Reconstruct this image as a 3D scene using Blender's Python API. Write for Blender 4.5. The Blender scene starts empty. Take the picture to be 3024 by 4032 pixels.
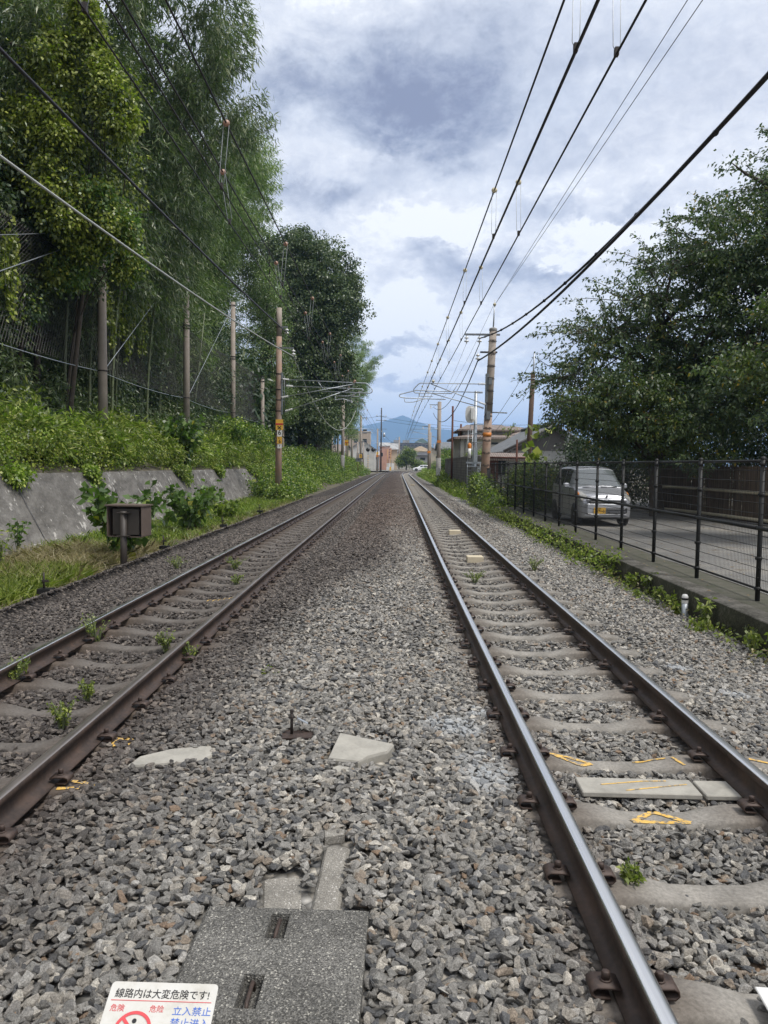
import bpy, math, random
import numpy as np
from mathutils import Vector, Matrix, noise as mnoise
random.seed(7)
rng = np.random.default_rng(11)
scene = bpy.context.scene
COL = scene.collection
PI = math.pi
R = math.radians

# ------------------------------------------------------------------ camera
cd = bpy.data.cameras.new('camera'); cam = bpy.data.objects.new('camera', cd); COL.objects.link(cam)
cd.sensor_fit = 'HORIZONTAL'; cd.sensor_width = 36.0; cd.lens = 36.0 * 3028 / 3024
cd.clip_start = 0.05; cd.clip_end = 20000
_R = Vector((0.99983188, 0.01286625, 0.01306429)); _U = Vector((-0.01383768, 0.06197857, 0.99798155)); _D = Vector((-0.01203057, 0.99799455, -0.06214619))
cam.matrix_world = Matrix(((_R.x, _U.x, -_D.x, 0.0), (_R.y, _U.y, -_D.y, 0.0), (_R.z, _U.z, -_D.z, 1.6), (0, 0, 0, 1)))
scene.camera = cam
scene.render.resolution_x = 768; scene.render.resolution_y = 1024
scene.view_settings.view_transform = 'Standard'; scene.view_settings.look = 'None'
scene.view_settings.exposure = 0.32; scene.view_settings.gamma = 1.0
cy = scene.cycles
cy.max_bounces = 6; cy.diffuse_bounces = 3; cy.glossy_bounces = 3; cy.transmission_bounces = 3; cy.transparent_max_bounces = 8; cy.volume_bounces = 1

# ------------------------------------------------------------------ sky and sun
SUN_EL, SUN_AZ = 62.0, 122.0     # azimuth clockwise from +Y (north): behind the camera, to the right
w = bpy.data.worlds.new('World'); scene.world = w; w.use_nodes = True
nt = w.node_tree; N = nt.nodes; L = nt.links
for n in list(N): N.remove(n)
def wn(t, **k):
    n = N.new(t)
    for a, b in k.items(): setattr(n, a, b)
    return n
def wm(op, a, b=None, c=None, clamp=False):
    n = N.new('ShaderNodeMath'); n.operation = op; n.use_clamp = clamp
    for i, v in enumerate((a, b, c)):
        if v is None: continue
        if isinstance(v, (int, float)): n.inputs[i].default_value = v
        else: L.new(v, n.inputs[i])
    return n.outputs[0]
out = wn('ShaderNodeOutputWorld'); bg = wn('ShaderNodeBackground'); L.new(bg.outputs[0], out.inputs[0])
sky = wn('ShaderNodeTexSky', sky_type='NISHITA', sun_disc=False)
sky.sun_elevation = R(SUN_EL); sky.sun_rotation = R(SUN_AZ); sky.air_density = 1.0; sky.dust_density = 1.5; sky.altitude = 50
tc = wn('ShaderNodeTexCoord'); sep = wn('ShaderNodeSeparateXYZ'); L.new(tc.outputs['Generated'], sep.inputs[0])
X, Y, Z = sep.outputs
zc = wm('ADD', wm('MAXIMUM', Z, 0.0), 0.16)
cp = wn('ShaderNodeCombineXYZ'); L.new(wm('DIVIDE', X, zc), cp.inputs[0]); L.new(wm('DIVIDE', Y, zc), cp.inputs[1]); cp.inputs[2].default_value = 3.7
def wnoise(scale, detail=7, rough=0.55, dist=0.0, off=0.0, src=None):
    mp = wn('ShaderNodeMapping'); mp.inputs['Location'].default_value = (off, off * 0.7, off * 0.3)
    L.new(src or cp.outputs[0], mp.inputs[0])
    n = wn('ShaderNodeTexNoise'); n.inputs['Scale'].default_value = scale; n.inputs['Detail'].default_value = detail
    n.inputs['Roughness'].default_value = rough; n.inputs['Distortion'].default_value = dist
    L.new(mp.outputs[0], n.inputs['Vector']); return n.outputs['Fac']
# azimuth / elevation in degrees of every direction; clouds are placed in these
az = wm('MULTIPLY', wm('ARCTAN2', X, Y), 57.29578); el = wm('MULTIPLY', wm('ARCSINE', Z), 57.29578)
cv = wn('ShaderNodeCombineXYZ'); L.new(az, cv.inputs[0]); L.new(wm('MULTIPLY', el, 1.5), cv.inputs[1])
warp = wnoise(0.16, 8, 0.62, 0.3, 3.0, cv.outputs[0]); warp2 = wnoise(0.16, 8, 0.62, 0.3, 41.0, cv.outputs[0])
azw = wm('ADD', az, wm('MULTIPLY', wm('SUBTRACT', warp, 0.5), 13.0)); elw = wm('ADD', el, wm('MULTIPLY', wm('SUBTRACT', warp2, 0.5), 9.0))
def blob(a, e, ra, re_, amp):
    u = wm('DIVIDE', wm('SUBTRACT', azw, a), ra); v = wm('DIVIDE', wm('SUBTRACT', elw, e), re_)
    d = wm('ADD', wm('MULTIPLY', u, u), wm('MULTIPLY', v, v))
    return wm('MULTIPLY', wm('POWER', 2.718, wm('MULTIPLY', d, -1.0)), amp)
def total(lst):
    t = None
    for b in lst:
        o = blob(*b); t = o if t is None else wm('ADD', t, o)
    return t
dark = total([(2.0, 25.2, 6.6, 3.2, .85), (0.5, 22.6, 4.0, 2.4, .5), (-7.3, 25.0, 3.8, 2.0, .62), (-5.0, 18.3, 4.3, 1.7, .62), (3.1, 14.6, 3.4, 1.9, .62), (8.5, 13.6, 3.0, 1.6, .5),
              (14.0, 17.6, 5.5, .8, .5), (12.5, 21.5, 4.0, 1.4, .22), (-.7, 8.6, 4.2, .7, .42), (-.2, 5.8, 3.8, .6, .42), (14, 27, 6, 3.0, .3), (14.6, 9.5, 3, .9, .22), (4.5, 29.5, 5, 2, .18),
              (40, 24, 14, 6, .5), (-42, 28, 14, 7, .5), (80, 20, 18, 8, .5), (-90, 24, 20, 8, .5), (150, 25, 20, 8, .5), (-150, 22, 22, 8, .5)])
lite = total([(-1.7, 10.5, 3.6, .9, 1.0), (-1.2, 7.1, 3.8, .8, 1.05), (14.2, 16.6, 1.5, 1.1, 1.6), (5, 4, 9, 2.0, .35), (16.8, 15.6, 2.6, .9, .5), (10.3, 14.6, 1.6, .8, .6), (4.0, 17.0, 2.6, .9, .5), (.5, 16.6, 2.4, 1.6, .35), (-2, 21.0, 4, 1.0, .2), (-5, 30.5, 5, 3, .25), (6, 8.5, 3, 1.0, .2)])
big = wnoise(0.9, 9, 0.6, 0.25, 0.0); fine = wnoise(3.2, 9, 0.62, 0.2, 9.0)
puff = wnoise(0.42, 9, 0.6, 0.4, 17.0, cv.outputs[0])
curl = wnoise(0.95, 9, 0.62, 0.5, 29.0, cv.outputs[0])
d = wm('ADD', wm('ADD', wm('MULTIPLY', dark, wm('ADD', 0.35, wm('MULTIPLY', puff, 1.15))), wm('MULTIPLY', wm('SUBTRACT', big, 0.5), 0.75)), wm('ADD', wm('MULTIPLY', wm('SUBTRACT', fine, 0.5), 0.42), wm('MULTIPLY', wm('SUBTRACT', curl, 0.5), 0.42)))
d = wm('SUBTRACT', wm('ADD', d, 0.10), wm('MULTIPLY', lite, wm('MULTIPLY', wm('POWER', puff, 1.5), 2.3)))
cr = wn('ShaderNodeValToRGB'); L.new(d, cr.inputs[0]); cr.color_ramp.interpolation = 'B_SPLINE'
els = cr.color_ramp.elements
stops = [(0.0, (.92, .93, .94)), (.10, (.75, .77, .82)), (.30, (.60, .63, .71)), (.55, (.42, .455, .545)), (.8, (.285, .315, .42)), (1.0, (.22, .245, .345))]
els[0].position = stops[0][0]; els[0].color = (*stops[0][1], 1); els[1].position = stops[-1][0]; els[1].color = (*stops[-1][1], 1)
for p, c in stops[1:-1]:
    e = els.new(p); e.color = (*c, 1)
# blue gaps between the clouds show the clear sky
gapn = wnoise(0.8, 8, 0.55, 0.5, 63.0); low = wm('SUBTRACT', 1.0, wm('DIVIDE', wm('MAXIMUM', el, 0.0), 14.0), clamp=True)
gap = wm('MULTIPLY', wm('ADD', wm('MULTIPLY', wm('SUBTRACT', gapn, 0.55), 2.2), wm('MULTIPLY', low, 0.55)), wm('SUBTRACT', 1.0, wm('MINIMUM', wm('ADD', dark, lite), 1.0)), clamp=True)
skb = wn('ShaderNodeVectorMath', operation='SCALE'); L.new(sky.outputs[0], skb.inputs[0]); skb.inputs['Scale'].default_value = 0.15
haz = wn('ShaderNodeMix', data_type='RGBA'); haz.inputs[0].default_value = 0.72
L.new(skb.outputs[0], haz.inputs[6]); haz.inputs[7].default_value = (.52, .63, .77, 1)
mx = wn('ShaderNodeMix', data_type='RGBA'); L.new(wm('MULTIPLY', gap, 0.7), mx.inputs[0]); L.new(cr.outputs[0], mx.inputs[6]); L.new(haz.outputs[2], mx.inputs[7])
L.new(mx.outputs[2], bg.inputs['Color']); bg.inputs['Strength'].default_value = 1.0
sd = bpy.data.lights.new('sun', 'SUN'); sun = bpy.data.objects.new('sun', sd); COL.objects.link(sun)
sd.energy = 2.7; sd.angle = R(14); sd.color = (1, .965, .91)
sdir = Vector((math.sin(R(SUN_AZ)) * math.cos(R(SUN_EL)), math.cos(R(SUN_AZ)) * math.cos(R(SUN_EL)), math.sin(R(SUN_EL))))
sun.rotation_euler = sdir.to_track_quat('Z', 'Y').to_euler(); sun.location = (0, 0, 60)

# ------------------------------------------------------------------ tagging and linking
def tag(o, label=None, cat=None, group=None, kind=None):
    if label: o['label'] = label
    if cat: o['category'] = cat
    if group: o['group'] = group
    if kind: o['kind'] = kind
    return o
def link(name, data, parent=None, loc=None, rot=None):
    o = bpy.data.objects.new(name, data); COL.objects.link(o)
    if parent is not None: o.parent = parent
    if loc is not None: o.location = loc
    if rot is not None: o.rotation_euler = rot
    return o
def thing(name, label, cat, loc=(0, 0, 0), rotz=0.0, group=None):
    o = bpy.data.objects.new(name, None); COL.objects.link(o); o.empty_display_size = .2
    o.location = loc; o.rotation_euler = (0, 0, rotz)
    return tag(o, label, cat, group)
def copy_tree(o, kids, parent=None):
    c = o.copy(); COL.objects.link(c)
    if parent is not None: c.parent = parent
    for k in kids.get(o.name, []): copy_tree(k, kids, c)
    return c
def kidmap(root):
    m = {}
    def go(o):
        m[o.name] = list(o.children)
        for c in o.children: go(c)
    bpy.context.view_layer.update(); go(root); return m

class MB:
    def __init__(s): s.v = []; s.f = []; s.m = []; s.sm = []
    def add(s, vs, fs, mi=0, smooth=False):
        b = len(s.v); s.v.extend([tuple(p) for p in vs])
        for f in fs: s.f.append(tuple(b + i for i in f)); s.m.append(mi); s.sm.append(smooth)
    def box(s, c, d, rz=0.0, mi=0, M=None):
        hx, hy, hz = d[0] / 2, d[1] / 2, d[2] / 2
        ps = [Vector((x * hx, y * hy, z * hz)) for z in (-1, 1) for y in (-1, 1) for x in (-1, 1)]
        if rz: rm = Matrix.Rotation(rz, 3, 'Z'); ps = [rm @ p for p in ps]
        if M is not None: ps = [M @ p for p in ps]
        s.add([p + Vector(c) for p in ps], [(0, 2, 3, 1), (4, 5, 7, 6), (0, 1, 5, 4), (2, 6, 7, 3), (0, 4, 6, 2), (1, 3, 7, 5)], mi); return s
    def bevbox(s, c, d, b=.01, rz=0.0, mi=0):
        hx, hy, hz = d[0] / 2, d[1] / 2, d[2] / 2; rm = Matrix.Rotation(rz, 3, 'Z'); rings = []
        for z, i in ((-hz, b), (-hz + b, 0), (hz - b, 0), (hz, b)):
            rings.append([(-hx + b + i, -hy + i, z), (hx - b - i, -hy + i, z), (hx - i, -hy + b + i, z), (hx - i, hy - b - i, z), (hx - b - i, hy - i, z), (-hx + b + i, hy - i, z), (-hx + i, hy - b - i, z), (-hx + i, -hy + b + i, z)])
        vs = [rm @ Vector(p) + Vector(c) for r in rings for p in r]
        fs = [tuple(reversed(range(8))), tuple(range(24, 32))]
        for k in range(3):
            for i in range(8): j = (i + 1) % 8; fs.append((k * 8 + i, k * 8 + j, k * 8 + 8 + j, k * 8 + 8 + i))
        s.add(vs, fs, mi); return s
    def tube(s, pts, r, n=8, mi=0, cap=True, smooth=True, r1=None):
        pts = [Vector(p) for p in pts]; m = len(pts); vs = []; up = None
        for i, p in enumerate(pts):
            t = (pts[min(i + 1, m - 1)] - pts[max(i - 1, 0)]).normalized()
            if up is None: up = Vector((0, 0, 1)) if abs(t.z) < .9 else Vector((1, 0, 0))
            a = t.cross(up).normalized(); b = a.cross(t).normalized(); up = b
            rr = r if r1 is None else r + (r1 - r) * i / (m - 1)
            if isinstance(r, (list, tuple)): rr = r[i]
            for k in range(n):
                q = 2 * PI * k / n; vs.append(p + a * (math.cos(q) * rr) + b * (math.sin(q) * rr))
        fs = [(i * n + k, i * n + (k + 1) % n, (i + 1) * n + (k + 1) % n, (i + 1) * n + k) for i in range(m - 1) for k in range(n)]
        s.add(vs, fs, mi, smooth)
        if cap: s.add([], [], mi); b0 = len(s.v) - m * n; s.f.append(tuple(b0 + k for k in reversed(range(n)))); s.f.append(tuple(b0 + (m - 1) * n + k for k in range(n))); s.m += [mi, mi]; s.sm += [False, False]
        return s
    def lathe(s, c, prof, n=12, mi=0, smooth=True, axis=None):
        rm = Vector((0, 0, 1)).rotation_difference(Vector(axis)).to_matrix() if axis is not None else Matrix.Identity(3); vs = []
        for (r, z) in prof:
            for k in range(n): q = 2 * PI * k / n; vs.append(rm @ Vector((r * math.cos(q), r * math.sin(q), z)) + Vector(c))
        fs = [(i * n + k, i * n + (k + 1) % n, (i + 1) * n + (k + 1) % n, (i + 1) * n + k) for i in range(len(prof) - 1) for k in range(n)]
        s.add(vs, fs, mi, smooth); return s
    def extr(s, poly, p0, d, mi=0):
        # poly: 3-D points of a convex/planar outline, swept by d
        poly = [Vector(p) + Vector(p0) for p in poly]; n = len(poly); d = Vector(d)
        s.add(poly + [p + d for p in poly], [tuple(reversed(range(n))), tuple(range(n, 2 * n))] + [(i, (i + 1) % n, n + (i + 1) % n, n + i) for i in range(n)], mi); return s
    def build(s, name, mats, parent=None, loc=None, rot=None, fix=True):
        me = bpy.data.meshes.new(name); me.from_pydata(s.v, [], s.f)
        for m in (mats if isinstance(mats, (list, tuple)) else [mats]): me.materials.append(m)
        me.polygons.foreach_set('material_index', s.m); me.polygons.foreach_set('use_smooth', s.sm)
        me.update()
        return link(name, me, parent, loc, rot)
def mb(): return MB()
def npmesh(name, V, F, mats, smooth=False, mi=None):
    V = np.asarray(V, dtype=np.float32); F = np.asarray(F, dtype=np.int32); k = F.shape[1]
    me = bpy.data.meshes.new(name); me.vertices.add(len(V)); me.vertices.foreach_set('co', V.ravel())
    me.loops.add(F.size); me.loops.foreach_set('vertex_index', F.ravel()); me.polygons.add(len(F))
    me.polygons.foreach_set('loop_start', np.arange(len(F), dtype=np.int32) * k)
    for m in (mats if isinstance(mats, (list, tuple)) else [mats]): me.materials.append(m)
    if mi is not None: me.polygons.foreach_set('material_index', np.asarray(mi, dtype=np.int32))
    if smooth: me.polygons.foreach_set('use_smooth', np.ones(len(F), dtype=bool))
    me.update(calc_edges=True); return me

# ------------------------------------------------------------------ materials
class NT:
    def __init__(s, name):
        s.m = bpy.data.materials.new(name); s.m.use_nodes = True; s.t = s.m.node_tree; s.n = s.t.nodes; s.l = s.t.links
        s.b = s.n['Principled BSDF']; s.o = s.n['Material Output']; s.c = None
    def co(s, kind='Object'):
        if s.c is None: s.c = s.n.new('ShaderNodeTexCoord')
        return s.c.outputs[kind]
    def geo(s, k):
        g = s.n.new('ShaderNodeNewGeometry'); return g.outputs[k]
    def map(s, src, scale=(1, 1, 1), loc=(0, 0, 0)):
        m = s.n.new('ShaderNodeMapping'); s.l.new(src, m.inputs[0]); m.inputs['Scale'].default_value = scale; m.inputs['Location'].default_value = loc; return m.outputs[0]
    def noise(s, scale, detail=4, rough=.6, src=None, dist=0.0):
        n = s.n.new('ShaderNodeTexNoise'); n.inputs['Scale'].default_value = scale; n.inputs['Detail'].default_value = detail; n.inputs['Roughness'].default_value = rough; n.inputs['Distortion'].default_value = dist
        s.l.new(src or s.co(), n.inputs['Vector']); return n.outputs['Fac']
    def ramp(s, src, stops, interp='LINEAR'):
        r = s.n.new('ShaderNodeValToRGB'); s.l.new(src, r.inputs[0]); r.color_ramp.interpolation = interp; e = r.color_ramp.elements
        def c4(c): return (c, c, c, 1) if isinstance(c, (int, float)) else (*c, 1)
        e[0].position, e[0].color = stops[0][0], c4(stops[0][1]); e[1].position, e[1].color = stops[-1][0], c4(stops[-1][1])
        for p, c in stops[1:-1]: q = e.new(p); q.color = c4(c)
        return r.outputs[0]
    def mix(s, fac, a, b, mode='MIX'):
        n = s.n.new('ShaderNodeMix'); n.data_type = 'RGBA'; n.blend_type = mode
        for i, v in ((0, fac), (6, a), (7, b)):
            if hasattr(v, 'links') or hasattr(v, 'is_linked'): s.l.new(v, n.inputs[i])
            else: n.inputs[i].default_value = v if isinstance(v, (int, float)) else (*v, 1)
        return n.outputs[2]
    def math(s, op, a, b=0.0, clamp=False):
        n = s.n.new('ShaderNodeMath'); n.operation = op; n.use_clamp = clamp
        for i, v in ((0, a), (1, b)):
            if isinstance(v, (int, float)): n.inputs[i].default_value = v
            else: s.l.new(v, n.inputs[i])
        return n.outputs[0]
    def bump(s, h, dist=.01, st=.6):
        b = s.n.new('ShaderNodeBump'); b.inputs['Distance'].default_value = dist; b.inputs['Strength'].default_value = st
        s.l.new(h, b.inputs['Height']); s.l.new(b.outputs[0], s.b.inputs['Normal'])
    def set(s, color=None, rough=None, metal=None, spec=None):
        for k, v in (('Base Color', color), ('Roughness', rough), ('Metallic', metal), ('Specular IOR Level', spec)):
            if v is None: continue
            if isinstance(v, (int, float)): s.b.inputs[k].default_value = v
            elif isinstance(v, tuple): s.b.inputs[k].default_value = (*v, 1)
            else: s.l.new(v, s.b.inputs[k])
        return s.m
def simple(name, c, rough=.6, metal=0.0, var=.25, scale=6.0, bump=0.0, c2=None, spec=.5):
    t = NT(name); n = t.noise(scale, 5); n2 = t.noise(scale * 6.3, 3)
    d = tuple(x * (1 - var) for x in c) if c2 is None else c2; e = tuple(min(1, x * (1 + var * .6)) for x in c)
    col = t.ramp(n, [(.3, d), (.55, c), (.75, e)]); col = t.mix(.25, col, t.ramp(n2, [(.3, d), (.7, e)]))
    if bump: t.bump(n2, bump, .7)
    return t.set(col, rough, metal, spec)
def leafmat(name, stops, clump=.6, lo=.55, hi=1.3, trans=.35, rough=.5, cscale=1.0):
    t = NT(name); r = t.geo('Random Per Island'); col = t.ramp(r, stops)
    g = t.noise(cscale, 3, .6); col = t.mix(clump, col, t.mix(1.0, col, t.ramp(g, [(.32, lo), (.5, .9), (.7, hi)]), 'MULTIPLY'))
    t.set(col, .42, 0, .6)
    tr = t.n.new('ShaderNodeBsdfTranslucent'); t.l.new(t.mix(1.0, col, (.9, 1.25, .45), 'MULTIPLY'), tr.inputs[0])
    ms = t.n.new('ShaderNodeMixShader'); ms.inputs[0].default_value = trans; t.l.new(t.b.outputs[0], ms.inputs[1]); t.l.new(tr.outputs[0], ms.inputs[2]); t.l.new(ms.outputs[0], t.o.inputs[0])
    return t.m
M = {}
M['bamboo_leaf'] = leafmat('bamboo leaf', [(0, (.07, .105, .05)), (.45, (.12, .165, .07)), (.8, (.18, .225, .095)), (1, (.27, .28, .15))], lo=.5, hi=1.35, cscale=.5)
M['bamboo_light'] = leafmat('light bamboo leaf', [(0, (.11, .17, .055)), (.6, (.19, .26, .09)), (1, (.32, .37, .16))], lo=.6, hi=1.3, cscale=.4)
M['vine_leaf'] = leafmat('yellow green leaf', [(0, (.10, .13, .025)), (.5, (.23, .27, .045)), (1, (.40, .43, .08))], lo=.6, hi=1.3, cscale=.8)
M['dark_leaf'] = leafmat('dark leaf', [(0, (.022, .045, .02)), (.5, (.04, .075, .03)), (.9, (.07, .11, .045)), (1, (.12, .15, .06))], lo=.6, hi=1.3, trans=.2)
M['ever_leaf'] = leafmat('evergreen leaf', [(0, (.05, .078, .035)), (.5, (.10, .14, .058)), (.9, (.16, .20, .08)), (1, (.14, .18, .07))], lo=.6, hi=1.35, trans=.2)
M['cherry_leaf'] = leafmat('cherry leaf', [(0, (.045, .075, .037)), (.5, (.085, .13, .055)), (.85, (.14, .185, .07)), (.985, (.14, .16, .05)), (1, (.45, .28, .03))], lo=.6, hi=1.4, trans=.3, cscale=.7)
M['cherry_lit'] = leafmat('lit yellowing cherry leaf', [(0, (.06, .095, .025)), (.5, (.115, .16, .04)), (.93, (.17, .2, .05)), (.97, (.3, .24, .04)), (1, (.5, .33, .04))], lo=.6, hi=1.3, trans=.35)  # lit foliage painted into a brighter leaf colour, plus some yellow leaves
M['hedge_leaf'] = leafmat('undergrowth leaf', [(0, (.08, .12, .025)), (.4, (.175, .245, .045)), (.8, (.32, .40, .07)), (.97, (.48, .52, .12)), (1, (.6, .6, .28))], clump=.85, lo=.45, hi=1.35, trans=.4, cscale=.75)
M['weed_leaf'] = leafmat('weed leaf', [(0, (.10, .13, .03)), (.5, (.22, .27, .05)), (1, (.42, .45, .11))], lo=.8, hi=1.2, trans=.4)
M['plant_leaf'] = leafmat('broad leaf', [(0, (.06, .11, .03)), (.6, (.115, .19, .045)), (.95, (.19, .28, .07)), (1, (.45, .4, .05))], lo=.8, hi=1.2, trans=.35)
M['dry_grass'] = leafmat('dry grass', [(0, (.22, .17, .09)), (.6, (.38, .31, .17)), (1, (.5, .44, .26))], trans=.3)
M['bark'] = simple('bark', (.075, .06, .045), .9, var=.4, scale=8, bump=.02)
M['culm'] = simple('bamboo culm', (.14, .17, .08), .5, var=.35, scale=3, c2=(.08, .09, .05))
M['concrete'] = simple('pole concrete', (.33, .28, .235), .85, var=.2, scale=3, bump=.003)
M['concrete_stained'] = simple('rust stained pole concrete', (.37, .235, .17), .85, var=.25, scale=1.8, c2=(.29, .25, .21), bump=.003)
M['concrete_grey'] = simple('grey concrete', (.26, .25, .235), .9, var=.3, scale=5, bump=.004)
M['slab'] = simple('pale slab concrete', (.37, .35, .305), .9, var=.32, scale=7, bump=.002)
M['steel_dark'] = simple('dark rusted steel', (.045, .036, .032), .6, .3, var=.4, scale=14, bump=.002)
M['steel_galv'] = simple('galvanised steel', (.44, .47, .5), .45, .6, var=.2, scale=10)
M['steel_grey'] = simple('grey painted steel', (.2, .215, .225), .55, .3, var=.25, scale=6)
M['fence_black'] = simple('black coated wire', (.008, .0085, .008), .6, 0, var=.3, scale=8)
M['wire'] = simple('dark wire', (.03, .025, .028), .5, .4, var=.2, scale=2)
M['wire_light'] = simple('pale insulated cable', (.42, .43, .40), .5, 0, var=.2, scale=2)
M['porcelain'] = simple('white porcelain', (.72, .72, .7), .25, 0, var=.1)
M['porcelain_y'] = simple('yellowed porcelain', (.62, .55, .36), .3, 0, var=.15)
M['porcelain_o'] = simple('orange porcelain', (.33, .19, .13), .4, 0, var=.2)
M['black'] = simple('black paint', (.012, .012, .013), .45, 0, var=.2)
M['white'] = simple('white paint', (.72, .71, .68), .5, 0, var=.1)
M['yellow'] = simple('yellow paint', (.75, .43, .05), .5, 0, var=.12)
M['orange'] = simple('orange paint', (.7, .24, .04), .5, 0, var=.15)
M['red'] = simple('red paint', (.5, .03, .03), .5, 0, var=.15)
M['rust'] = simple('red brown rust', (.12, .045, .03), .8, .1, var=.35, scale=6)
M['wood'] = simple('weathered wood pole', (.11, .07, .05), .9, 0, var=.3, scale=5)
M['soil'] = simple('dark leaf litter soil', (.035, .032, .02), 1.0, 0, var=.4, scale=1.5, bump=.05)
M['asphalt'] = None
# ------------------------------------------------------------------ ground, ballast, tracks
def off(y): return .0045 * max(0.0, y - 12) + max(0.0, y - 120) ** 2 / 1500.0
def offn(y): return .0045 * np.maximum(0.0, y - 12) + np.maximum(0.0, y - 120) ** 2 / 1500.0
TR, TL = 1.385, -2.43
def smooth(a, b, x): t = np.clip((x - a) / (b - a), 0, 1); return t * t * (3 - 2 * t)
def H(x, y):
    xo = x - offn(y)
    base = np.where(xo < -2, -.42, np.where(xo < 4.25, -.40, -.10))
    hill1 = np.where(x < -9.0, 1.15 + np.minimum((-9.0 - x) * .36, 11), -.42) + 0 * y
    hill2 = -.40 + np.clip((-6.0 - xo) * .5, 0, 11)
    k = smooth(54, 58, y); hl = hill1 * (1 - k) + hill2 * k
    fade = 1 - smooth(128, 150, y)
    h = np.where(xo < -5.2, -.42 + (hl + .42) * fade, base)
    right = np.where((xo > 4.25) & (y > 44), -.10, h); h = right
    h = np.where(y > 186, np.where((xo > -5.5) & (xo < 4.2), -.3, -.15), h)
    return h
def terrain():
    xs = np.unique(np.concatenate([np.array([-3400, -1500, -600, -300, -150, -80, -50]), np.arange(-38, -9.2, 1.6), np.array([-9.06, -9.0, -8.9]), np.arange(-8.5, 5.9, .4), np.array([4.2, 4.3]), np.arange(6, 40, 2.5), np.array([60, 100, 200, 400, 900, 1800, 3400])]))
    ys = np.unique(np.concatenate([np.array([-40, -20, -8, -3]), np.arange(0, 60, 1.5), np.arange(60, 200, 3), np.array([210, 240, 300, 400, 600, 1000, 1800, 3000, 5000, 8800])]))
    XX, YY = np.meshgrid(xs, ys); ZZ = H(XX, YY); nx, ny = len(xs), len(ys)
    ii, jj = np.meshgrid(np.arange(nx - 1), np.arange(ny - 1)); a = (jj * nx + ii).ravel()
    F = np.stack([a, a + 1, a + nx + 1, a + nx], 1)
    t = NT('bare earth'); n = t.noise(.8, 6); n2 = t.noise(14, 4)
    col = t.ramp(n, [(.3, (.06, .05, .032)), (.5, (.11, .095, .065)), (.7, (.17, .15, .11))]); col = t.mix(.5, col, t.mix(1.0, col, t.ramp(n2, [(.3, .5), (.7, 1.6)]), 'MULTIPLY')); t.bump(n2, .03)
    m = t.set(col, 1.0)
    tag(link('ground', npmesh('ground', np.stack([XX.ravel(), YY.ravel(), ZZ.ravel()], 1), F, m)), kind='structure')
terrain()

def bed_h(x, y):
    """height of the ballast surface; x measured with the curve taken out"""
    a = np.abs(x - TR); b = np.abs(x - TL)
    h = np.full_like(x, -.185)
    d = np.minimum(a, b)
    h = np.where(d < .50, -.205, h)
    mid = (x > TL + .6) & (x < TR - .6); u = (x - (TL + .62)) / (TR - TL - 1.24)
    h = np.where(mid, -.175 + .075 * np.sin(np.clip(u, 0, 1) * PI) ** .8, h)
    h = np.where(x > TR + 1.15, -.185 - (x - TR - 1.15) * .14, h); h = np.where(x < TL - 1.15, -.185 - (TL - 1.15 - x) * .17, h)
    h = np.where(x < -4.75, -.225 - (-4.75 - x) * .42, h)
    return h
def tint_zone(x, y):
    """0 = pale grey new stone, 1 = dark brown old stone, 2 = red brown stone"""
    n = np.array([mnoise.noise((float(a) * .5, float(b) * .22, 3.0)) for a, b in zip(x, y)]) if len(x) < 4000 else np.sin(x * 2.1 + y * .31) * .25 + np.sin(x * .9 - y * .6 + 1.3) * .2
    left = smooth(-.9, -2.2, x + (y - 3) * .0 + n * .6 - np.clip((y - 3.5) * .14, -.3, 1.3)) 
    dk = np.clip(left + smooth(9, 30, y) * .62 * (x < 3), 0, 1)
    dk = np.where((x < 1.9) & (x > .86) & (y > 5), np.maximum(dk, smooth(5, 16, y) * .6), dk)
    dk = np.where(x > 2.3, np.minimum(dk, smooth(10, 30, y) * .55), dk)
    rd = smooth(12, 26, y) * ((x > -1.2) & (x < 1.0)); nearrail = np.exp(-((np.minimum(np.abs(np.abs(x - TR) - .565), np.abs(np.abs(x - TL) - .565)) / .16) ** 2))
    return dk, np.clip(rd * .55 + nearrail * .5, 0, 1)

def ballast_bed():
    xs = np.concatenate([np.arange(-5.6, 4.26, .18), [4.3]]); ys = np.unique(np.concatenate([np.arange(-6, 30, .5), np.arange(30, 186, 2.0), [186.0]]))
    XX, YY = np.meshgrid(xs, ys); nx, ny = len(xs), len(ys)
    ZZ = bed_h(XX, YY) - .014 - .016 * (1 - smooth(26, 40, YY)) + rng.normal(0, .006, XX.shape); XX = XX + offn(YY)
    ZZ[:, 0] -= .3; ZZ[:, -1] -= .3
    ii, jj = np.meshgrid(np.arange(nx - 1), np.arange(ny - 1)); a = (jj * nx + ii).ravel(); F = np.stack([a, a + 1, a + nx + 1, a + nx], 1)
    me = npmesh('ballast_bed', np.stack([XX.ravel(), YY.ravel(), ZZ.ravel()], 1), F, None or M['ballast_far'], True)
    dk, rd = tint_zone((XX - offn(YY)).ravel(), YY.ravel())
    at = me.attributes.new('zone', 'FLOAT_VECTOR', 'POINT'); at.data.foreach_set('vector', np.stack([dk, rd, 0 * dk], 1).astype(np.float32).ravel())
    tag(link('ballast_bed', me), kind='structure')
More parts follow.
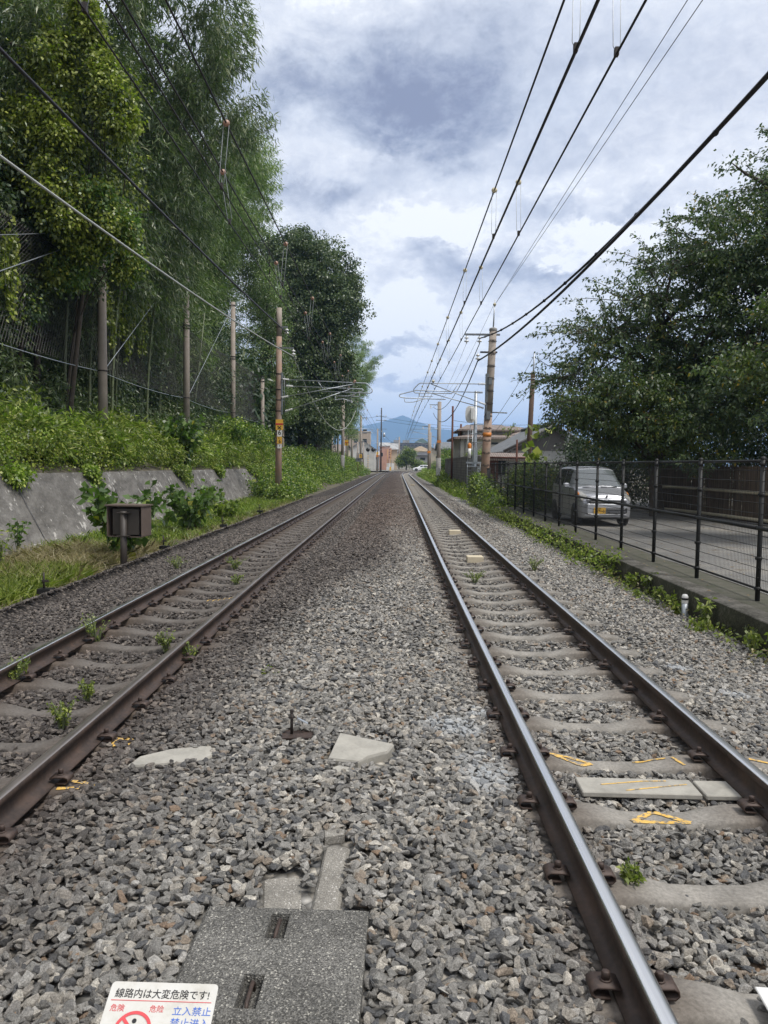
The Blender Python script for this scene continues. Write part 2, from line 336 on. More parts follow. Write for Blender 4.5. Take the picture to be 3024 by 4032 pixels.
def stone_shader(t, r, dk, rd):
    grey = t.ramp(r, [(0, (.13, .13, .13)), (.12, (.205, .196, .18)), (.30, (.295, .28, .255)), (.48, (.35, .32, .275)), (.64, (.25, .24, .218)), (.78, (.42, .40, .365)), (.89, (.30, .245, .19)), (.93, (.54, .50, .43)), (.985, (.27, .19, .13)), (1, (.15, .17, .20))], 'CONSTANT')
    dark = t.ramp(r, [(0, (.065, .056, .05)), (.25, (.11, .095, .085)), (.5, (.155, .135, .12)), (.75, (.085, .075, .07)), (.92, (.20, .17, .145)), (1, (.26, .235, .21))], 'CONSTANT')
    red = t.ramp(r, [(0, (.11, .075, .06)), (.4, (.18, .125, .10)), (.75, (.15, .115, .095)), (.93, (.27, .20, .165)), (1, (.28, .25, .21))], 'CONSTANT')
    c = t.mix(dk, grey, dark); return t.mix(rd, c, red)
def make_ballast_mats():
    t = NT('ballast stone')
    oi = t.n.new('ShaderNodeObjectInfo'); at = t.n.new('ShaderNodeAttribute'); at.attribute_type = 'INSTANCER'; at.attribute_name = 'zone'
    sp = t.n.new('ShaderNodeSeparateXYZ'); t.l.new(at.outputs['Vector'], sp.inputs[0])
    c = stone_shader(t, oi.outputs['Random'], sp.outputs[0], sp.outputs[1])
    n = t.noise(3.2, 6, .75); n2 = t.noise(13, 5, .7); c = t.mix(1.0, c, t.ramp(n, [(.32, .6), (.5, 1.0), (.68, 1.35)]), 'MULTIPLY'); c = t.mix(.7, c, t.mix(1.0, c, t.ramp(n2, [(.35, .6), (.65, 1.4)]), 'MULTIPLY')); c = t.mix(sp.outputs[2], c, (.55, .58, .6))
    t.bump(t.math('ADD', n, t.math('MULTIPLY', n2, .6)), .009, 1.0); M['stone'] = t.set(c, .88, 0, .3)
    t = NT('far ballast'); at = t.n.new('ShaderNodeAttribute'); at.attribute_name = 'zone'; sp = t.n.new('ShaderNodeSeparateXYZ'); t.l.new(at.outputs['Vector'], sp.inputs[0])
    v = t.n.new('ShaderNodeTexVoronoi'); v.inputs['Scale'].default_value = 19; t.l.new(t.co(), v.inputs['Vector']); sc = t.n.new('ShaderNodeSeparateXYZ'); t.l.new(v.outputs['Color'], sc.inputs[0])
    c = stone_shader(t, sc.outputs[0], sp.outputs[0], sp.outputs[1])
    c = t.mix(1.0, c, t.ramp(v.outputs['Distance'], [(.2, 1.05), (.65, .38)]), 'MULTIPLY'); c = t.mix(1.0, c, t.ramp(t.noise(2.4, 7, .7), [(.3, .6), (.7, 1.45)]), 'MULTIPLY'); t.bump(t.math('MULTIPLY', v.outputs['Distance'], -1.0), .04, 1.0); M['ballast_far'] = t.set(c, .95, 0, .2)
make_ballast_mats(); ballast_bed()

SLEEP0, PITCH = 3.86, .69
RS = [SLEEP0 + PITCH * k for k in range(-3, 262)]; LS = [4.05 + .645 * k for k in range(-1, 282)]
# stones left out where something lies in the ballast: (cx, cy, hx, hy, angle)
KEEP = [(-.385, 2.52, .33, .35, 0), (-.235, 3.13, .075, .29, -.02), (-.43, 3.0, .09, .13, .12), (-1.27, 4.40, .24, .11, .28), (-.16, 4.45, .2, .19, -.25), (-.585, 4.72, .1, .08, -.1)]
def stones():
    protos = []
    pcol = bpy.data.collections.new('stone_shapes')
    import bmesh
    for k in range(18):
        r2 = np.random.default_rng(100 + k); bm = bmesh.new()
        sc = np.array([1.12, r2.uniform(.58, .88), r2.uniform(.38, .62)])
        P = r2.normal(size=(r2.integers(12, 19), 3)); P /= np.linalg.norm(P, axis=1)[:, None]; P *= r2.uniform(.8, 1.12, (len(P), 1)); P *= sc * .5
        vs = [bm.verts.new(p) for p in P]; g = bmesh.ops.convex_hull(bm, input=vs)
        for v in [v for v in bm.verts if not v.link_faces]: bm.verts.remove(v)
        bmesh.ops.dissolve_limit(bm, angle_limit=.22, verts=bm.verts, edges=bm.edges)
        bmesh.ops.bevel(bm, geom=list(bm.edges), offset=.022, segments=1, affect='EDGES', profile=.6)
        me = bpy.data.meshes.new('stone_shape'); bm.to_mesh(me); bm.free(); me.materials.append(M['stone'])
        o = bpy.data.objects.new('stone_shape', me); pcol.objects.link(o)
    Ps = []
    for (y0, y1, dens, s0, s1, lay) in ((1.0, 7.0, 980, .028, .080, 2), (7.0, 14, 680, .034, .074, 1), (14, 26, 420, .05, .085, 1), (26, 44, 230, .06, .095, 1)):
        n = int((4.22 + 5.5) * (y1 - y0) * dens); x = rng.uniform(-5.55, 4.05, n * lay); y = rng.uniform(y0, y1, n * lay)
        ly = np.repeat(np.arange(lay), n); s = s0 + (s1 - s0) * rng.beta(1.7, 2.2, n * lay)
        keep = (np.abs(x + .0) < .60 * y + 1.7); x, y, ly, s = x[keep], y[keep], ly[keep], s[keep]
        Ps.append(np.stack([x, y, ly, s], 1))
    A = np.concatenate(Ps); x, y, ly, s = A.T
    ok = np.ones(len(x), bool)
    for cxr, SS in ((TR, RS), (TL, LS)):
        SA = np.array(SS); idx = np.clip(np.round((y - SA[0]) / (SA[1] - SA[0])).astype(int), 0, len(SA) - 1); dy = np.abs(y - SA[idx]); dx = np.abs(x - cxr)
        mid_side = (x - cxr) * (1 if cxr < 0 else -1) > 0      # side facing the space between the tracks
        inside = (dx < .50) & (dy < .105 + rng.uniform(-.03, .012, len(x))); ok &= ~inside | (rng.random(len(x)) < np.where(cxr < 0, .07, .02))
        outs = (dx >= .50) & (dx < np.where(mid_side, .80, .98) + rng.uniform(-.08, .08, len(x))) & (dy < .085 + rng.uniform(-.04, .02, len(x))); ok &= ~outs | (rng.random(len(x)) < np.where(mid_side & (dx > .66), .78, np.where(mid_side, .3, .10)))
        ok &= ~((np.abs(dx - .565) < .078 + s * .30))
    for (cx, cyy, hx, hy, an) in KEEP:
        u = (x - cx) * math.cos(an) + (y - cyy) * math.sin(an); v = -(x - cx) * math.sin(an) + (y - cyy) * math.cos(an)
        ok &= ~((np.abs(u) < hx - .005) & (np.abs(v) < hy - .005))
    x, y, ly, s = x[ok], y[ok], ly[ok], s[ok]
    z = bed_h(x, y) + np.where(ly == 1, .002, -.012) + rng.uniform(-.010, .014, len(x)); z += (np.sin(x * 3.1 + y * 1.7) * np.sin(x * 1.3 - y * 2.3)) * .012 * ((x > -1.3) & (x < .3))
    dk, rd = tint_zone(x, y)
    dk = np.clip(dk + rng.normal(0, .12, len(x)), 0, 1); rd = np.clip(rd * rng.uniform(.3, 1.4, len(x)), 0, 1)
    wh = np.zeros(len(x))
    for (a, b, ra, rb) in ((.43, 5.05, .2, .22), (.55, 4.3, .16, .3), (2.75, 6.1, .16, .1), (2.6, 6.8, .14, .08), (.62, 5.35, .12, .12)):
        wh = np.maximum(wh, np.exp(-(((x - a) / ra) ** 2 + ((y - b) / rb) ** 2) ** 2) * rng.uniform(.15, .8, len(x)))
    rot = np.stack([rng.normal(0, .36, len(x)), rng.normal(0, .36, len(x)), rng.uniform(0, 2 * PI, len(x))], 1)
    me = bpy.data.meshes.new('ballast_stones'); me.vertices.add(len(x)); me.vertices.foreach_set('co', np.stack([x + offn(y), y, z], 1).astype(np.float32).ravel())
    def att(nm, ty, fld, arr): a = me.attributes.new(nm, ty, 'POINT'); a.data.foreach_set(fld, arr.astype(np.float32 if ty != 'INT' else np.int32).ravel())
    att('rot', 'FLOAT_VECTOR', 'vector', rot); att('sc', 'FLOAT', 'value', s); att('zone', 'FLOAT_VECTOR', 'vector', np.stack([dk, rd, wh], 1)); att('idx', 'INT', 'value', rng.integers(0, 18, len(x)))
    me.update(); o = link('ballast_stones', me); tag(o, 'grey and brown crushed stone ballast lying between and around the rails', 'ballast', kind='stuff')
    g = bpy.data.node_groups.new('scatter stones', 'GeometryNodeTree'); g.interface.new_socket('Geometry', in_out='INPUT', socket_type='NodeSocketGeometry'); g.interface.new_socket('Geometry', in_out='OUTPUT', socket_type='NodeSocketGeometry')
    gn = g.nodes; gi = gn.new('NodeGroupInput'); go = gn.new('NodeGroupOutput'); ip = gn.new('GeometryNodeInstanceOnPoints'); ci = gn.new('GeometryNodeCollectionInfo')
    ci.inputs['Collection'].default_value = pcol; ci.inputs['Separate Children'].default_value = True; ci.inputs['Reset Children'].default_value = True
    def na(nm, ty): a = gn.new('GeometryNodeInputNamedAttribute'); a.data_type = ty; a.inputs['Name'].default_value = nm; return a.outputs['Attribute']
    g.links.new(gi.outputs[0], ip.inputs['Points']); g.links.new(ci.outputs[0], ip.inputs['Instance']); ip.inputs['Pick Instance'].default_value = True
    g.links.new(na('idx', 'INT'), ip.inputs['Instance Index'])
    er = gn.new('FunctionNodeEulerToRotation'); g.links.new(na('rot', 'FLOAT_VECTOR'), er.inputs[0]); g.links.new(er.outputs[0], ip.inputs['Rotation'])
    g.links.new(na('sc', 'FLOAT'), ip.inputs['Scale']); g.links.new(ip.outputs[0], go.inputs[0])
    md = o.modifiers.new('scatter', 'NODES'); md.node_group = g
    print('stones', len(x))
stones()

# --- rails
def rail_mats():
    t = NT('rail side'); n = t.noise(5, 6, .65); n2 = t.noise(30, 4)
    c = t.ramp(n, [(.3, (.030, .022, .019)), (.5, (.058, .040, .032)), (.72, (.10, .062, .045))]); c = t.mix(.3, c, t.ramp(n2, [(.35, (.02, .016, .014)), (.7, (.12, .08, .06))])); t.bump(n2, .002); M['rail_side'] = t.set(c, .62, .1)
    t = NT('polished rail head'); n = t.noise(1.2, 5); s = t.map(t.co(), (60, .6, 1)); n2 = t.noise(1.0, 4, .6, s)
    c = t.ramp(n2, [(.3, (.68, .66, .64)), (.6, (.86, .84, .81)), (.8, (.6, .56, .53))]); t.set(c, t.ramp(n, [(.3, .24), (.7, .36)]), 1.0); M['rail_top'] = t.m
    t = NT('duller rail head'); n = t.noise(2.2, 5); s = t.map(t.co(), (60, .8, 1)); n2 = t.noise(1.0, 4, .6, s)
    c = t.ramp(n2, [(.3, (.22, .19, .17)), (.6, (.34, .30, .27)), (.8, (.45, .42, .4))]); t.set(c, t.ramp(n, [(.3, .3), (.7, .5)]), .85); M['rail_top_dull'] = t.m
rail_mats()
def rail(name, cx, label, top, inner):
    # 50 kg rail outline, head edge rounded; the running band is the polished strip of the head
    P = [(-.0635, -.153), (.0635, -.153), (.0635, -.143), (.030, -.131), (.012, -.122), (.008, -.10), (.008, -.055), (.013, -.044), (.0325, -.036), (.0325, -.013), (.029, -.004), (.020, 0.0), (.008, .0012), (-.008, .0012), (-.020, 0.0), (-.029, -.004), (-.0325, -.013), (-.0325, -.036), (-.013, -.044), (-.008, -.055), (-.008, -.10), (-.012, -.122), (-.030, -.131), (-.0635, -.143)]
    ys = [-4.0] + [y for y in np.arange(-2, 12, 2)] + [y for y in np.arange(12, 120, 4)] + [y for y in np.arange(120, 187, 2.0)]
    n = len(P); V = []; F = []; MI = []
    for y in ys:
        o = off(y)
        for (a, b) in P: V.append((cx + o + a, y, b))
    for i in range(len(ys) - 1):
        for k in range(n):
            j = (k + 1) % n; F.append((i * n + k, i * n + j, (i + 1) * n + j, (i + 1) * n + k)); MI.append(1 if 10 <= k <= 14 else 0)
    me = npmesh(name, V, F, [M['rail_side'], top], False, MI)
    return tag(link(name, me), label, 'rail')
rail('rail', TR - .5665, 'shiny steel rail left side of the right hand track, nearest the middle ballast', M['rail_top'], 1)
rail('rail', TR + .5665, 'steel rail on the right side of the right hand track, nearer the black fence', M['rail_top'], -1)
rail('rail', TL + .5665, 'dark brown rail on the right side of the left hand track', M['rail_top_dull'], -1)
rail('rail', TL - .5665, 'steel rail on the left side of the left hand track, nearer the concrete wall', M['rail_top'], 1)

# --- sleepers with clips
def sleeper_mat(name, c, dk):
    t = NT(name); n = t.noise(4, 6, .6); n2 = t.noise(55, 4, .7); x = t.n.new('ShaderNodeSeparateXYZ'); t.l.new(t.co(), x.inputs[0])
    ax = t.math('ABSOLUTE', t.math('SUBTRACT', t.math('ABSOLUTE', x.outputs[0]), .565)); rust = t.math('MULTIPLY', t.math('SUBTRACT', 1.0, t.math('DIVIDE', ax, .32), True), .75)
    col = t.ramp(n, [(.3, dk), (.5, c), (.72, tuple(v * 1.3 for v in c))]); col = t.mix(rust, col, (.105, .075, .055)); col = t.mix(1.0, col, t.ramp(n2, [(.3, .7), (.7, 1.25)]), 'MULTIPLY')
    t.bump(n2, .003, .6); return t.set(col, .92, 0, .25)
M['sleeper'] = sleeper_mat('sleeper concrete', (.25, .232, .205), (.15, .138, .12)); M['sleeper_dark'] = sleeper_mat('grimy sleeper concrete', (.12, .107, .095), (.065, .057, .052))
t = NT('worn yellow paint'); n = t.noise(32, 5, .75); n2 = t.noise(60, 3)
M['worn_yellow'] = t.set(t.mix(t.ramp(n, [(.42, 0.0), (.50, 1.0)]), (.2, .18, .15), t.ramp(n2, [(.3, (.62, .36, .07)), (.7, (.80, .52, .14))])), .85)
M['clip'] = simple('rusted spring clip', (.075, .05, .04), .6, .25, var=.4, scale=30, c2=(.035, .026, .022), bump=.001)
def sleeper_mesh():
    st = [(-1.0, -.178, .095, .12), (-.78, -.158, .10, .13), (-.40, -.158, .10, .13), (-.30, -.168, .092, .122), (-.16, -.196, .078, .11), (0, -.199, .076, .108), (.16, -.196, .078, .11), (.30, -.168, .092, .122), (.40, -.158, .10, .13), (.78, -.158, .10, .13), (1.0, -.178, .095, .12)]
    V = []; F = []
    for (x, z, a, b) in st: V += [(x, -b, -.36), (x, -a - .006, z - .014), (x, -a + .006, z), (x, a - .006, z), (x, a + .006, z - .014), (x, b, -.36)]
    for i in range(len(st) - 1):
        for k in range(5): F.append((i * 6 + k, (i + 1) * 6 + k, (i + 1) * 6 + k + 1, i * 6 + k + 1))
    F.append((0, 1, 2, 3)); F.append((0, 3, 4, 5)); e = (len(st) - 1) * 6; F.append((e + 3, e + 2, e + 1, e)); F.append((e + 5, e + 4, e + 3, e))
    return npmesh('sleeper', V, F, M['sleeper'])
def clip_mesh():
    b = mb(); w_ = .105
    # folded spring plate: lower lip rises off the sleeper, folds over and presses the rail foot (rail towards -x)
    prof = [(-.052, .012), (-.02, .020), (.045, .022), (.062, .014), (.064, .001), (.052, -.010), (-.01, -.012)]
    pts = []; th = .0075
    for i, (x, z) in enumerate(prof):
        a = prof[max(i - 1, 0)]; c = prof[min(i + 1, len(prof) - 1)]; tx, tz = c[0] - a[0], c[1] - a[1]; l = math.hypot(tx, tz); pts.append(((x, z), (x + tz / l * th * -1, z + tx / l * th)))
    V = []; F = []
    for (p, q) in pts:
        for yy in (-w_ / 2, w_ / 2): V += [(p[0], yy, p[1]), (q[0], yy, q[1])]
    for i in range(len(pts) - 1):
        a = i * 4; c = a + 4; F += [(a, c, c + 2, a + 2), (a + 1, a + 3, c + 3, c + 1), (a, a + 1, c + 1, c), (a + 2, c + 2, c + 3, a + 3)]
    F += [(0, 2, 3, 1), (len(V) - 4, len(V) - 3, len(V) - 1, len(V) - 2)]
    b.add(V, F); return npmesh('rail_clip', V, F, M['clip'])
def bolt_mesh():
    b = mb(); b.lathe((0, 0, 0), [(0, .0285), (.024, .0285), (.024, .034), (0, .034)], 12, smooth=False); b.lathe((0, 0, 0), [(.0001, .034), (.0185, .034), (.0185, .060), (.015, .064), (.0001, .064)], 6, smooth=False)
    return npmesh('bolt', b.v, b.f, M['clip'])
SLM = sleeper_mesh(); CLM = clip_mesh(); BLM = bolt_mesh()
SLD = SLM.copy(); SLD.materials[0] = M['sleeper_dark']
def place_sleepers(cx, SS, mesh, label, group, clip_to):
    n = 0
    for y in SS[:150]:
        s = link('sleeper', mesh, None, (cx + off(y) + random.uniform(-.012, .012), y, random.uniform(-.004, .004)), (0, 0, random.uniform(-.006, .006) - .0045 * (y > 12)))
        tag(s, label, 'sleeper', group); n += 1
        if y < clip_to:
            for sx in (-1, 1):
                for side in (-1, 1):
                    c = link('rail_clip', CLM, s, (sx * .5665 + side * .088, random.uniform(-.01, .01), -.128), (0, 0, 0 if side > 0 else PI))
                    c.scale = (.82, .78, .9); link('bolt', BLM, c, (.002, 0, 0))
    # the rest of the row, out towards the crossing, reads as one ribbed band
    V = np.empty(len(mesh.vertices) * 3, np.float32); mesh.vertices.foreach_get('co', V); V = V.reshape(-1, 3); FF = [tuple(p.vertices) for p in mesh.polygons]; VV = []; F2 = []
    for i, y in enumerate(SS[150:]):
        VV.append(V + np.array([cx + off(y), y, 0])); F2 += [tuple(k + i * len(V) for k in f) for f in FF]
    tag(link('sleepers', npmesh('sleepers', np.concatenate(VV), F2, mesh.materials[0])), 'far sleepers of the %s hand track merging into a ribbed band' % ('right' if cx > 0 else 'left'), 'sleepers', kind='stuff')
place_sleepers(TR, RS, SLM, 'brown grey concrete sleeper under the right hand track', 'sleepers of the right hand track', 27)
place_sleepers(TL, LS, SLD, 'dark grimy concrete sleeper under the left hand track', 'sleepers of the left hand track', 27)
def near_sleeper(x, y):
    return min((o for o in COL.objects if o.name.startswith('sleeper') and o.parent is None and o.get('category') == 'sleeper'), key=lambda o: abs(o.location.x - x) + abs(o.location.y - y))
def paint(sl, pts, wd, mat=None, z=None):
    """painted stroke lying on a sleeper, following its top; pts are sleeper-local x, y"""
    def zt(x):
        xs = [0, .16, .30, .40, .78, 1.0]; zs = [-.199, -.196, -.168, -.158, -.158, -.178]; return float(np.interp(abs(x), xs, zs)) + .004
    b = mb()
    for (p, q) in zip(pts[:-1], pts[1:]):
        n_ = 10; P = Vector((*p, 0)); Q = Vector((*q, 0)); d = (Q - P); s_ = Vector((-d.y, d.x, 0)).normalized() * wd / 2; vs = []
        for i in range(n_ + 1):
            c = P + d * i / n_; jt = random.uniform(.7, 1.2)
            for k in (-1, 1): e = c + s_ * k * jt; vs.append((e.x, max(-.088, min(.088, e.y)) if abs(e.x) > .36 else max(-.069, min(.069, e.y)), (zt(e.x) if z is None else z) + random.uniform(0, .0008)))
        b.add(vs, [(2 * i, 2 * i + 2, 2 * i + 3, 2 * i + 1) for i in range(n_)])
    return b.build('paint_mark', mat or M['worn_yellow'], sl)
s = near_sleeper(TR, 3.81); s['label'] = 'concrete sleeper with a large yellow painted triangle in the middle of the right track'; del s['group']
paint(s, [(-.0, .066), (.15, -.058), (-.14, -.052), (.0, .066)], .034)
s = near_sleeper(TR, 4.5); s['label'] = 'concrete sleeper with a yellow arrow mark by the left rail of the right track'; del s['group']
paint(s, [(-.40, .07), (-.16, .01), (-.25, -.066), (-.39, .07)], .03); paint(s, [(.30, .05), (.22, .06), (.10, .05)], .018); paint(s, [(.34, .06), (.37, -.07)], .02); paint(s, [(.80, .04), (.96, -.02)], .03); paint(s, [(-.98, .03), (-.86, -.03)], .035)
s = near_sleeper(TL, 4.69); s['label'] = 'left track sleeper with yellow V shaped paint outside the right rail'; del s['group']
paint(s, [(.68, .06), (.74, -.07), (.92, .05), (.68, .06)], .036); paint(s, [(-.42, .02), (-.30, .03)], .03)
s = near_sleeper(TL, 4.05); s['label'] = 'left track sleeper with yellow angular paint outside the right rail'; del s['group']
paint(s, [(.66, -.07), (.84, -.05), (.86, .07)], .03); paint(s, [(.70, .03), (.80, .0)], .03)
s = near_sleeper(TL, 9.9); s['label'] = 'left track sleeper with orange lettering painted in the middle'; del s['group']
for k in range(5): paint(s, [(.05 + k * .07, -.05), (.05 + k * .07, .05), (.085 + k * .07, .05)], .014, M['worn_yellow'])
# flat plate bridging between two sleepers of the right track, painted
b = mb(); b.bevbox((0, 0, 0), (.64, .2, .03), .005); pl = b.build('concrete_plate', M['slab'], None, (TR - .02, 4.155, -.165), (0, 0, -.02)); tag(pl, 'flat pale concrete plate with thin yellow strokes between two sleepers of the right track', 'concrete plate')
for q in ([(-.2, .0), (.05, .06), (.18, .07)], [(-.08, -.07), (.28, .03)]):
    b = mb(); P = [Vector((*a, .0168)) for a in q]
    for a, c in zip(P[:-1], P[1:]): d = (c - a); s_ = Vector((-d.y, d.x, 0)).normalized() * .006; b.add([a - s_, c - s_, c + s_, a + s_], [(0, 1, 2, 3)])
    b.build('paint_mark', M['worn_yellow'], pl)
b = mb(); b.bevbox((0, 0, 0), (.27, .2, .028), .005); tag(b.build('concrete_plate', M['slab'], None, (TR + .455, 4.15, -.168), (0, 0, .0)), 'grimy concrete plate beside the painted plate, tucked against the right rail', 'concrete plate')
KEEP_NOTE = 0
# ------------------------------------------------------------------ foreground objects in the ballast
t = NT('exposed aggregate concrete'); v = t.n.new('ShaderNodeTexVoronoi'); v.inputs['Scale'].default_value = 190; t.l.new(t.co(), v.inputs['Vector']); sx = t.n.new('ShaderNodeSeparateXYZ'); t.l.new(v.outputs['Color'], sx.inputs[0]); n = t.noise(5, 5)
c = t.ramp(sx.outputs[0], [(0, (.09, .087, .08)), (.35, (.14, .135, .122)), (.6, (.18, .173, .158)), (.85, (.24, .23, .207)), (.95, (.42, .4, .35))], 'CONSTANT'); c = t.mix(1.0, c, t.ramp(n, [(.3, .72), (.7, 1.25)]), 'MULTIPLY'); t.bump(v.outputs['Distance'], .004, .9)
M['aggregate'] = t.set(c, .95, 0, .2)
t = NT('pale aggregate concrete'); v = t.n.new('ShaderNodeTexVoronoi'); v.inputs['Scale'].default_value = 210; t.l.new(t.co(), v.inputs['Vector']); sx = t.n.new('ShaderNodeSeparateXYZ'); t.l.new(v.outputs['Color'], sx.inputs[0]); n = t.noise(8, 5)
c = t.ramp(sx.outputs[0], [(0, (.22, .205, .18)), (.5, (.28, .262, .23)), (.85, (.33, .31, .27)), (.96, (.48, .46, .42))], 'CONSTANT'); c = t.mix(1.0, c, t.ramp(n, [(.3, .7), (.7, 1.2)]), 'MULTIPLY'); t.bump(v.outputs['Distance'], .003, .8)
M['aggregate_pale'] = t.set(c, .95, 0, .2)

# cable duct cover slab with two recessed handles
def cover_slab():
    r = thing('cable_duct_cover', 'wide dark speckled concrete cover slab with two recessed steel handles', 'cover slab', (-.385, 2.52, 0), -.02)
    zt, th = -.088, .075; W, Ht = .295, .295
    pk = [(-.02, .185, .035, .075), (-.05, -.165, .035, .08)]     # pockets: cx, cy, hx, hy
    xs = sorted({-W, W} | {a[0] - a[2] for a in pk} | {a[0] + a[2] for a in pk}); ys = sorted({-Ht, Ht} | {a[1] - a[3] for a in pk} | {a[1] + a[3] for a in pk}); b = mb(); be = .012
    def inp(x, y):
        for (cx, cy_, hx, hy) in pk:
            if abs(x - cx) < hx and abs(y - cy_) < hy: return True
        return False
    for i in range(len(xs) - 1):
        for j in range(len(ys) - 1):
            x0, x1, y0, y1 = xs[i], xs[i + 1], ys[j], ys[j + 1]
            if inp((x0 + x1) / 2, (y0 + y1) / 2):
                d = .045; b.add([(x0, y0, zt), (x1, y0, zt), (x1, y1, zt), (x0, y1, zt), (x0 + .004, y0 + .006, zt - d), (x1 - .004, y0 + .006, zt - d), (x1 - .004, y1 - .006, zt - d), (x0 + .004, y1 - .006, zt - d)], [(0, 1, 5, 4), (1, 2, 6, 5), (2, 3, 7, 6), (3, 0, 4, 7), (4, 5, 6, 7)])
            else:
                b.add([(x0, y0, zt), (x1, y0, zt), (x1, y1, zt), (x0, y1, zt)], [(0, 1, 2, 3)])
    o = .012
    ring = [[(-W, -Ht, zt), (W, -Ht, zt), (W, Ht, zt), (-W, Ht, zt)], [(-W - o, -Ht - o, zt - .01), (W + o, -Ht - o, zt - .01), (W + o, Ht + o, zt - .01), (-W - o, Ht + o, zt - .01)], [(-W - o - .004, -Ht - o - .004, zt - th), (W + o + .004, -Ht - o, zt - th), (W + o + .004, Ht + o, zt - th), (-W - o, Ht + o, zt - th)]]
    b.add([p for q in ring for p in q], [(k * 4 + i, k * 4 + 4 + i, k * 4 + 4 + (i + 1) % 4, k * 4 + (i + 1) % 4) for k in range(2) for i in range(4)] + [(8, 11, 10, 9)])
    b.build('slab', M['aggregate'], r)
    for (cx, cy_, hx, hy) in pk:
        h = mb(); h.tube([(cx, cy_ - hy * .82, zt - .06), (cx, cy_ - hy * .78, zt - .018), (cx, cy_ - hy * .62, zt - .006), (cx, cy_ + hy * .62, zt - .006), (cx, cy_ + hy * .78, zt - .018), (cx, cy_ + hy * .82, zt - .06)], .0075, 8); h.build('handle', M['clip'], r)
    return r
cover_slab()
b = mb(); b.bevbox((0, 0, 0), (.112, .52, .09), .012); tag(b.build('duct_trough', M['aggregate_pale'], None, (-.235, 3.08, -.155), (.02, 0, -.03)), 'long narrow pale speckled concrete trough running up from the dark cover slab', 'trough')
b = mb(); b.bevbox((0, 0, 0), (.165, .24, .09), .012); tag(b.build('duct_trough', M['aggregate_pale'], None, (-.425, 2.985, -.172), (.04, 0, .15)), 'short wide concrete trough end half buried left of the long narrow trough', 'trough')
def rough_block(name, outline, th, mat, loc, rot, label, cat):
    b = mb(); n = len(outline); vs = []
    for z, s in ((-th, 1.02), (-.012, 1.0), (0, .955)): vs += [(x * s, y * s, z + (0 if z == -th else random.uniform(-.002, .002))) for x, y in outline]
    b.add(vs, [tuple(range(2 * n, 3 * n))] + [(k * n + i, k * n + (i + 1) % n, (k + 1) * n + (i + 1) % n, (k + 1) * n + i) for k in range(2) for i in range(n)])
    return tag(b.build(name, mat, None, loc, rot), label, cat)
rough_block('concrete_block', [(-.18, -.15), (.0, -.17), (.05, -.10), (.16, -.02), (.19, .08), (.02, .13), (-.155, .19)], .1, M['slab'], (-.17, 4.46, -.08), (.10, .02, -.06), 'pale broken concrete block lying alone in the middle ballast', 'concrete block')
rough_block('concrete_chip', [(-.07, -.03), (.05, -.035), (.075, .0), (.06, .03), (-.05, .04), (-.08, .01)], .05, M['slab'], (-.24, 4.17, -.095), (.08, .1, .1), 'small pale concrete chip just in front of the broken block', 'concrete chip')
rough_block('concrete_chip', [(-.05, -.03), (.04, -.03), (.055, .01), (.03, .03), (-.04, .035)], .04, M['aggregate_pale'], (-.25, 3.42, -.085), (.1, 0, .3), 'small speckled concrete chip at the far end of the narrow trough', 'concrete chip')
rough_block('concrete_slab', [(-.26, -.1), (.16, -.115), (.235, -.02), (.22, .11), (-.02, .10), (-.2, .02)], .1, M['slab'], (-1.27, 4.41, -.125), (.05, .0, .24), 'pale concrete slab half buried beside the right rail of the left track', 'concrete slab')
M['cream_block'] = simple('cream painted concrete', (.58, .50, .36), .85, 0, .12)
for (x, y, dx, lab) in ((1.60, 19.9, .30, 'small cream concrete block between the rails, farther of the two'), (1.53, 14.27, .30, 'small cream concrete block between the rails, nearer of the two'), (1.62, 66, .36, 'tiny cream block far down between the rails of the right track')):
    b = mb(); b.bevbox((0, 0, 0), (dx, .26, .12), .008); tag(b.build('track_block', M['cream_block'], None, (x, y, -.145)), lab, 'block')
# levelling stake on a rusty plate
r = thing('levelling_stake', 'dark upright bolt stake on a rusty square plate in the middle ballast', 'stake', (-.585, 4.74, -.105), .12)
b = mb(); b.box((0, 0, 0), (.19, .15, .008)); b.build('base_plate', M['clip'], r)
b = mb(); b.tube([(-.035, 0, 0), (-.035, 0, .15)], .0095, 8); b.lathe((-.035, 0, .105), [(.0, 0), (.02, .0), (.02, .012), (0, .012)], 8, smooth=False); b.lathe((-.035, 0, .138), [(0, 0), (.012, 0), (.012, .02), (0, .022)], 6, smooth=False); b.build('stake_rod', M['steel_dark'], r)
b = mb(); M3 = Matrix.Rotation(.5, 3, 'Y'); b.box((.035, .0, .085), (.07, .028, .004), M=M3); b.box((.0, .0, .10), (.004, .03, .03)); b.build('marker_plate', M['steel_galv'], r)
# cream cover plate, bottom right corner
b = mb(); b.bevbox((0, 0, 0), (.40, .30, .008), .003); tag(b.build('white_plate', M['white'], None, (1.43, 2.345, -.148), (0, 0, -.08)), 'blank white plate lying on the sleeper at the bottom right corner', 'plate')

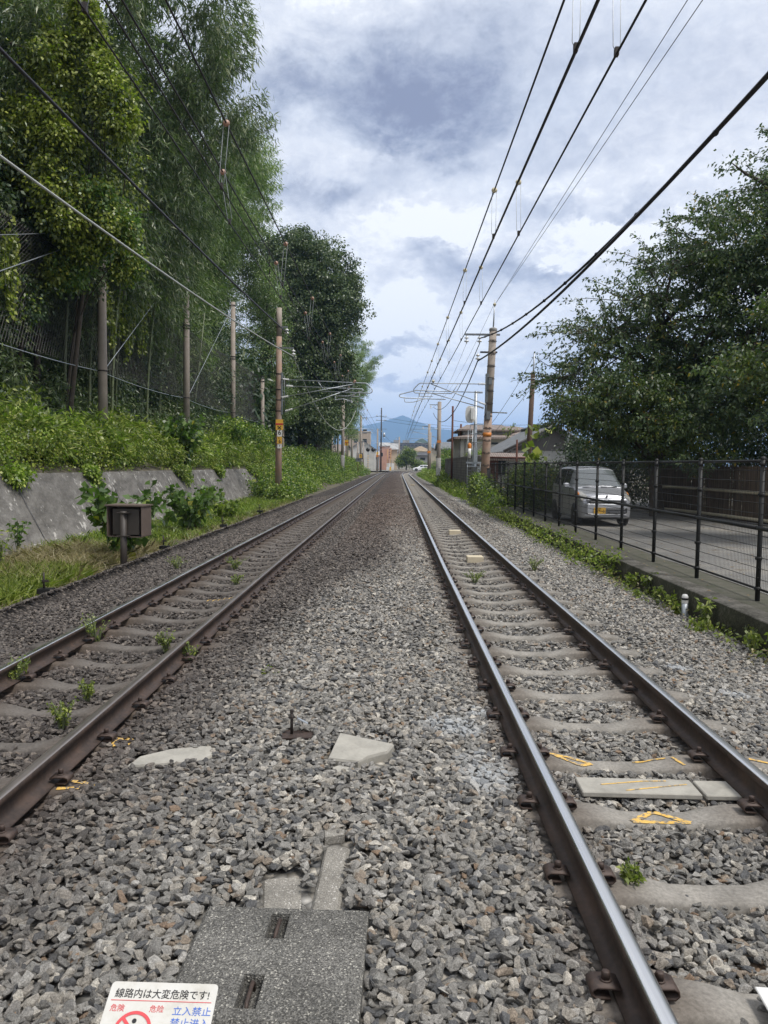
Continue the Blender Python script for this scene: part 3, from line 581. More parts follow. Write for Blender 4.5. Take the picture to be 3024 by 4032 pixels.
# danger sign leaning just in front of the cover slab
def text_obj(name, body, size, mat, parent, loc, rot=(0, 0, 0), bold=0.0, shear=0.0, sx=1.0, ext=.0006, align='LEFT'):
    cu = bpy.data.curves.new(name, 'FONT'); cu.body = body; cu.size = size; cu.offset = bold; cu.shear = shear; cu.extrude = ext; cu.align_x = align; cu.align_y = 'BOTTOM_BASELINE' if False else 'BOTTOM'; cu.resolution_u = 6
    tmp = bpy.data.objects.new(name, cu); COL.objects.link(tmp); bpy.context.view_layer.update()
    me = bpy.data.meshes.new_from_object(tmp.evaluated_get(bpy.context.evaluated_depsgraph_get())); bpy.data.objects.remove(tmp); bpy.data.curves.remove(cu)
    me.name = name; me.materials.clear(); me.materials.append(mat)
    o = link(name, me, parent, loc, rot); o.scale = (sx, 1, 1)
    return o, (max(v.co.x for v in me.vertices) - min(v.co.x for v in me.vertices) if me.vertices else 0)
def fit_text(name, body, width, height, mat, parent, x, y, z=.0035, bold=0.0, shear=0.0):
    """text scaled so that it fills a width x height box whose lower left corner is x, y"""
    o, wd = text_obj(name, body, height * 1.25, mat, parent, (0, 0, z), bold=bold, shear=shear)
    vs = o.data.vertices
    if not vs: return o
    x0 = min(v.co.x for v in vs); y0 = min(v.co.y for v in vs); y1 = max(v.co.y for v in vs)
    sx = width / max(wd, 1e-6); sy = height / max(y1 - y0, 1e-6); o.scale = (sx, sy, 1); o.location = (x - x0 * sx, y - y0 * sy, z); return o
t = NT('worn white sign'); n = t.noise(9, 6, .7); n2 = t.noise(40, 4)
M['sign_white'] = t.set(t.mix(t.ramp(n2, [(.68, 0.0), (.76, .5)]), t.ramp(n, [(.3, (.46, .43, .37)), (.5, (.58, .56, .51)), (.8, (.64, .63, .60))]), (.35, .24, .2)), .45)
M['sign_red'] = simple('sign red', (.62, .07, .08), .5, 0, var=.15); M['sign_blue'] = simple('sign blue', (.06, .16, .55), .5, 0, var=.15)
def danger_sign():
    # sign-local: x right, y up the face, z out of the face; origin at the upper left corner
    A = Vector((-.80, 2.15, .08)); B = Vector((-.49, 2.15, .077)); C_ = Vector((-.80, 2.05, .03)); ex = (B - A).normalized(); ey = (A - C_).normalized(); ez = ex.cross(ey).normalized(); ey = ez.cross(ex)
    W = (B - A).length; Ht = .24
    r = thing('danger_sign', 'white danger sign board with red prohibition circle and black writing, leaning at the bottom edge', 'sign')
    r.matrix_world = Matrix(((ex.x, ey.x, ez.x, A.x), (ex.y, ey.y, ez.y, A.y), (ex.z, ey.z, ez.z, A.z), (0, 0, 0, 1)))
    b = mb(); n = 5; rad = .012; pts = []
    for (cx, cyy, a0) in ((W - rad, -rad, 0), (rad, -rad, 90), (rad, -Ht + rad, 180), (W - rad, -Ht + rad, 270)):
        for k in range(n): q = R(a0 + 90 * k / (n - 1)); pts.append((cx + rad * math.cos(q), cyy + rad * math.sin(q), 0))
    b.extr([(p[0], p[1], -.0035) for p in pts], (0, 0, 0), (0, 0, .004)); b.build('board', M['sign_white'], r)
    k = W / .317        # pixel-measured layout scaled to the board
    fit_text('lettering', '線路内は大変危険です!', .277 * k, .026, M['black'], r, .018, -.045, z=.001, bold=.00015)
    b = mb(); b.box((W * .5, -.052, .0012), (W * .93, .0016, .0012)); b.build('rule', M['sign_red'], r)
    fit_text('lettering', '危険', .040, .019, M['sign_red'], r, .016, -.082, z=.001); fit_text('lettering', '危险', .040, .019, M['sign_red'], r, .128, -.082, z=.001)
    fit_text('lettering', '立入禁止', .108, .0235, M['sign_blue'], r, .195, -.088, z=.001); fit_text('lettering', '禁止进入', .108, .0235, M['sign_blue'], r, .195, -.119, z=.001); fit_text('lettering', '출입금지', .108, .0235, M['sign_blue'], r, .195, -.151, z=.001)
    cx, cyy, ro, ri = .094, -.133, .053, .044; b = mb(); n = 40
    b.add([(cx + q * math.cos(2 * PI * i / n), cyy + q * math.sin(2 * PI * i / n), .0022) for q in (ri, ro) for i in range(n)], [(i, n + i, n + (i + 1) % n, (i + 1) % n) for i in range(n)])
    d = Vector((.707, -.707, 0)); s_ = Vector((.707, .707, 0)) * .0045; c0 = Vector((cx, cyy, .0026)); b.add([c0 - d * .046 - s_, c0 + d * .046 - s_, c0 + d * .046 + s_, c0 - d * .046 + s_], [(0, 1, 2, 3)]); b.build('prohibition_ring', M['sign_red'], r)
    b = mb(); n = 14; b.add([(cx + .0065 * math.cos(2 * PI * i / n), -.106 + .0065 * math.sin(2 * PI * i / n), .0014) for i in range(n)], [tuple(range(n))])
    b.add([(cx + x, -.106 + y, .0014) for x, y in ((-.014, -.010), (.014, -.010), (.017, -.014), (.017, -.038), (.012, -.038), (.011, -.018), (.010, -.062), (.002, -.062), (0, -.040), (-.002, -.062), (-.010, -.062), (-.011, -.018), (-.012, -.038), (-.017, -.038), (-.017, -.014))], [(0, 1, 2, 5, 11, 14), (2, 3, 4, 5), (14, 11, 12, 13), (5, 6, 7, 8), (11, 8, 9, 10), (5, 8, 11)]); b.build('pedestrian_symbol', M['black'], r)
    b = mb(); b.box((W * .5, -.12, -.010), (.03, .2, .012)); b.build('bracket', M['steel_dark'], r)
    b = mb(); b.tube([(W * .5, -.12, -.012), (W * .5, -.24, -.10), (W * .5, -.42, -.10)], .015, 8); b.build('post', M['steel_dark'], r)
danger_sign()

# ------------------------------------------------------------------ right hand kerb wall, lot, fence
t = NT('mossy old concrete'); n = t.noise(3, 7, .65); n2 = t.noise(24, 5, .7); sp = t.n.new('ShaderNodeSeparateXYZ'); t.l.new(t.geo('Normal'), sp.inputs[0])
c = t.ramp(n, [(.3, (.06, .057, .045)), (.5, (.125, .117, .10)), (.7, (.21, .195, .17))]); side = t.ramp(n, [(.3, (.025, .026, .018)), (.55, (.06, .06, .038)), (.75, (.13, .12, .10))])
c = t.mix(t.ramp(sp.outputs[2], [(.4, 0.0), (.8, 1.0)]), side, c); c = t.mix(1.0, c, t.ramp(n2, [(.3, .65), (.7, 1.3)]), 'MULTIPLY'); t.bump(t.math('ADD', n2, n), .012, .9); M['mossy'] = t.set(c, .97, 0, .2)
def kerb_wall():
    V = []; F = []; ys = np.arange(1.0, 37.1, .3); P = [(4.02, -.75), (4.03, -.30), (4.045, -.068), (4.06, -.052), (4.20, -.05), (4.34, -.052), (4.35, -.4)]
    for y in ys:
        j = mnoise.noise((0, y * 1.7, 0)) * .014
        for (x, z) in P: V.append((x + (j if x < 4.3 else 0) + mnoise.noise((x * 3, y * 2.1, z)) * .01, y, z + mnoise.noise((x * 3, y * 3, z * 2)) * .006))
    n = len(P); F = [(i * n + k, i * n + k + 1, (i + 1) * n + k + 1, (i + 1) * n + k) for i in range(len(ys) - 1) for k in range(n - 1)]
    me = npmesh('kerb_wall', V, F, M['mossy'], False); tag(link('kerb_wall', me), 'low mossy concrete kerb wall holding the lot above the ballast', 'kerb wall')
kerb_wall()
t = NT('worn asphalt'); n = t.noise(.6, 6, .6); n2 = t.noise(60, 3, .6); n3 = t.noise(2.6, 6, .7)
c = t.ramp(n, [(.3, (.14, .137, .13)), (.52, (.20, .194, .182)), (.68, (.28, .26, .225))]); c = t.mix(t.ramp(n3, [(.55, 0.0), (.68, .75)]), c, (.14, .11, .07)); c = t.mix(1.0, c, t.ramp(n2, [(.3, .6), (.7, 1.35)]), 'MULTIPLY'); t.bump(n2, .006); M['asphalt'] = t.set(c, .93, 0, .3)
def sheet(name, xs, ys, z, mat, amp=.01, kind='structure'):
    XX, YY = np.meshgrid(xs, ys); ZZ = z + np.array([mnoise.noise((a * .6, b * .6, 1)) * amp for a, b in zip(XX.ravel(), YY.ravel())]); nx, ny = len(xs), len(ys); ii, jj = np.meshgrid(np.arange(nx - 1), np.arange(ny - 1)); a = (jj * nx + ii).ravel()
    return tag(link(name, npmesh(name, np.stack([XX.ravel(), YY.ravel(), ZZ], 1), np.stack([a, a + 1, a + nx + 1, a + nx], 1), mat, True)), kind=kind)
M['strip'] = simple('mossy concrete strip', (.085, .08, .062), .95, 0, var=.5, scale=5, c2=(.05, .055, .03), bump=.01)
sheet('fence_footing_strip', np.arange(4.34, 4.96, .1), np.arange(-2, 40, .6), -.056, M['strip'], .012)
sheet('road', np.arange(4.94, 14.1, .5), np.arange(-6, 62, 1.0), -.05, M['asphalt'], .02)

FX = 4.60
def fence_run():
    """each bay of the tall fence is one thing: post, rails and wire panel"""
    y0 = 9.66; n = 0; posts = [y0 + 1.945 * k for k in range(-4, 14)]
    # the shared meshes
    H0, H1 = -.06, 1.72; bay = 1.945
    b = mb(); b.tube([(0, 0, H0 - .25), (0, 0, H1)], .030, 10); b.lathe((0, 0, H1), [(.033, 0), (.033, .018), (.022, .034), (0, .04)], 10); post = b
    def rails():
        b = mb(); b.tube([(.034, 0, H1 - .02), (.034, bay, H1 - .02)], .019, 8); b.tube([(-.03, 0, .86), (-.03, bay, .86)], .026, 8); b.tube([(.034, 0, .085), (.034, bay, .085)], .016, 8); return b
    def panel():
        b = mb(); r = .0021
        for k in range(25):
            y = .02 + (bay - .04) * k / 38 * 38 / 24
        nv = 46
        for k in range(nv):
            y = bay * (k + .5) / nv; b.add([(-.0017, y - .0017, .06), (.0017, y - .0017, .06), (.0, y + .0018, .06), (-.0017, y - .0017, H1 - .02), (.0017, y - .0017, H1 - .02), (.0, y + .0018, H1 - .02)], [(0, 1, 4, 3), (1, 2, 5, 4), (2, 0, 3, 5)])
        for z in [.085 + .136 * k for k in range(1, 12)]:
            b.tube([(-.006, 0, z), (-.006, bay, z)], .0045, 5)
            if False: pass
        return b
    def bands():
        b = mb()
        for z in (.10, .48, .86, 1.28, 1.66): b.lathe((0, 0, z), [(.034, -.022), (.037, -.022), (.037, .022), (.034, .022)], 10); b.box((-.04, 0, z), (.014, .03, .03))
        return b
    PM = None; grp = 'bays of the black mesh fence'
    names = {}
    for i, y in enumerate(posts):
        if i == 0:
            root = thing('fence_bay', 'x', 'fence', (FX, y, 0), 0, grp)
            A_ = post.build('post', M['fence_black'], root); B_ = rails().build('rail', M['fence_black'], root); C_ = panel().build('wire_panel', M['fence_black'], root); D_ = bands().build('clamp', M['fence_black'], root); root0 = root; km = kidmap(root0)
        else:
            root = copy_tree(root0, km); root.location = (FX, y, 0)
        vis = i - 4
        root['label'] = 'bay of the tall black mesh fence along the right side lot'
fence_run()
# lower older fence that carries on beyond
def low_fence():
    r = thing('low_fence', 'lower black mesh fence overgrown with vines, beyond the tall fence', 'fence', (0, 0, 0))
    P = [(4.62, 37.1), (4.75, 40.5), (4.95, 44.0)]; b = mb(); w_ = mb()
    for (a, c) in zip(P[:-1], P[1:]):
        a3 = Vector((*a, 0)); c3 = Vector((*c, 0)); n_ = 26
        w_.tube([a3 + Vector((0, 0, 1.45)), c3 + Vector((0, 0, 1.45))], .02, 6); w_.tube([a3 + Vector((0, 0, .8)), c3 + Vector((0, 0, .8))], .014, 6); w_.tube([a3 + Vector((0, 0, .1)), c3 + Vector((0, 0, .1))], .014, 6)
        for k in range(n_): p = a3.lerp(c3, k / n_); w_.tube([p + Vector((0, 0, .08)), p + Vector((0, 0, 1.45))], .006, 4)
        for k in range(7): z = .1 + k * .2; w_.tube([a3 + Vector((0, 0, z)), c3 + Vector((0, 0, z))], .005, 4)
    for p in P: q = mb(); q.tube([(*p, -.2), (*p, 1.52)], .03, 8); q.build('post', M['fence_black'], r)
    w_.build('wire_panel', M['fence_black'], r)
low_fence()
def marker_post():
    r = thing('marker_post', 'short grey post with white cap and black band beside the mossy kerb', 'marker post', (3.93, 10.28, -.40)); b = mb(); b.tube([(0, 0, -.2), (0, 0, .19)], .042, 12); b.build('shaft', M['steel_galv'], r)
    b = mb(); b.lathe((0, 0, .19), [(.0435, 0), (.0435, .045)], 12); b.lathe((0, 0, .262), [(.0435, 0), (.0435, .018), (.03, .045), (0, .052)], 12); b.build('cap', M['white'], r); b = mb(); b.lathe((0, 0, .235), [(.0445, 0), (.0445, .027)], 12); b.build('band', M['black'], r)
marker_post()

# bamboo screen fence across the lot
t = NT('brushwood screen'); s = t.map(t.co(), (26, 26, .5)); n = t.noise(1.0, 5, .7, s); n2 = t.noise(1.3, 4)
M['brush'] = t.set(t.mix(1.0, t.ramp(n, [(.3, (.035, .025, .017)), (.5, (.10, .072, .048)), (.72, (.21, .16, .11))]), t.ramp(n2, [(.3, .6), (.7, 1.25)]), 'MULTIPLY'), .9); t.bump(n, .02)
M['bamboo_pole'] = simple('weathered bamboo pole', (.62, .55, .40), .6, 0, var=.3, scale=7)
def brush_fence():
    r = thing('brushwood_fence', 'brown brushwood screen fence with bamboo rails at the back of the lot', 'fence'); a = Vector((9.95, 29.6, 0)); c = Vector((13.6, 12.0, 0)); d = (c - a); ln = d.length; d = d / ln; nrm = Vector((d.y, -d.x, 0))
    b = mb(); random.seed(3); n_ = 560
    for i in range(n_):
        p = a + d * (ln * i / n_); z1 = 1.66 + random.uniform(-.05, .05); wv = ln / n_ * .62; o_ = nrm * random.uniform(-.02, .02); q = p + o_; lean = d * random.uniform(-.02, .02)
        b.add([q - d * wv + Vector((0, 0, -.2)), q + d * wv + Vector((0, 0, -.2)), q + d * wv + lean + Vector((0, 0, z1)), q - d * wv + lean + Vector((0, 0, z1)), q + nrm * .03 + Vector((0, 0, -.2)), q + nrm * .03 + lean + Vector((0, 0, z1))], [(0, 1, 2, 3), (1, 4, 5, 2), (4, 0, 3, 5)])
    b.build('brushwood', M['brush'], r)
    side = nrm if (nrm.x < 0) else -nrm
    for z in (.06, .88): b = mb(); b.tube([a + side * .06 + Vector((0, 0, z + .02 * math.sin(k))) + d * (ln * k / 12) for k in range(13)], .055, 8); b.build('rail', M['bamboo_pole'], r)
    for k in range(6): p = a + d * (ln * k / 5) + side * .04; b = mb(); b.tube([p + Vector((0, 0, -.2)), p + Vector((0, 0, 1.75))], .04, 8); b.build('post', M['wood'], r)
brush_fence()

def litter():
    r = np.random.default_rng(8); n = 1500; x = np.where(r.random(n) < .5, r.uniform(8.5, 11.5, n), r.uniform(4.1, 9.5, n)); y = r.uniform(6, 34, n); P = np.stack([x, y, np.full(n, -.035)], 1); a = r.uniform(0, 6.28, n); L_ = r.uniform(.03, .07, n)
    D = np.stack([np.cos(a), np.sin(a), 0 * a], 1) * L_[:, None]; S_ = np.stack([-np.sin(a), np.cos(a), .3 + 0 * a], 1) * L_[:, None] * .3
    V = np.stack([P - D / 2, P + S_, P + D / 2, P - S_ + np.array([0, 0, .012])], 1).reshape(-1, 3); t = NT('fallen leaf'); t.set(t.ramp(t.geo('Random Per Island'), [(0, (.07, .045, .025)), (.5, (.16, .10, .045)), (.85, (.3, .2, .07)), (1, (.12, .16, .05))]), .9)
    tag(link('fallen_leaves', npmesh('fallen_leaves', V, np.arange(n * 4).reshape(-1, 4), t.m)), 'brown fallen leaves scattered over the lot and the kerb', 'fallen leaves', kind='stuff')
litter()
# ------------------------------------------------------------------ left: retaining wall, equipment box, stakes
t = NT('stained retaining wall'); st = t.map(t.co(), (3.2, .8, .55)); sn = t.noise(2.0, 7, .7, st); n = t.noise(1.1, 6, .65); n2 = t.noise(16, 5, .7); n3 = t.noise(9, 4, .6, t.map(t.co(), (1, .6, .35)))
c = t.ramp(sn, [(.28, (.05, .047, .043)), (.44, (.125, .118, .108)), (.58, (.20, .19, .175)), (.78, (.28, .265, .245))]); c = t.mix(t.ramp(n, [(.35, .55), (.65, 0.0)]), c, (.13, .12, .11))
c = t.mix(t.ramp(t.math('MULTIPLY', n3, t.ramp(n, [(.4, .75), (.65, 1.15)])), [(.565, 0.0), (.62, .85)]), c, (.44, .42, .39)); c = t.mix(1.0, c, t.ramp(n2, [(.3, .75), (.7, 1.2)]), 'MULTIPLY'); t.bump(t.math('ADD', n2, n3), .012, .7); M['wall'] = t.set(c, .95, 0, .2)
def retaining_wall():
    ys = np.arange(3, 58.1, .5); P = [(-7.95, -.8), (-8.02, -.42), (-8.12, -.34), (-8.20, -.33), (-8.62, .45), (-9.0, 1.22), (-9.02, 1.25), (-9.22, 1.25), (-9.24, .6)]; V = []
    for y in ys:
        for (x, z) in P: V.append((x + mnoise.noise((x, y * .7, z)) * .02, y, z + (-.002 * (y - 20) if z > .4 else 0) + mnoise.noise((x * 2, y, z)) * .01))
    n = len(P); F = [(i * n + k, i * n + k + 1, (i + 1) * n + k + 1, (i + 1) * n + k) for i in range(len(ys) - 1) for k in range(n - 1)]
    V += [tuple(V[k]) for k in range((len(ys) - 1) * n, len(ys) * n)]
    r = thing('retaining_wall', 'long sloping stained concrete retaining wall below the bamboo hillside on the left', 'retaining wall')
    link('wall', npmesh('wall', V, F, M['wall']), r)
    b = mb()
    for y in np.arange(6, 58, 6.0):
        a = Vector((-8.205, y, -.32)); c_ = Vector((-8.995, y, 1.20)); nrm = Vector((1.5, 0, .8)).normalized() * .006; b.add([a + nrm + Vector((0, -.012, 0)), a + nrm + Vector((0, .012, 0)), c_ + nrm + Vector((0, .012, 0)), c_ + nrm + Vector((0, -.012, 0))], [(0, 1, 2, 3)])
    b.build('joint', M['black'], r)
retaining_wall()
M['box_brown'] = simple('brown painted cabinet', (.05, .042, .036), .55, .1, var=.25, scale=4, c2=(.045, .036, .03)); M['box_side'] = simple('paler cabinet side', (.14, .105, .085), .6, .1, var=.25, scale=4)  # lid and shell get a paler brown than the inner box and post
def cabinet():
    r = thing('equipment_cabinet', 'brown steel equipment cabinet on a round post beside the ballast edge', 'cabinet', (-4.93, 14.0, -.42), -.10)
    W, D_, Hh, z0 = .66, .42, .58, .62
    b = mb(); b.box((0, D_ / 2, z0 + Hh), (W + .06, D_ + .08, .025)); b.build('lid', M['box_side'], r)
    b = mb(); b.box((-W / 2, D_ / 2, z0 + Hh / 2), (.015, D_, Hh - .03)); b.box((W / 2, D_ / 2, z0 + Hh / 2), (.015, D_, Hh - .03)); b.box((0, D_, z0 + Hh / 2), (W - .02, .015, Hh - .03)); b.box((0, D_ / 2, z0 + .005), (W - .02, D_ - .02, .015)); b.build('shell', M['box_side'], r)
    b = mb(); b.bevbox((.02, .10, z0 + Hh / 2 - .01), (W - .15, .16, Hh - .1), .008); b.build('inner_box', M['box_brown'], r)
    b = mb(); b.tube([(0, -.03, -.3), (0, -.03, z0 + Hh - .10)], .062, 14); b.build('post', M['concrete_grey'] if False else M['box_brown'], r)
    for z in (z0 + .03, z0 + Hh - .13): b = mb(); b.box((0, -.02, z), (.22, .16, .014)); b.tube([(-.1, -.1, z), (-.1, .03, z)], .008, 6); b.tube([(.1, -.1, z), (.1, .03, z)], .008, 6); b.build('clamp', M['box_brown'], r)
cabinet()
def small_stake(x, y, lab):
    r = thing('trackside_stake', lab, 'stake', (x, y, -.36), random.uniform(-.2, .2)); b = mb(); b.box((0, 0, .10), (.2, .16, .07)); b.tube([(0, 0, -.1), (0, 0, .08)], .05, 8); b.build('block', M['black'], r); b = mb(); b.tube([(-.03, 0, .13), (-.03, 0, .36)], .014, 6); b.box((-.01, 0, .24), (.09, .03, .03)); b.build('rod', M['steel_dark'], r)
for x, y, lab in ((-4.92, 10.78, 'black block stake at the left ballast edge nearest the camera'), (-4.93, 16.5, 'black block stake just behind the brown cabinet'), (-4.97, 22.4, 'black block stake beside the farther broad leaved plant'), (-5.1, 29.3, 'tiny black block stake far along the left ballast edge')): small_stake(x, y, lab)
# ------------------------------------------------------------------ poles, arms, wires
def insulator(p, q, r=.06, n=6, mat=None):
    """ribbed insulator between two points"""
    b = mb(); p = Vector(p); q = Vector(q); d = q - p; ln = d.length; prof = [(.0001, 0), (r * .4, 0)]
    for k in range(n): z = ln * (k + .5) / n; prof += [(r * .4, z - ln * .28 / n), (r, z - ln * .05 / n), (r, z + ln * .05 / n), (r * .4, z + ln * .22 / n)]
    prof += [(r * .4, ln), (.0001, ln)]; b.lathe(p, prof, 10, axis=d.normalized()); return b
def hang_ins(p, parent, h=.42):
    b = mb(); b.lathe(p, [(.0001, 0), (.018, 0), (.018, -.06), (.10, -.11), (.11, -.15), (.03, -.17), (.025, -.23), (.11, -.27), (.12, -.32), (.03, -.34), (.02, -h), (.0001, -h)], 12); b.build('insulator', M['porcelain'], parent)
def bands(parent, zs, r, tilt=None, mat='steel_dark'):
    for z in zs:
        c = (0, 0, z) if tilt is None else tilt(z); b = mb(); b.lathe(c, [(r, -.03), (r + .014, -.03), (r + .014, .03), (r, .03)], 16); b.build('band', M[mat], parent)
def arm_set(parent, lines, y, xs, rr=.024):
    """lines: list of (name, points (x,z), radius)"""
    for (nm, pts, r_) in lines:
        b = mb(); b.tube([(x, y, z) for x, z in pts], r_, 8); b.build(nm, M['steel_galv'], parent)
def round_corner(P, r=.12, n=5):
    out = [P[0]]
    for a, b_, c in zip(P[:-2], P[1:-1], P[2:]):
        A_, B_, C_ = Vector(a), Vector(b_), Vector(c); d1 = (A_ - B_); d2 = (C_ - B_); k1 = min(r, d1.length * .45); k2 = min(r, d2.length * .45); p = B_ + d1.normalized() * k1; q = B_ + d2.normalized() * k2
        for i in range(n + 1): t_ = i / n; out.append(tuple((1 - t_) ** 2 * p + 2 * t_ * (1 - t_) * B_ + t_ ** 2 * q))
    return out + [P[-1]]
# --- left mast with the yellow and white signs
def left_mast():
    X0, Y0 = -6.30, 42.0; r = thing('catenary_mast', 'rust stained concrete catenary mast with yellow X and 6 signs on the left', 'mast', (X0, Y0, 0))
    b = mb(); b.tube([(0, 0, z) for z in (-1.0, 3, 6, 8.4)], [.185, .172, .158, .148], 18); b.build('pole', M['concrete_stained'], r)
    b = mb(); b.tube([(0, 0, 8.4), (0, 0, 9.93)], [.1475, .142], 18); b.build('pole_top', M['concrete'], r)
    bands(r, (4.4, 5.0, 5.55, 6.4, 7.8, 8.9, 2.3), .158)
    b = mb(); b.box((.17, -.05, 5.35), (.10, .12, 2.25)); b.tube([(.30, 0, 4.3), (.30, 0, 6.3)], .018, 6); b.build('bracket_channel', M['steel_grey'], r)
    # top arms with hanging insulators
    b = mb(); b.box((.22, 0, 8.92), (.5, .07, .07)); b.build('top_arm', M['steel_grey'], r); hang_ins((.42, 0, 8.89), r, .3)
    b = mb(); b.box((.40, 0, 7.80), (.8, .07, .07)); b.build('side_arm', M['steel_grey'], r); hang_ins((.78, 0, 7.77), r)
    ya = -.35
    S = lambda L_: [(x - X0, z) for x, z in L_]
    for (nm, P, y, rr) in (('top_tube', round_corner(S([(-5.70, 6.06), (-1.5, 5.92), (-1.19, 5.54), (-1.29, 5.39), (-3.95, 5.46)]), .1), ya, .026), ('second_tube', round_corner(S([(-5.57, 5.78), (-1.79, 5.68), (-1.70, 5.60), (-2.49, 5.29), (-3.3, 5.28)]), .12), -ya, .026),
                           ('diagonal_tube', S([(-5.74, 5.18), (-2.21, 5.87)]), ya, .024), ('diagonal_tube', S([(-5.61, 4.55), (-2.5, 5.64)]), -ya, .024), ('strut', S([(-4.16, 6.0), (-3.87, 5.59)]), ya, .018), ('steady_arm', round_corner(S([(-1.9, 5.38), (-1.9, 5.2), (-2.3, 5.22), (-2.39, 5.15)]), .05), ya, .018),
                           ('steady_arm', round_corner(S([(-3.25, 5.28), (-3.28, 5.06), (-2.85, 5.14), (-2.30, 4.98)]), .1), -ya, .02)):
        b = mb(); b.tube([(x, y, z) for x, z in P], rr, 8); b.build(nm, M['steel_galv'], r)
    for (a, c, y) in (((-6.05, 6.09), (-5.70, 6.06), ya), ((-5.95, 5.80), (-5.57, 5.78), -ya), ((-6.10, 5.10), (-5.74, 5.18), ya), ((-6.0, 4.42), (-5.61, 4.55), -ya)):
        insulator((a[0] - X0, y, a[1]), (c[0] - X0, y, c[1]), .075, 6).build('insulator', M['porcelain'], r); b = mb(); b.tube([(.12, 0, a[1]), (a[0] - X0, y, a[1])], .025, 6); b.build('hinge', M['steel_dark'], r)
    b = insulator((-2.16 - X0, ya, 5.95), (-2.16 - X0, ya, 6.10), .1, 1); b.build('wire_insulator', M['porcelain_o'], r)
    # signs
    def plate(nm, x0, x1, z0, z1, mat, y=-.21): b = mb(); b.box(((x0 + x1) / 2, y, (z0 + z1) / 2), (x1 - x0, .012, z1 - z0)); return b.build(nm, M[mat], r)
    p = plate('yellow_sign', -.13, .27, 3.37, 3.94, 'yellow'); b = mb(); b.box((.07, -.222, 3.69), (.40, .006, .085)); b.build('red_stripe', M['red'], p)
    b = mb(); 
    for sg in (-1, 1): b.box((.07, -.2225 - .001 * sg, 3.50), (.25, .006, .042), M=Matrix.Rotation(sg * .75, 3, 'Y'))
    b.build('cross_symbol', M['black'], p)
    p = plate('number_sign', -.05, .21, 3.02, 3.36, 'white'); o, wd = text_obj('numeral', '6', .36, M['black'], p, (.08, -.218, 3.045), (PI / 2, 0, 0), bold=.006, align='CENTER')
    p = plate('number_sign', -.05, .21, 2.64, 3.01, 'yellow'); text_obj('lettering', 'R', .13, M['black'], p, (.05, -.218, 2.86), (PI / 2, 0, 0), bold=.002, align='CENTER'); text_obj('numeral', '6', .26, M['black'], p, (.09, -.218, 2.63), (PI / 2, 0, 0), bold=.004, align='CENTER')
    p = plate('number_sign', -.03, .19, 2.38, 2.6, 'white'); text_obj('numeral', '7', .17, M['black'], p, (.08, -.218, 2.41), (PI / 2, 0, 0), bold=.002, align='CENTER')
    bands(r, (2.45, 2.85, 3.2, 3.7), .175, mat='steel_galv')
    return r
left_mast()
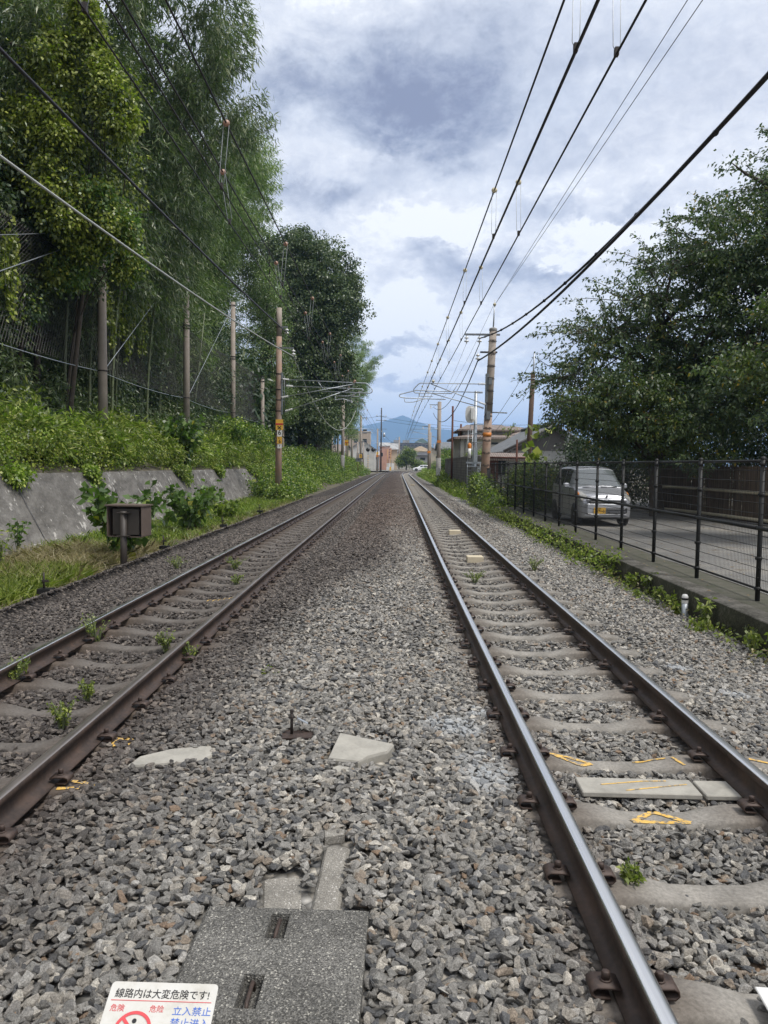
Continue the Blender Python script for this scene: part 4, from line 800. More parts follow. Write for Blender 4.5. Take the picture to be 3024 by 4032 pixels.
# --- right mast, leaning a little
def right_mast():
    X0, Y0 = 4.56, 39.0; lean = .30 / 8.1; r = thing('catenary_mast', 'stout leaning catenary mast with step irons at the right of the tracks', 'mast', (X0, Y0, 0))
    tl = lambda z: (lean * z, 0, z); b = mb(); b.tube([tl(z) for z in (-.6, 2.2, 4.2)], [.22, .21, .20], 18); b.build('pole', M['concrete_stained'], r); b = mb(); b.tube([tl(z) for z in (4.2, 6, 8.35)], [.1995, .192, .180], 18); b.build('pole_top', M['concrete'], r)
    b = mb(); b.lathe(tl(8.30), [(.19, 0), (.20, .05), (.20, .12), (.16, .16), (.001, .17)], 16); b.build('cap', M['concrete_grey'], r)
    b = mb(); b.tube([tl(8.4), tl(9.62)], .035, 8); b.build('mast_tube', M['steel_galv'], r); b = mb(); b.lathe((lean * 9.62, 0, 9.62), [(.001, -.08), (.05, -.07), (.09, 0), (.05, .07), (.001, .08)], 12); b.tube([tl(9.6), tl(9.86)], .012, 6); b.build('wire_insulator', M['porcelain_y'], r)
    for z in np.arange(1.6, 8.0, .62):
        b = mb(); c = Vector(tl(z)); b.tube([c + Vector((-.16, -.19, .05)), c + Vector((-.10, -.24, -.05)), c + Vector((.10, -.24, -.05)), c + Vector((.16, -.19, .05)), c + Vector((-.16, -.19, .05))], .012, 5); b.build('step_iron', M['steel_dark'], r)
        b = mb(); b.lathe(tl(z), [(.205, -.014), (.215, -.014), (.215, .014), (.205, .014)], 16); b.build('band', M['steel_dark'], r)
    b = mb(); b.lathe(tl(3.15), [(.212, -.10), (.216, -.10), (.216, .10), (.212, .10)], 16); b.build('orange_band', M['orange'], r)
    b = mb(); b.box((-.10 + lean * 5, -.06, 5.0), (.22, .22, 2.35)); b.box((-.02 + lean * 5.8, -.2, 5.8), (.16, .1, .34)); b.box((-.02 + lean * 4.1, -.2, 4.1), (.2, .12, .4)); b.build('bracket_channel', M['steel_grey'], r)
    b = mb(); b.box((-.52 + lean * 8, 0, 8.13), (1.75, .09, .09)); b.build('top_arm', M['steel_grey'], r); hang_ins((3.55 - X0, 0, 8.09), r); hang_ins((4.20 - X0, 0, 8.09), r)
    b = mb(); b.box((-.15 + lean * 7, 0, 7.26), (.85, .08, .08)); b.build('side_arm', M['steel_dark'], r); hang_ins((4.13 - X0, 0, 7.23), r, .4)
    b = mb(); b.tube([(.1, 0, 4.28), (1.1, 0, 4.25)], .035, 6); b.build('outer_arm', M['steel_grey'], r)
    ya = -.38; S = lambda L_: [(x - X0, z) for x, z in L_]
    for (nm, P, y, rr) in (('top_tube', round_corner(S([(4.14, 5.64), (1.22, 5.65), (.92, 5.34), (.96, 5.16), (2.84, 5.15)]), .1), ya, .024), ('second_tube', round_corner(S([(4.07, 5.30), (1.07, 5.36), (.23, 5.14), (.23, 5.02), (.5, 4.97), (2.58, 4.92)]), .1), -ya, .024),
                           ('diagonal_tube', S([(4.2, 4.74), (1.8, 5.61)]), ya, .024), ('diagonal_tube', S([(4.2, 4.6), (1.53, 5.31)]), -ya, .024), ('strut', S([(3.14, 5.63), (2.84, 5.17)]), ya, .017), ('steady_arm', round_corner(S([(.5, 4.97), (.5, 4.76), (.93, 4.76), (1.55, 4.95)]), .08), -ya, .018), ('steady_arm', round_corner(S([(1.2, 5.15), (1.22, 4.98), (1.6, 5.0), (1.9, 5.0)]), .06), ya, .018)):
        b = mb(); b.tube([(x, y, z) for x, z in P], rr, 8); b.build(nm, M['steel_galv'], r)
    for (a, c, y) in (((4.50, 5.64), (4.14, 5.64), ya), ((4.45, 5.29), (4.07, 5.30), -ya), ((4.52, 4.63), (4.2, 4.74), ya), ((4.52, 4.50), (4.2, 4.6), -ya)): insulator((a[0] - X0, y, a[1]), (c[0] - X0, y, c[1]), .075, 6).build('insulator', M['porcelain'], r)
    insulator((1.9 - X0, ya, 5.67), (1.9 - X0, ya, 5.83), .1, 1).build('wire_insulator', M['porcelain_y'], r)
    b = mb(); b.tube([(-.2, -.1, 1.7), (-.24, -.1, 1.2), (-.2, -.1, .2)], .03, 6); b.box((-.25, -.1, .95), (.16, .14, .36)); b.build('cable_box', M['steel_grey'], r)
right_mast()
# --- farther masts, simpler arms
def far_mast(x, y, h, side, lab, arm=2.9, signs=None, d=.16, ztop=None, base=None, mat='concrete', tops=True):
    r = thing('catenary_mast', lab, 'mast', (x, y, 0)); b = mb(); b.tube([(0, 0, -.5), (0, 0, h)], [d + .02, d], 12); b.build('pole', M[mat], r)
    if base: b = mb(); b.tube([(0, 0, -.5), (0, 0, base)], d + .06, 12); b.build('foot', M['concrete_grey'], r)
    if arm:
        for (z0, z1, rr) in ((5.75, 5.7, .03), (4.75, 5.55, .025)): b = mb(); b.tube([(side * .2, -.2, z0), (side * arm, -.2, z1)], rr, 6); b.build('cantilever_tube', M['steel_galv'], r)
        b = mb(); b.tube([(side * (arm - .9), -.2, 5.3), (side * (arm + .3), -.2, 5.25)], .02, 6); b.build('registration_arm', M['steel_galv'], r)
        insulator((side * .15, -.2, 5.75), (side * .5, -.2, 5.74), .07, 5).build('insulator', M['porcelain'], r)
    if tops: b = mb(); b.box((side * .5, 0, h - .35), (1.3, .08, .08)); b.build('top_arm', M['steel_grey'], r); hang_ins((side * 1.0, 0, h - .4), r, .35)
    if signs:
        for (z, w_, hh, mt, tx) in signs: b = mb(); b.box((.02, -d - .04, z), (w_, .012, hh)); p = b.build('sign_plate', M[mt], r); 
        for (z, w_, hh, mt, tx) in signs:
            if tx: text_obj('lettering', tx, hh * .8, M['black'], r, (.02, -d - .05, z - hh * .38), (PI / 2, 0, 0), bold=.005, align='CENTER')
    return r
far_mast(-6.1, 91.5, 9.5, 1, 'second catenary mast along the bamboo on the left', 3.6, None, .18, base=2.6)
far_mast(-6.0, 138.5, 10.2, 1, 'third catenary mast on the left with a yellow number plate', 3.4, [(3.0, .5, .6, 'yellow', '4')], .18)
far_mast(-3.9, 180, 9.8, 1, 'left catenary mast close to the level crossing with yellow and orange plates', 2.6, [(4.1, .5, .55, 'yellow', '1'), (3.5, .5, .55, 'orange', '2')], .17)
far_mast(5.2, 90, 8.9, -1, 'second catenary mast on the right with a thick concrete foot', 3.4, [(4.3, .45, .3, 'orange', None)], .22, base=2.4)
far_mast(5.5, 122, 8.0, -1, 'third catenary mast on the right with an orange band', 3.2, [(3.6, .5, .4, 'orange', None)], .2, base=.8)
far_mast(6.3, 134, 7.2, -1, 'slim concrete pole standing just right of the third right mast', 0, None, .15, tops=False)
far_mast(1.6, 245, 10.3, -1, 'catenary mast beyond the level crossing with a yellow plate', 0, [(4.0, .6, .9, 'yellow', '2')], .2)
far_mast(14.0, 270, 9.0, -1, 'far catenary mast behind the white car', 2.6, None, .18)

# yellow sign on its own stake by the second left mast, distance post
r = thing('warning_sign', 'yellow and red plate numbered 2 on a thin stake by the second left mast', 'sign', (-5.75, 89, 0)); b = mb(); b.tube([(0, 0, -.3), (0, 0, 4.3)], .03, 6); b.build('stake', M['steel_galv'], r); b = mb(); b.box((.25, -.04, 4.0), (.42, .01, .65)); p = b.build('plate', M['yellow'], r); b = mb(); b.box((.25, -.052, 4.02), (.42, .006, .07)); b.build('red_stripe', M['red'], p); text_obj('numeral', '2', .3, M['black'], p, (.25, -.055, 3.68), (PI / 2, 0, 0), bold=.006, align='CENTER')
r = thing('distance_post', 'small dark post with a plate reading 100 at the left track edge', 'sign', (-5.05, 108, -.4)); b = mb(); b.tube([(0, 0, 0), (0, 0, 2.3)], .035, 6); b.build('post', M['rust'], r); b = mb(); b.box((0, -.04, 2.55), (.62, .012, .5)); p = b.build('plate', M['steel_grey'], r); text_obj('numeral', '100', .36, M['black'], p, (0, -.05, 2.4), (PI / 2, 0, 0), bold=.004, align='CENTER')

# --- concrete posts that carry the rockfall net, with the net and its cables
NY = [17.0 + 11.52 * k for k in range(0, 5)]; NX = -10.8; TOPS = [10.2, 10.0, 12.12, 12.16, 8.4]
for i, (y, tp) in enumerate(zip(NY, TOPS)):
    lab = ['net post nearest the camera, at the left edge', 'tall tan concrete net post nearest the camera, its top lost in leaves', 'second tall tan net post, rising behind the shrub on the wall', 'third tall tan net post', 'short fourth net post just left of the signed mast'][i]
    r = thing('net_post', lab, 'post', (NX, y, 0)); b = mb(); b.tube([(0, 0, 1.5), (0, 0, tp)], [.178, .145], 16); b.build('pole', M['concrete'], r); b = mb(); b.lathe((0, 0, tp), [(.146, 0), (.13, .02), (.001, .02)], 16); b.build('cap', M['concrete_grey'], r)
    for z in (4.9, 8.45, 8.6, tp - .2):
        b = mb(); b.lathe((0, 0, z), [(.168, -.025), (.182, -.025), (.182, .025), (.168, .025)], 16); b.box((-.12, .1, z), (.16, .05, .05)); b.build('band', M['steel_dark'], r)
    for k in range(int((tp - 5) / .9)): b = mb(); b.tube([(-.15, -.05, 5.3 + k * .9), (-.21, -.09, 5.3 + k * .9)], .012, 5); b.build('step_peg', M['steel_dark'], r)
for k in range(9):
    y = 74.6 + 11.52 * k; xx = -10.8 if k < 5 else -10.8 + off(y); tp = [6.2, 5.6, 5.2, 8.0, 7.6, 6.6, 7.8, 6.0, 6.2][k]; r = tag(None or (lambda b: (b.tube([(0, 0, .5), (0, 0, tp)], [.17, .14], 10), b.build('net_post', M['concrete'], None, (xx + 2.0 * min(1, k / 3), y, 0)))[1])(mb()), 'far tan concrete post at the foot of the dark trees', 'post', 'posts at the foot of the dark trees')
def cable(name, pts, r_, mat, label, cat='cable', group=None, n=6, parent=None):
    b = mb(); b.tube(pts, r_, n, cap=False); o = b.build(name, M[mat], parent)
    return tag(o, label, cat, group) if parent is None else o
def sagline(a, c, sag, n=16):
    a = Vector(a); c = Vector(c); return [a.lerp(c, i / n) - Vector((0, 0, sag * 4 * (i / n) * (1 - i / n))) for i in range(n + 1)]
NETS = thing('rockfall_net', 'dark chain link net hung on cables between the tan posts', 'net')
def net_panels():
    b = mb()
    ys = [5.5] + NY; tops = [10.0] + TOPS
    V = []; F = []
    for i in range(len(ys) - 1):
        y0, y1 = ys[i], ys[i + 1]; wd = y1 - y0; zb, za = 4.9, 8.5; hh = za - zb; st = .17; k = -int(hh / st) - 1
        far = i >= 3; st = .17 if not far else .22
        for sg in (1, -1):
            c = -hh
            while c < wd:
                # line y = y0 + c + s, z = zb + s  (or mirrored)
                s0 = max(0, -c); s1 = min(hh, wd - c)
                if s1 - s0 > .05:
                    p0 = (y0 + c + s0, zb + s0); p1 = (y0 + c + s1, zb + s1)
                    if sg < 0: p0 = (y0 + y1 - p0[0], p0[1]); p1 = (y0 + y1 - p1[0], p1[1])
                    n_ = 3; pv = None
                    for q in range(n_ + 1):
                        t_ = q / n_; yy = p0[0] + (p1[0] - p0[0]) * t_; zz = p0[1] + (p1[1] - p0[1]) * t_; sagx = -.35 * math.sin(PI * (zz - zb) / hh); e = .0065
                        V += [(NX - .2 + sagx, yy - e, zz + e), (NX - .2 + sagx, yy + e, zz - e), (NX - .2 + sagx + e, yy, zz)]
                        if q: a = len(V) - 6; F += [(a, a + 1, a + 4, a + 3), (a + 1, a + 2, a + 5, a + 4), (a + 2, a, a + 3, a + 5)]
                c += st
    link('mesh', npmesh('mesh', V, F, simple('net wire', (.13, .12, .115), .6, .3)), NETS)
    for z, sg in ((4.9, .12), (8.5, .2), (8.62, .25)):
        for i in range(len(ys) - 1): cable('cable', sagline((NX - .15, ys[i], z), (NX - .15, ys[i + 1], z), sg), .014, 'steel_galv' if z < 5 else 'wire', '', parent=NETS)
    for i in range(1, 4): cable('stay_cable', [(NX, ys[i + 1], tops[i + 1] - .2), (NX + .05, ys[i] + .3, 5.1)], .014, 'steel_galv', '', parent=NETS)
    cable('stay_cable', [(NX + .1, 17.0, 6.4), (NX - .1, 24.2, 8.6)], .012, 'steel_galv', '', parent=NETS)
net_panels()

# --- overhead line: four wires over the right track, four over the left
def run(x, z, y0=-14, y1=300, step=6, sag=0.0, supports=(-8, 39, 90, 140, 190, 240)):
    P = []; y = y0
    while y <= y1:
        s_ = 0.0
        for a, c in zip(supports[:-1], supports[1:]):
            if a <= y <= c: u = (y - a) / (c - a); s_ = sag * 4 * u * (1 - u)
        P.append((x + (off(y) - .0045 * max(0, y - 12)) * (1 if y > 60 else 0) + .0045 * max(0, y - 60), y, z - s_)); y += step
    return P
OV = [(1.52, 5.92, .012, 'first messenger wire over the right track, leftmost of its four wires', .0), (1.52, 5.19, .012, 'contact wire close below the second messenger over the right track', 0), (1.88, 6.01, .012, 'second messenger wire over the right track, hugging the contact wire', .0), (1.90, 5.21, .012, 'contact wire farthest right over the right track', 0)]
OVL = [(-2.16, 5.84, .012, 'messenger wire over the left track, rightmost of its wires', .0), (-2.22, 5.05, .009, 'contact wire over the left track, third from the right', 0), (-2.56, 5.83, .012, 'second messenger wire over the left track', .0), (-2.46, 5.10, .009, 'contact wire over the left track, farthest left of its wires', 0)]
for x, z, r_, lab, sg in OV + OVL: cable('contact_wire' if z < 5.5 else 'messenger_wire', run(x, z), r_, 'wire', lab, 'overhead wire')
def droppers(xm, zm, xc, zc, ys, lab, grp, mat):
    root0 = None
    for y in ys:
        if root0 is None:
            root0 = thing('dropper', lab, 'dropper', (xm, y, zm), 0, grp); b = mb(); b.lathe((0, 0, 0), [(.0001, -.03), (.032, -.026), (.046, 0), (.032, .026), (.0001, .03)], 12, axis=(0, 1, 0)); b.build('insulator_disc', M[mat], root0)
            b = mb(); dx, dz = xc - xm, zc - zm
            for s_ in (-.035, .035): b.tube([(s_, 0, -.02), (dx + s_ * .9, 0, dz + .07), (dx, 0, dz)], .0042, 5)
            b.build('hanger_wire', M['steel_galv' if xm > 0 else 'steel_grey'], root0); b = mb(); b.box((dx, 0, dz + .02), (.035, .05, .07)); b.build('clamp', M['steel_dark'], root0); km = kidmap(root0)
        else: c = copy_tree(root0, km); c.location = (xm + (off(y) - .0045 * 48 if y > 60 else 0), y, zm)
DY = [-.6, 4.4, 9.2, 14.2, 19.4, 25.2, 31.2, 37, 45, 52, 59, 66]
droppers(1.52, 5.92, 1.52, 5.19, [6.9, 12.4, 17.4, 22.9, 27.9, 32.4, 36.4, 43, 48, 53, 58, 63, 68], 'disc and twin hanger wire of the first messenger over the right track', 'droppers of the first right messenger', 'porcelain_y')
droppers(1.88, 6.01, 1.90, 5.21, [7.0, 12.3, 17.5, 22.6, 27.6, 32.6, 37.2, 44, 49, 54, 60], 'disc and twin hanger wire of the second messenger over the right track', 'droppers of the second right messenger', 'porcelain_y')
droppers(-2.16, 5.84, -2.22, 5.05, [4.6, 9.9, 15.2, 20.1, 25.5, 30.5, 35.6, 40.5, 46, 51, 56, 61], 'orange disc and twin hanger wire of the inner left messenger', 'droppers of the inner left messenger', 'porcelain_o')
droppers(-2.56, 5.83, -2.46, 5.10, [6.2, 11.5, 16.6, 22.0, 27.2, 32.5, 37.5, 43, 48, 53], 'orange disc and twin hanger wire of the outer left messenger', 'droppers of the outer left messenger', 'porcelain_o')
# thick feeder cables on the right
def para(x0, y0, x1, y1, zmin, ymin, k, ya=-12, yb=39): return [(x0 + (x1 - x0) * (y - y0) / (y1 - y0), y, 1.6 + zmin + k * (y - ymin) ** 2) for y in np.linspace(ya, yb, 34)]
f1 = cable('feeder_cable', para(5.10, 10, 4.21, 39, 5.12, 20, .0034), .032, 'wire', 'thick dark feeder cable with ties from the top arm of the right mast', 'cable', None, 8)
for y in (12.6, 16.2, 19.0, 22, 24.6, 27.4, 30, 32.6, 35, 37.2): x = 5.10 + (4.21 - 5.10) * (y - 10) / 29; b = mb(); b.lathe((0, 0, 0), [(.037, -.04), (.05, -.03), (.05, .03), (.037, .04)], 8, axis=(0, 1, 0)); b.build('tie', M['wire'], f1, (x, y, 1.6 + 5.12 + .0034 * (y - 20) ** 2))
cable('feeder_cable', para(5.04, 10, 4.13, 39, 4.87, 26, .0021), .038, 'wire', 'thick plain feeder cable reaching the lower arm of the right mast', 'cable', None, 8)
cable('feeder_cable', sagline((4.13, 39, 6.83), (4.5, 90, 7.6), 1.9, 24), .03, 'wire', 'feeder cable dropping away beyond the right mast', 'cable')
cable('feeder_cable', sagline((4.20, 39, 7.68), (4.5, 90, 8.3), 1.4, 24), .022, 'wire', 'upper feeder cable beyond the right mast', 'cable')
for dx, k, lab in ((0, .0, 'left of the two thin earth wires to the tip of the right mast'), (.30, .1, 'right of the two thin earth wires to the tip of the right mast')): cable('earth_wire', [(4.87 + dx * (39 - y) / 39 * 1.1 + .06, y, 9.62 - k * (39 - y) / 39) for y in np.linspace(-14, 39, 12)], .0085, 'wire', lab, 'overhead wire')
cable('earth_wire', sagline((4.87, 39, 9.6), (5.2, 90, 8.9), .6), .008, 'wire', 'thin earth wire beyond the right mast', 'overhead wire')
cable('earth_wire', sagline((3.55, 39, 7.7), (4.3, 90, 8.2), .7), .008, 'wire', 'thin wire beyond the outer insulator of the right mast', 'overhead wire')
# left cables: dark one to the mast top, pale one to the side arm
cable('feeder_cable', [(-5.88 - .02 * (42 - y), y, 8.62 - .029 * (42 - y) + .00052 * (42 - y) ** 2) for y in np.linspace(-8, 42, 26)], .034, 'wire', 'thick dark cable from the top of the left mast', 'cable', None, 8)
cable('feeder_cable', [(-5.52 - .035 * (42 - y), y, 7.36 - .052 * (42 - y) + .00085 * (42 - y) ** 2) for y in np.linspace(-8, 42, 26)], .026, 'wire_light', 'pale cable from the side arm of the left mast', 'cable', None, 8)
cable('feeder_cable', sagline((-5.52, 42, 7.36), (-4.6, 91.5, 7.9), 3.1, 26), .024, 'wire_light', 'pale cable sagging deeply beyond the left mast', 'cable')
cable('feeder_cable', sagline((-5.88, 42, 8.62), (-5.1, 91.5, 9.0), 1.2, 26), .02, 'wire', 'dark cable beyond the top of the left mast', 'cable')

# --- grey signal mast at the right, ladder, target disc
def signal_mast():
    r = thing('signal_mast', 'grey steel signal mast with ladder and white oval target backs', 'signal', (4.6, 44, 0)); b = mb(); b.tube([(0, 0, -.4), (0, 0, 5.8)], [.11, .09], 12); b.build('pole', M['steel_galv'], r)
    b = mb(); 
    for s_ in (-.17, -.43): b.tube([(s_ + .02, -.1, -.1), (s_ + .02, -.1, 3.6)], .02, 6)
    for z in np.arange(.1, 3.6, .3): b.tube([(-.41, -.1, z), (-.15, -.1, z)], .014, 5)
    b.build('ladder', M['steel_galv'], r)
    b = mb(); pts = []
    for k in range(24): q = 2 * PI * k / 24; pts.append((-.30 + .29 * math.copysign(abs(math.cos(q)) ** .7, math.cos(q)), -.12, 4.48 + .48 * math.copysign(abs(math.sin(q)) ** .7, math.sin(q))))
    b.extr(pts, (0, 0, 0), (0, .03, 0)); b.build('target_plate', M['white'], r); b = mb(); b.bevbox((-.22, -.25, 4.5), (.2, .2, .7), .03); b.build('signal_head', M['porcelain'], r)
    b = mb()
    for (a, c) in (((-.3, -.15, 3.85), (-.3, -.15, 2.9)), ((.42, -.15, 3.9), (.42, -.15, 2.9)), ((-.3, -.15, 3.9), (.42, -.15, 3.9)), ((-.3, -.15, 2.9), (.42, -.15, 2.9)), ((0, -.1, 3.4), (.42, -.15, 3.4))): b.tube([a, c], .022, 6)
    b.build('guard_frame', M['steel_grey'], r)
    b = mb(); b.tube([(-.33, -.2, 2.0), (-.33, -.2, 2.55)], .1, 10); b.build('lamp_body', M['porcelain'], r); b = mb(); b.lathe((-.33, -.2, 2.55), [(.10, 0), (.11, .12), (.10, .24), (.06, .3), (.001, .32)], 12); b.build('lamp_hood', M['orange'], r)
    b = mb(); b.box((.1, -.1, 1.75), (1.2, .1, .1)); b.build('crossbar', M['steel_galv'], r); b = mb(); b.tube([(-.42, -.1, -.2), (-.42, -.1, 1.8)], .02, 6); b.box((.02, -.15, 2.2), (.22, .16, .8)); b.build('relay_box', M['steel_galv'], r); b = mb(); b.box((.38, -.25, .75 + .25), (.52, .3, .95)); b.build('cabinet', M['steel_galv'], r); b = mb(); b.box((.1, -.1, .52 + 1.0), (1.0, .5, .03)); b.build('shelf', M['steel_galv'], r)
    b = mb(); b.box((-.1, 0, -.05), (.6, .6, .3)); b.build('footing', M['concrete_grey'], r)
signal_mast()
for (x, y, h, lean, lab) in ((4.95, 66, 6.6, .0, 'plain dark red steel post left of the hipped roof house'), (5.7, 68, 5.2, .15, 'dark red steel post leaning beside the hipped roof house'), (6.35, 40, 2.95, 0, 'short dark red post in front of the tiled roof house')):
    b = mb(); b.tube([(0, 0, -.3), (lean, 0, h)], .085 if h > 4 else .05, 8); tag(b.build('steel_post', M['rust'], None, (x, y, 0)), lab, 'post')
def wood_pole():
    r = thing('utility_pole', 'brown utility pole with a thin steel mast on top behind the fence', 'utility pole', (7.25, 42, 0)); b = mb(); b.tube([(-.02, 0, -.3), (.2, 0, 6.65)], [.17, .12], 12); b.build('pole', M['wood'], r); b = mb(); b.tube([(.2, 0, 5.9), (.24, 0, 7.75)], .045, 8); b.build('mast_tube', M['steel_galv'], r)
    b = mb(); 
    for z in (6.6, 6.3, 6.0): b.lathe((.2, 0, z), [(.13, -.02), (.15, -.02), (.15, .02), (.13, .02)], 10)
    b.tube([(.10, 0, 7.45), (.34, 0, 7.42)], .03, 6); b.build('clamp', M['steel_galv'], r)
wood_pole()
cable('service_cable', sagline((7.6, 42, 7.4), (12.5, 38, 4.6), .3), .018, 'wire', 'service cable from the brown utility pole into the right hand trees', 'cable')
cable('service_cable', sagline((7.4, 42, 7.4), (4.9, 52, 2.6), .5), .012, 'wire', 'stay wire from the steel mast down to the left', 'cable')
cable('service_cable', sagline((7.35, 42, 5.8), (5.3, 60, 1.8), .3), .014, 'wire_light', 'pale stay wire from the brown utility pole', 'cable')
for (a, c, s_, lab) in (((-3.4, 186, 13.0), (34, 190, 11.2), 1.2, 'power line crossing the far sky above the level crossing'), ((-3.4, 186, 12.2), (30, 160, 9.0), 1.0, 'lower power line across the far sky to the right'), ((-3.2, 186, 13.2), (-24, 190, 11.5), .6, 'power line from the dark pole into the bamboo'), ((-3.2, 186, 10), (1.6, 245, 9.4), 1.8, 'drooping cable from the dark pole to the far mast'), ((9, 120, 8.5), (30, 130, 9.4), .8, 'distant power line behind the brown pole')):
    cable('power_line', sagline(a, c, s_), .03, 'wire', lab, 'power line')
# ------------------------------------------------------------------ vegetation
def unit(a): return a / np.maximum(np.linalg.norm(a, axis=1)[:, None], 1e-6)
def leaf_geo(P, D, Ln, Wd, r, droop=.15):
    n = len(P); nr = unit(r.normal(size=(n, 3)) + np.array([0, 0, .8])); S = unit(np.cross(D, nr)); Ln = Ln[:, None]; Wd = Wd[:, None]
    a = P; m = P + D * Ln * .42; b = m + S * Wd * .5; c = P + D * Ln - np.array([0, 0, 1.0]) * Ln * droop; d = m - S * Wd * .5
    V = np.stack([a, b, c, d], 1).reshape(-1, 3); F = np.arange(n * 4).reshape(-1, 4); return V, F
def leafobj(name, P, D, L0, L1, W0, W1, mat, r, parent=None, droop=.15, loc=None):
    n = len(P); V, F = leaf_geo(P, unit(D), r.uniform(L0, L1, n), r.uniform(W0, W1, n), r, droop)
    return link(name, npmesh(name, V, F, mat), parent, loc)
def lobe_points(lobes, n, r, shell=.72, rough=.22):
    """clump centres spread through the outer part of a union of ellipsoids"""
    out = []; wts = np.array([(l[3] * l[4] + l[4] * l[5] + l[3] * l[5]) for l in lobes]); wts = wts / wts.sum()
    for l, k in zip(lobes, r.multinomial(n, wts)):
        d = unit(r.normal(size=(k, 3))); ph = r.uniform(0, 9)
        bump = 1 + rough * (np.sin(d[:, 0] * 5 + ph) * np.sin(d[:, 1] * 6 + ph * 2) + .7 * np.sin(d[:, 2] * 9 + ph) * np.sin(d[:, 0] * 11))
        rad = (shell + (1 - shell) * r.random(k) ** .7) * bump; inner = r.random(k) < .22; rad = np.where(inner, rad * r.uniform(.3, .9, k), rad)
        out.append(np.array(l[:3]) + d * rad[:, None] * np.array(l[3:6]))
    return np.concatenate(out)
def clump_leaves(C_, n, rad, r, flat=.5, out=.7, down=.35):
    P = np.repeat(C_, n, 0); o = r.normal(size=(len(P), 3)) * np.array([1, 1, flat]) * rad * .55; D = unit(o) * out + r.normal(size=o.shape) * .5 + np.array([0, 0, -down]); return P + o, D
def limbs(name, parent, root_pts, r0, targets, r, mat, n_twig=0):
    b = mb(); P = [Vector(p) for p in root_pts]; b.tube(P, [r0 * (1 - .55 * i / (len(P) - 1)) for i in range(len(P))], 10, cap=False)
    for t_ in targets:
        t_ = Vector(t_); k = r.integers(max(1, len(P) // 2), len(P)); s_ = P[k]; m_ = s_.lerp(t_, .5) + Vector((r.normal() * .3, r.normal() * .3, .35)); q = s_.lerp(m_, .5) + Vector((r.normal() * .15, r.normal() * .15, .1))
        rr = r0 * (.42 - .2 * k / len(P)); b.tube([s_, q, m_, m_.lerp(t_, .6) + Vector((r.normal() * .2, r.normal() * .2, .0)), t_], [rr, rr * .8, rr * .6, rr * .38, rr * .12], 6, cap=False)
    return b.build(name, mat, parent)
def broad_tree(name, label, base, lobes, trunk, r0, mats, nclump, nleaf, crad, L0, L1, W0, W1, seed, group=None, nlimb=14, flat=.5, down=.35, cat='tree', rough=.22, shell=.72, sprays=0, spl=1.5):
    r = np.random.default_rng(seed); root = thing(name, label, cat, base, 0, group); base = np.array(base)
    lob = [tuple(np.array(l[:3]) - base) + tuple(l[3:6]) for l in lobes]; C_ = lobe_points(lob, nclump, r, shell, rough)
    tr = [tuple(np.array(p) - base) for p in trunk]; limbs('trunk', root, tr, r0, C_[r.integers(0, len(C_), nlimb)], r, M['bark'])
    k = len(mats); idx = r.choice(k, len(C_), p=[m[1] for m in mats])
    for i, m in enumerate(mats):
        Ci = C_[idx == i]
        if len(Ci) and sprays and i == 0:
            sb = mb(); Ps, Ds = [], []
            for q in range(sprays):
                l = lob[r.integers(0, len(lob))]; d0 = unit(r.normal(size=(1, 3)))[0] * np.array([1, 1, .7]); s0 = np.array(l[:3]) + d0 * np.array(l[3:6]) * .85; dd = d0 + np.array([-.25, 0, .12]); dd /= np.linalg.norm(dd); ln = spl * r.uniform(.5, 1.1); u = r.random(48) ** .8; pp = s0 + np.outer(u, dd) * ln; pp[:, 2] -= u ** 2 * ln * .18; pp += r.normal(size=pp.shape) * .055; Ps.append(pp); Ds.append(dd * .6 + r.normal(size=pp.shape) * .5 + np.array([0, 0, -.35]))
                sb.tube([tuple(s0 - dd * .5), tuple(s0 + dd * ln * .5 - np.array([0, 0, .045 * ln])), tuple(s0 + dd * ln - np.array([0, 0, .18 * ln]))], [.016, .010, .004], 4, cap=False)
            sb.build('twigs', M['bark'], root); leafobj('spray_leaves', np.concatenate(Ps), np.concatenate(Ds), L0, L1, W0, W1, M[m[0]], r, root)
        if len(Ci): P, D = clump_leaves(Ci, nleaf, crad, r, flat, .7, down); leafobj('crown' if k == 1 or i == 0 else 'crown_tips', P, D, L0, L1, W0, W1, M[m[0]], r, root)
    return root

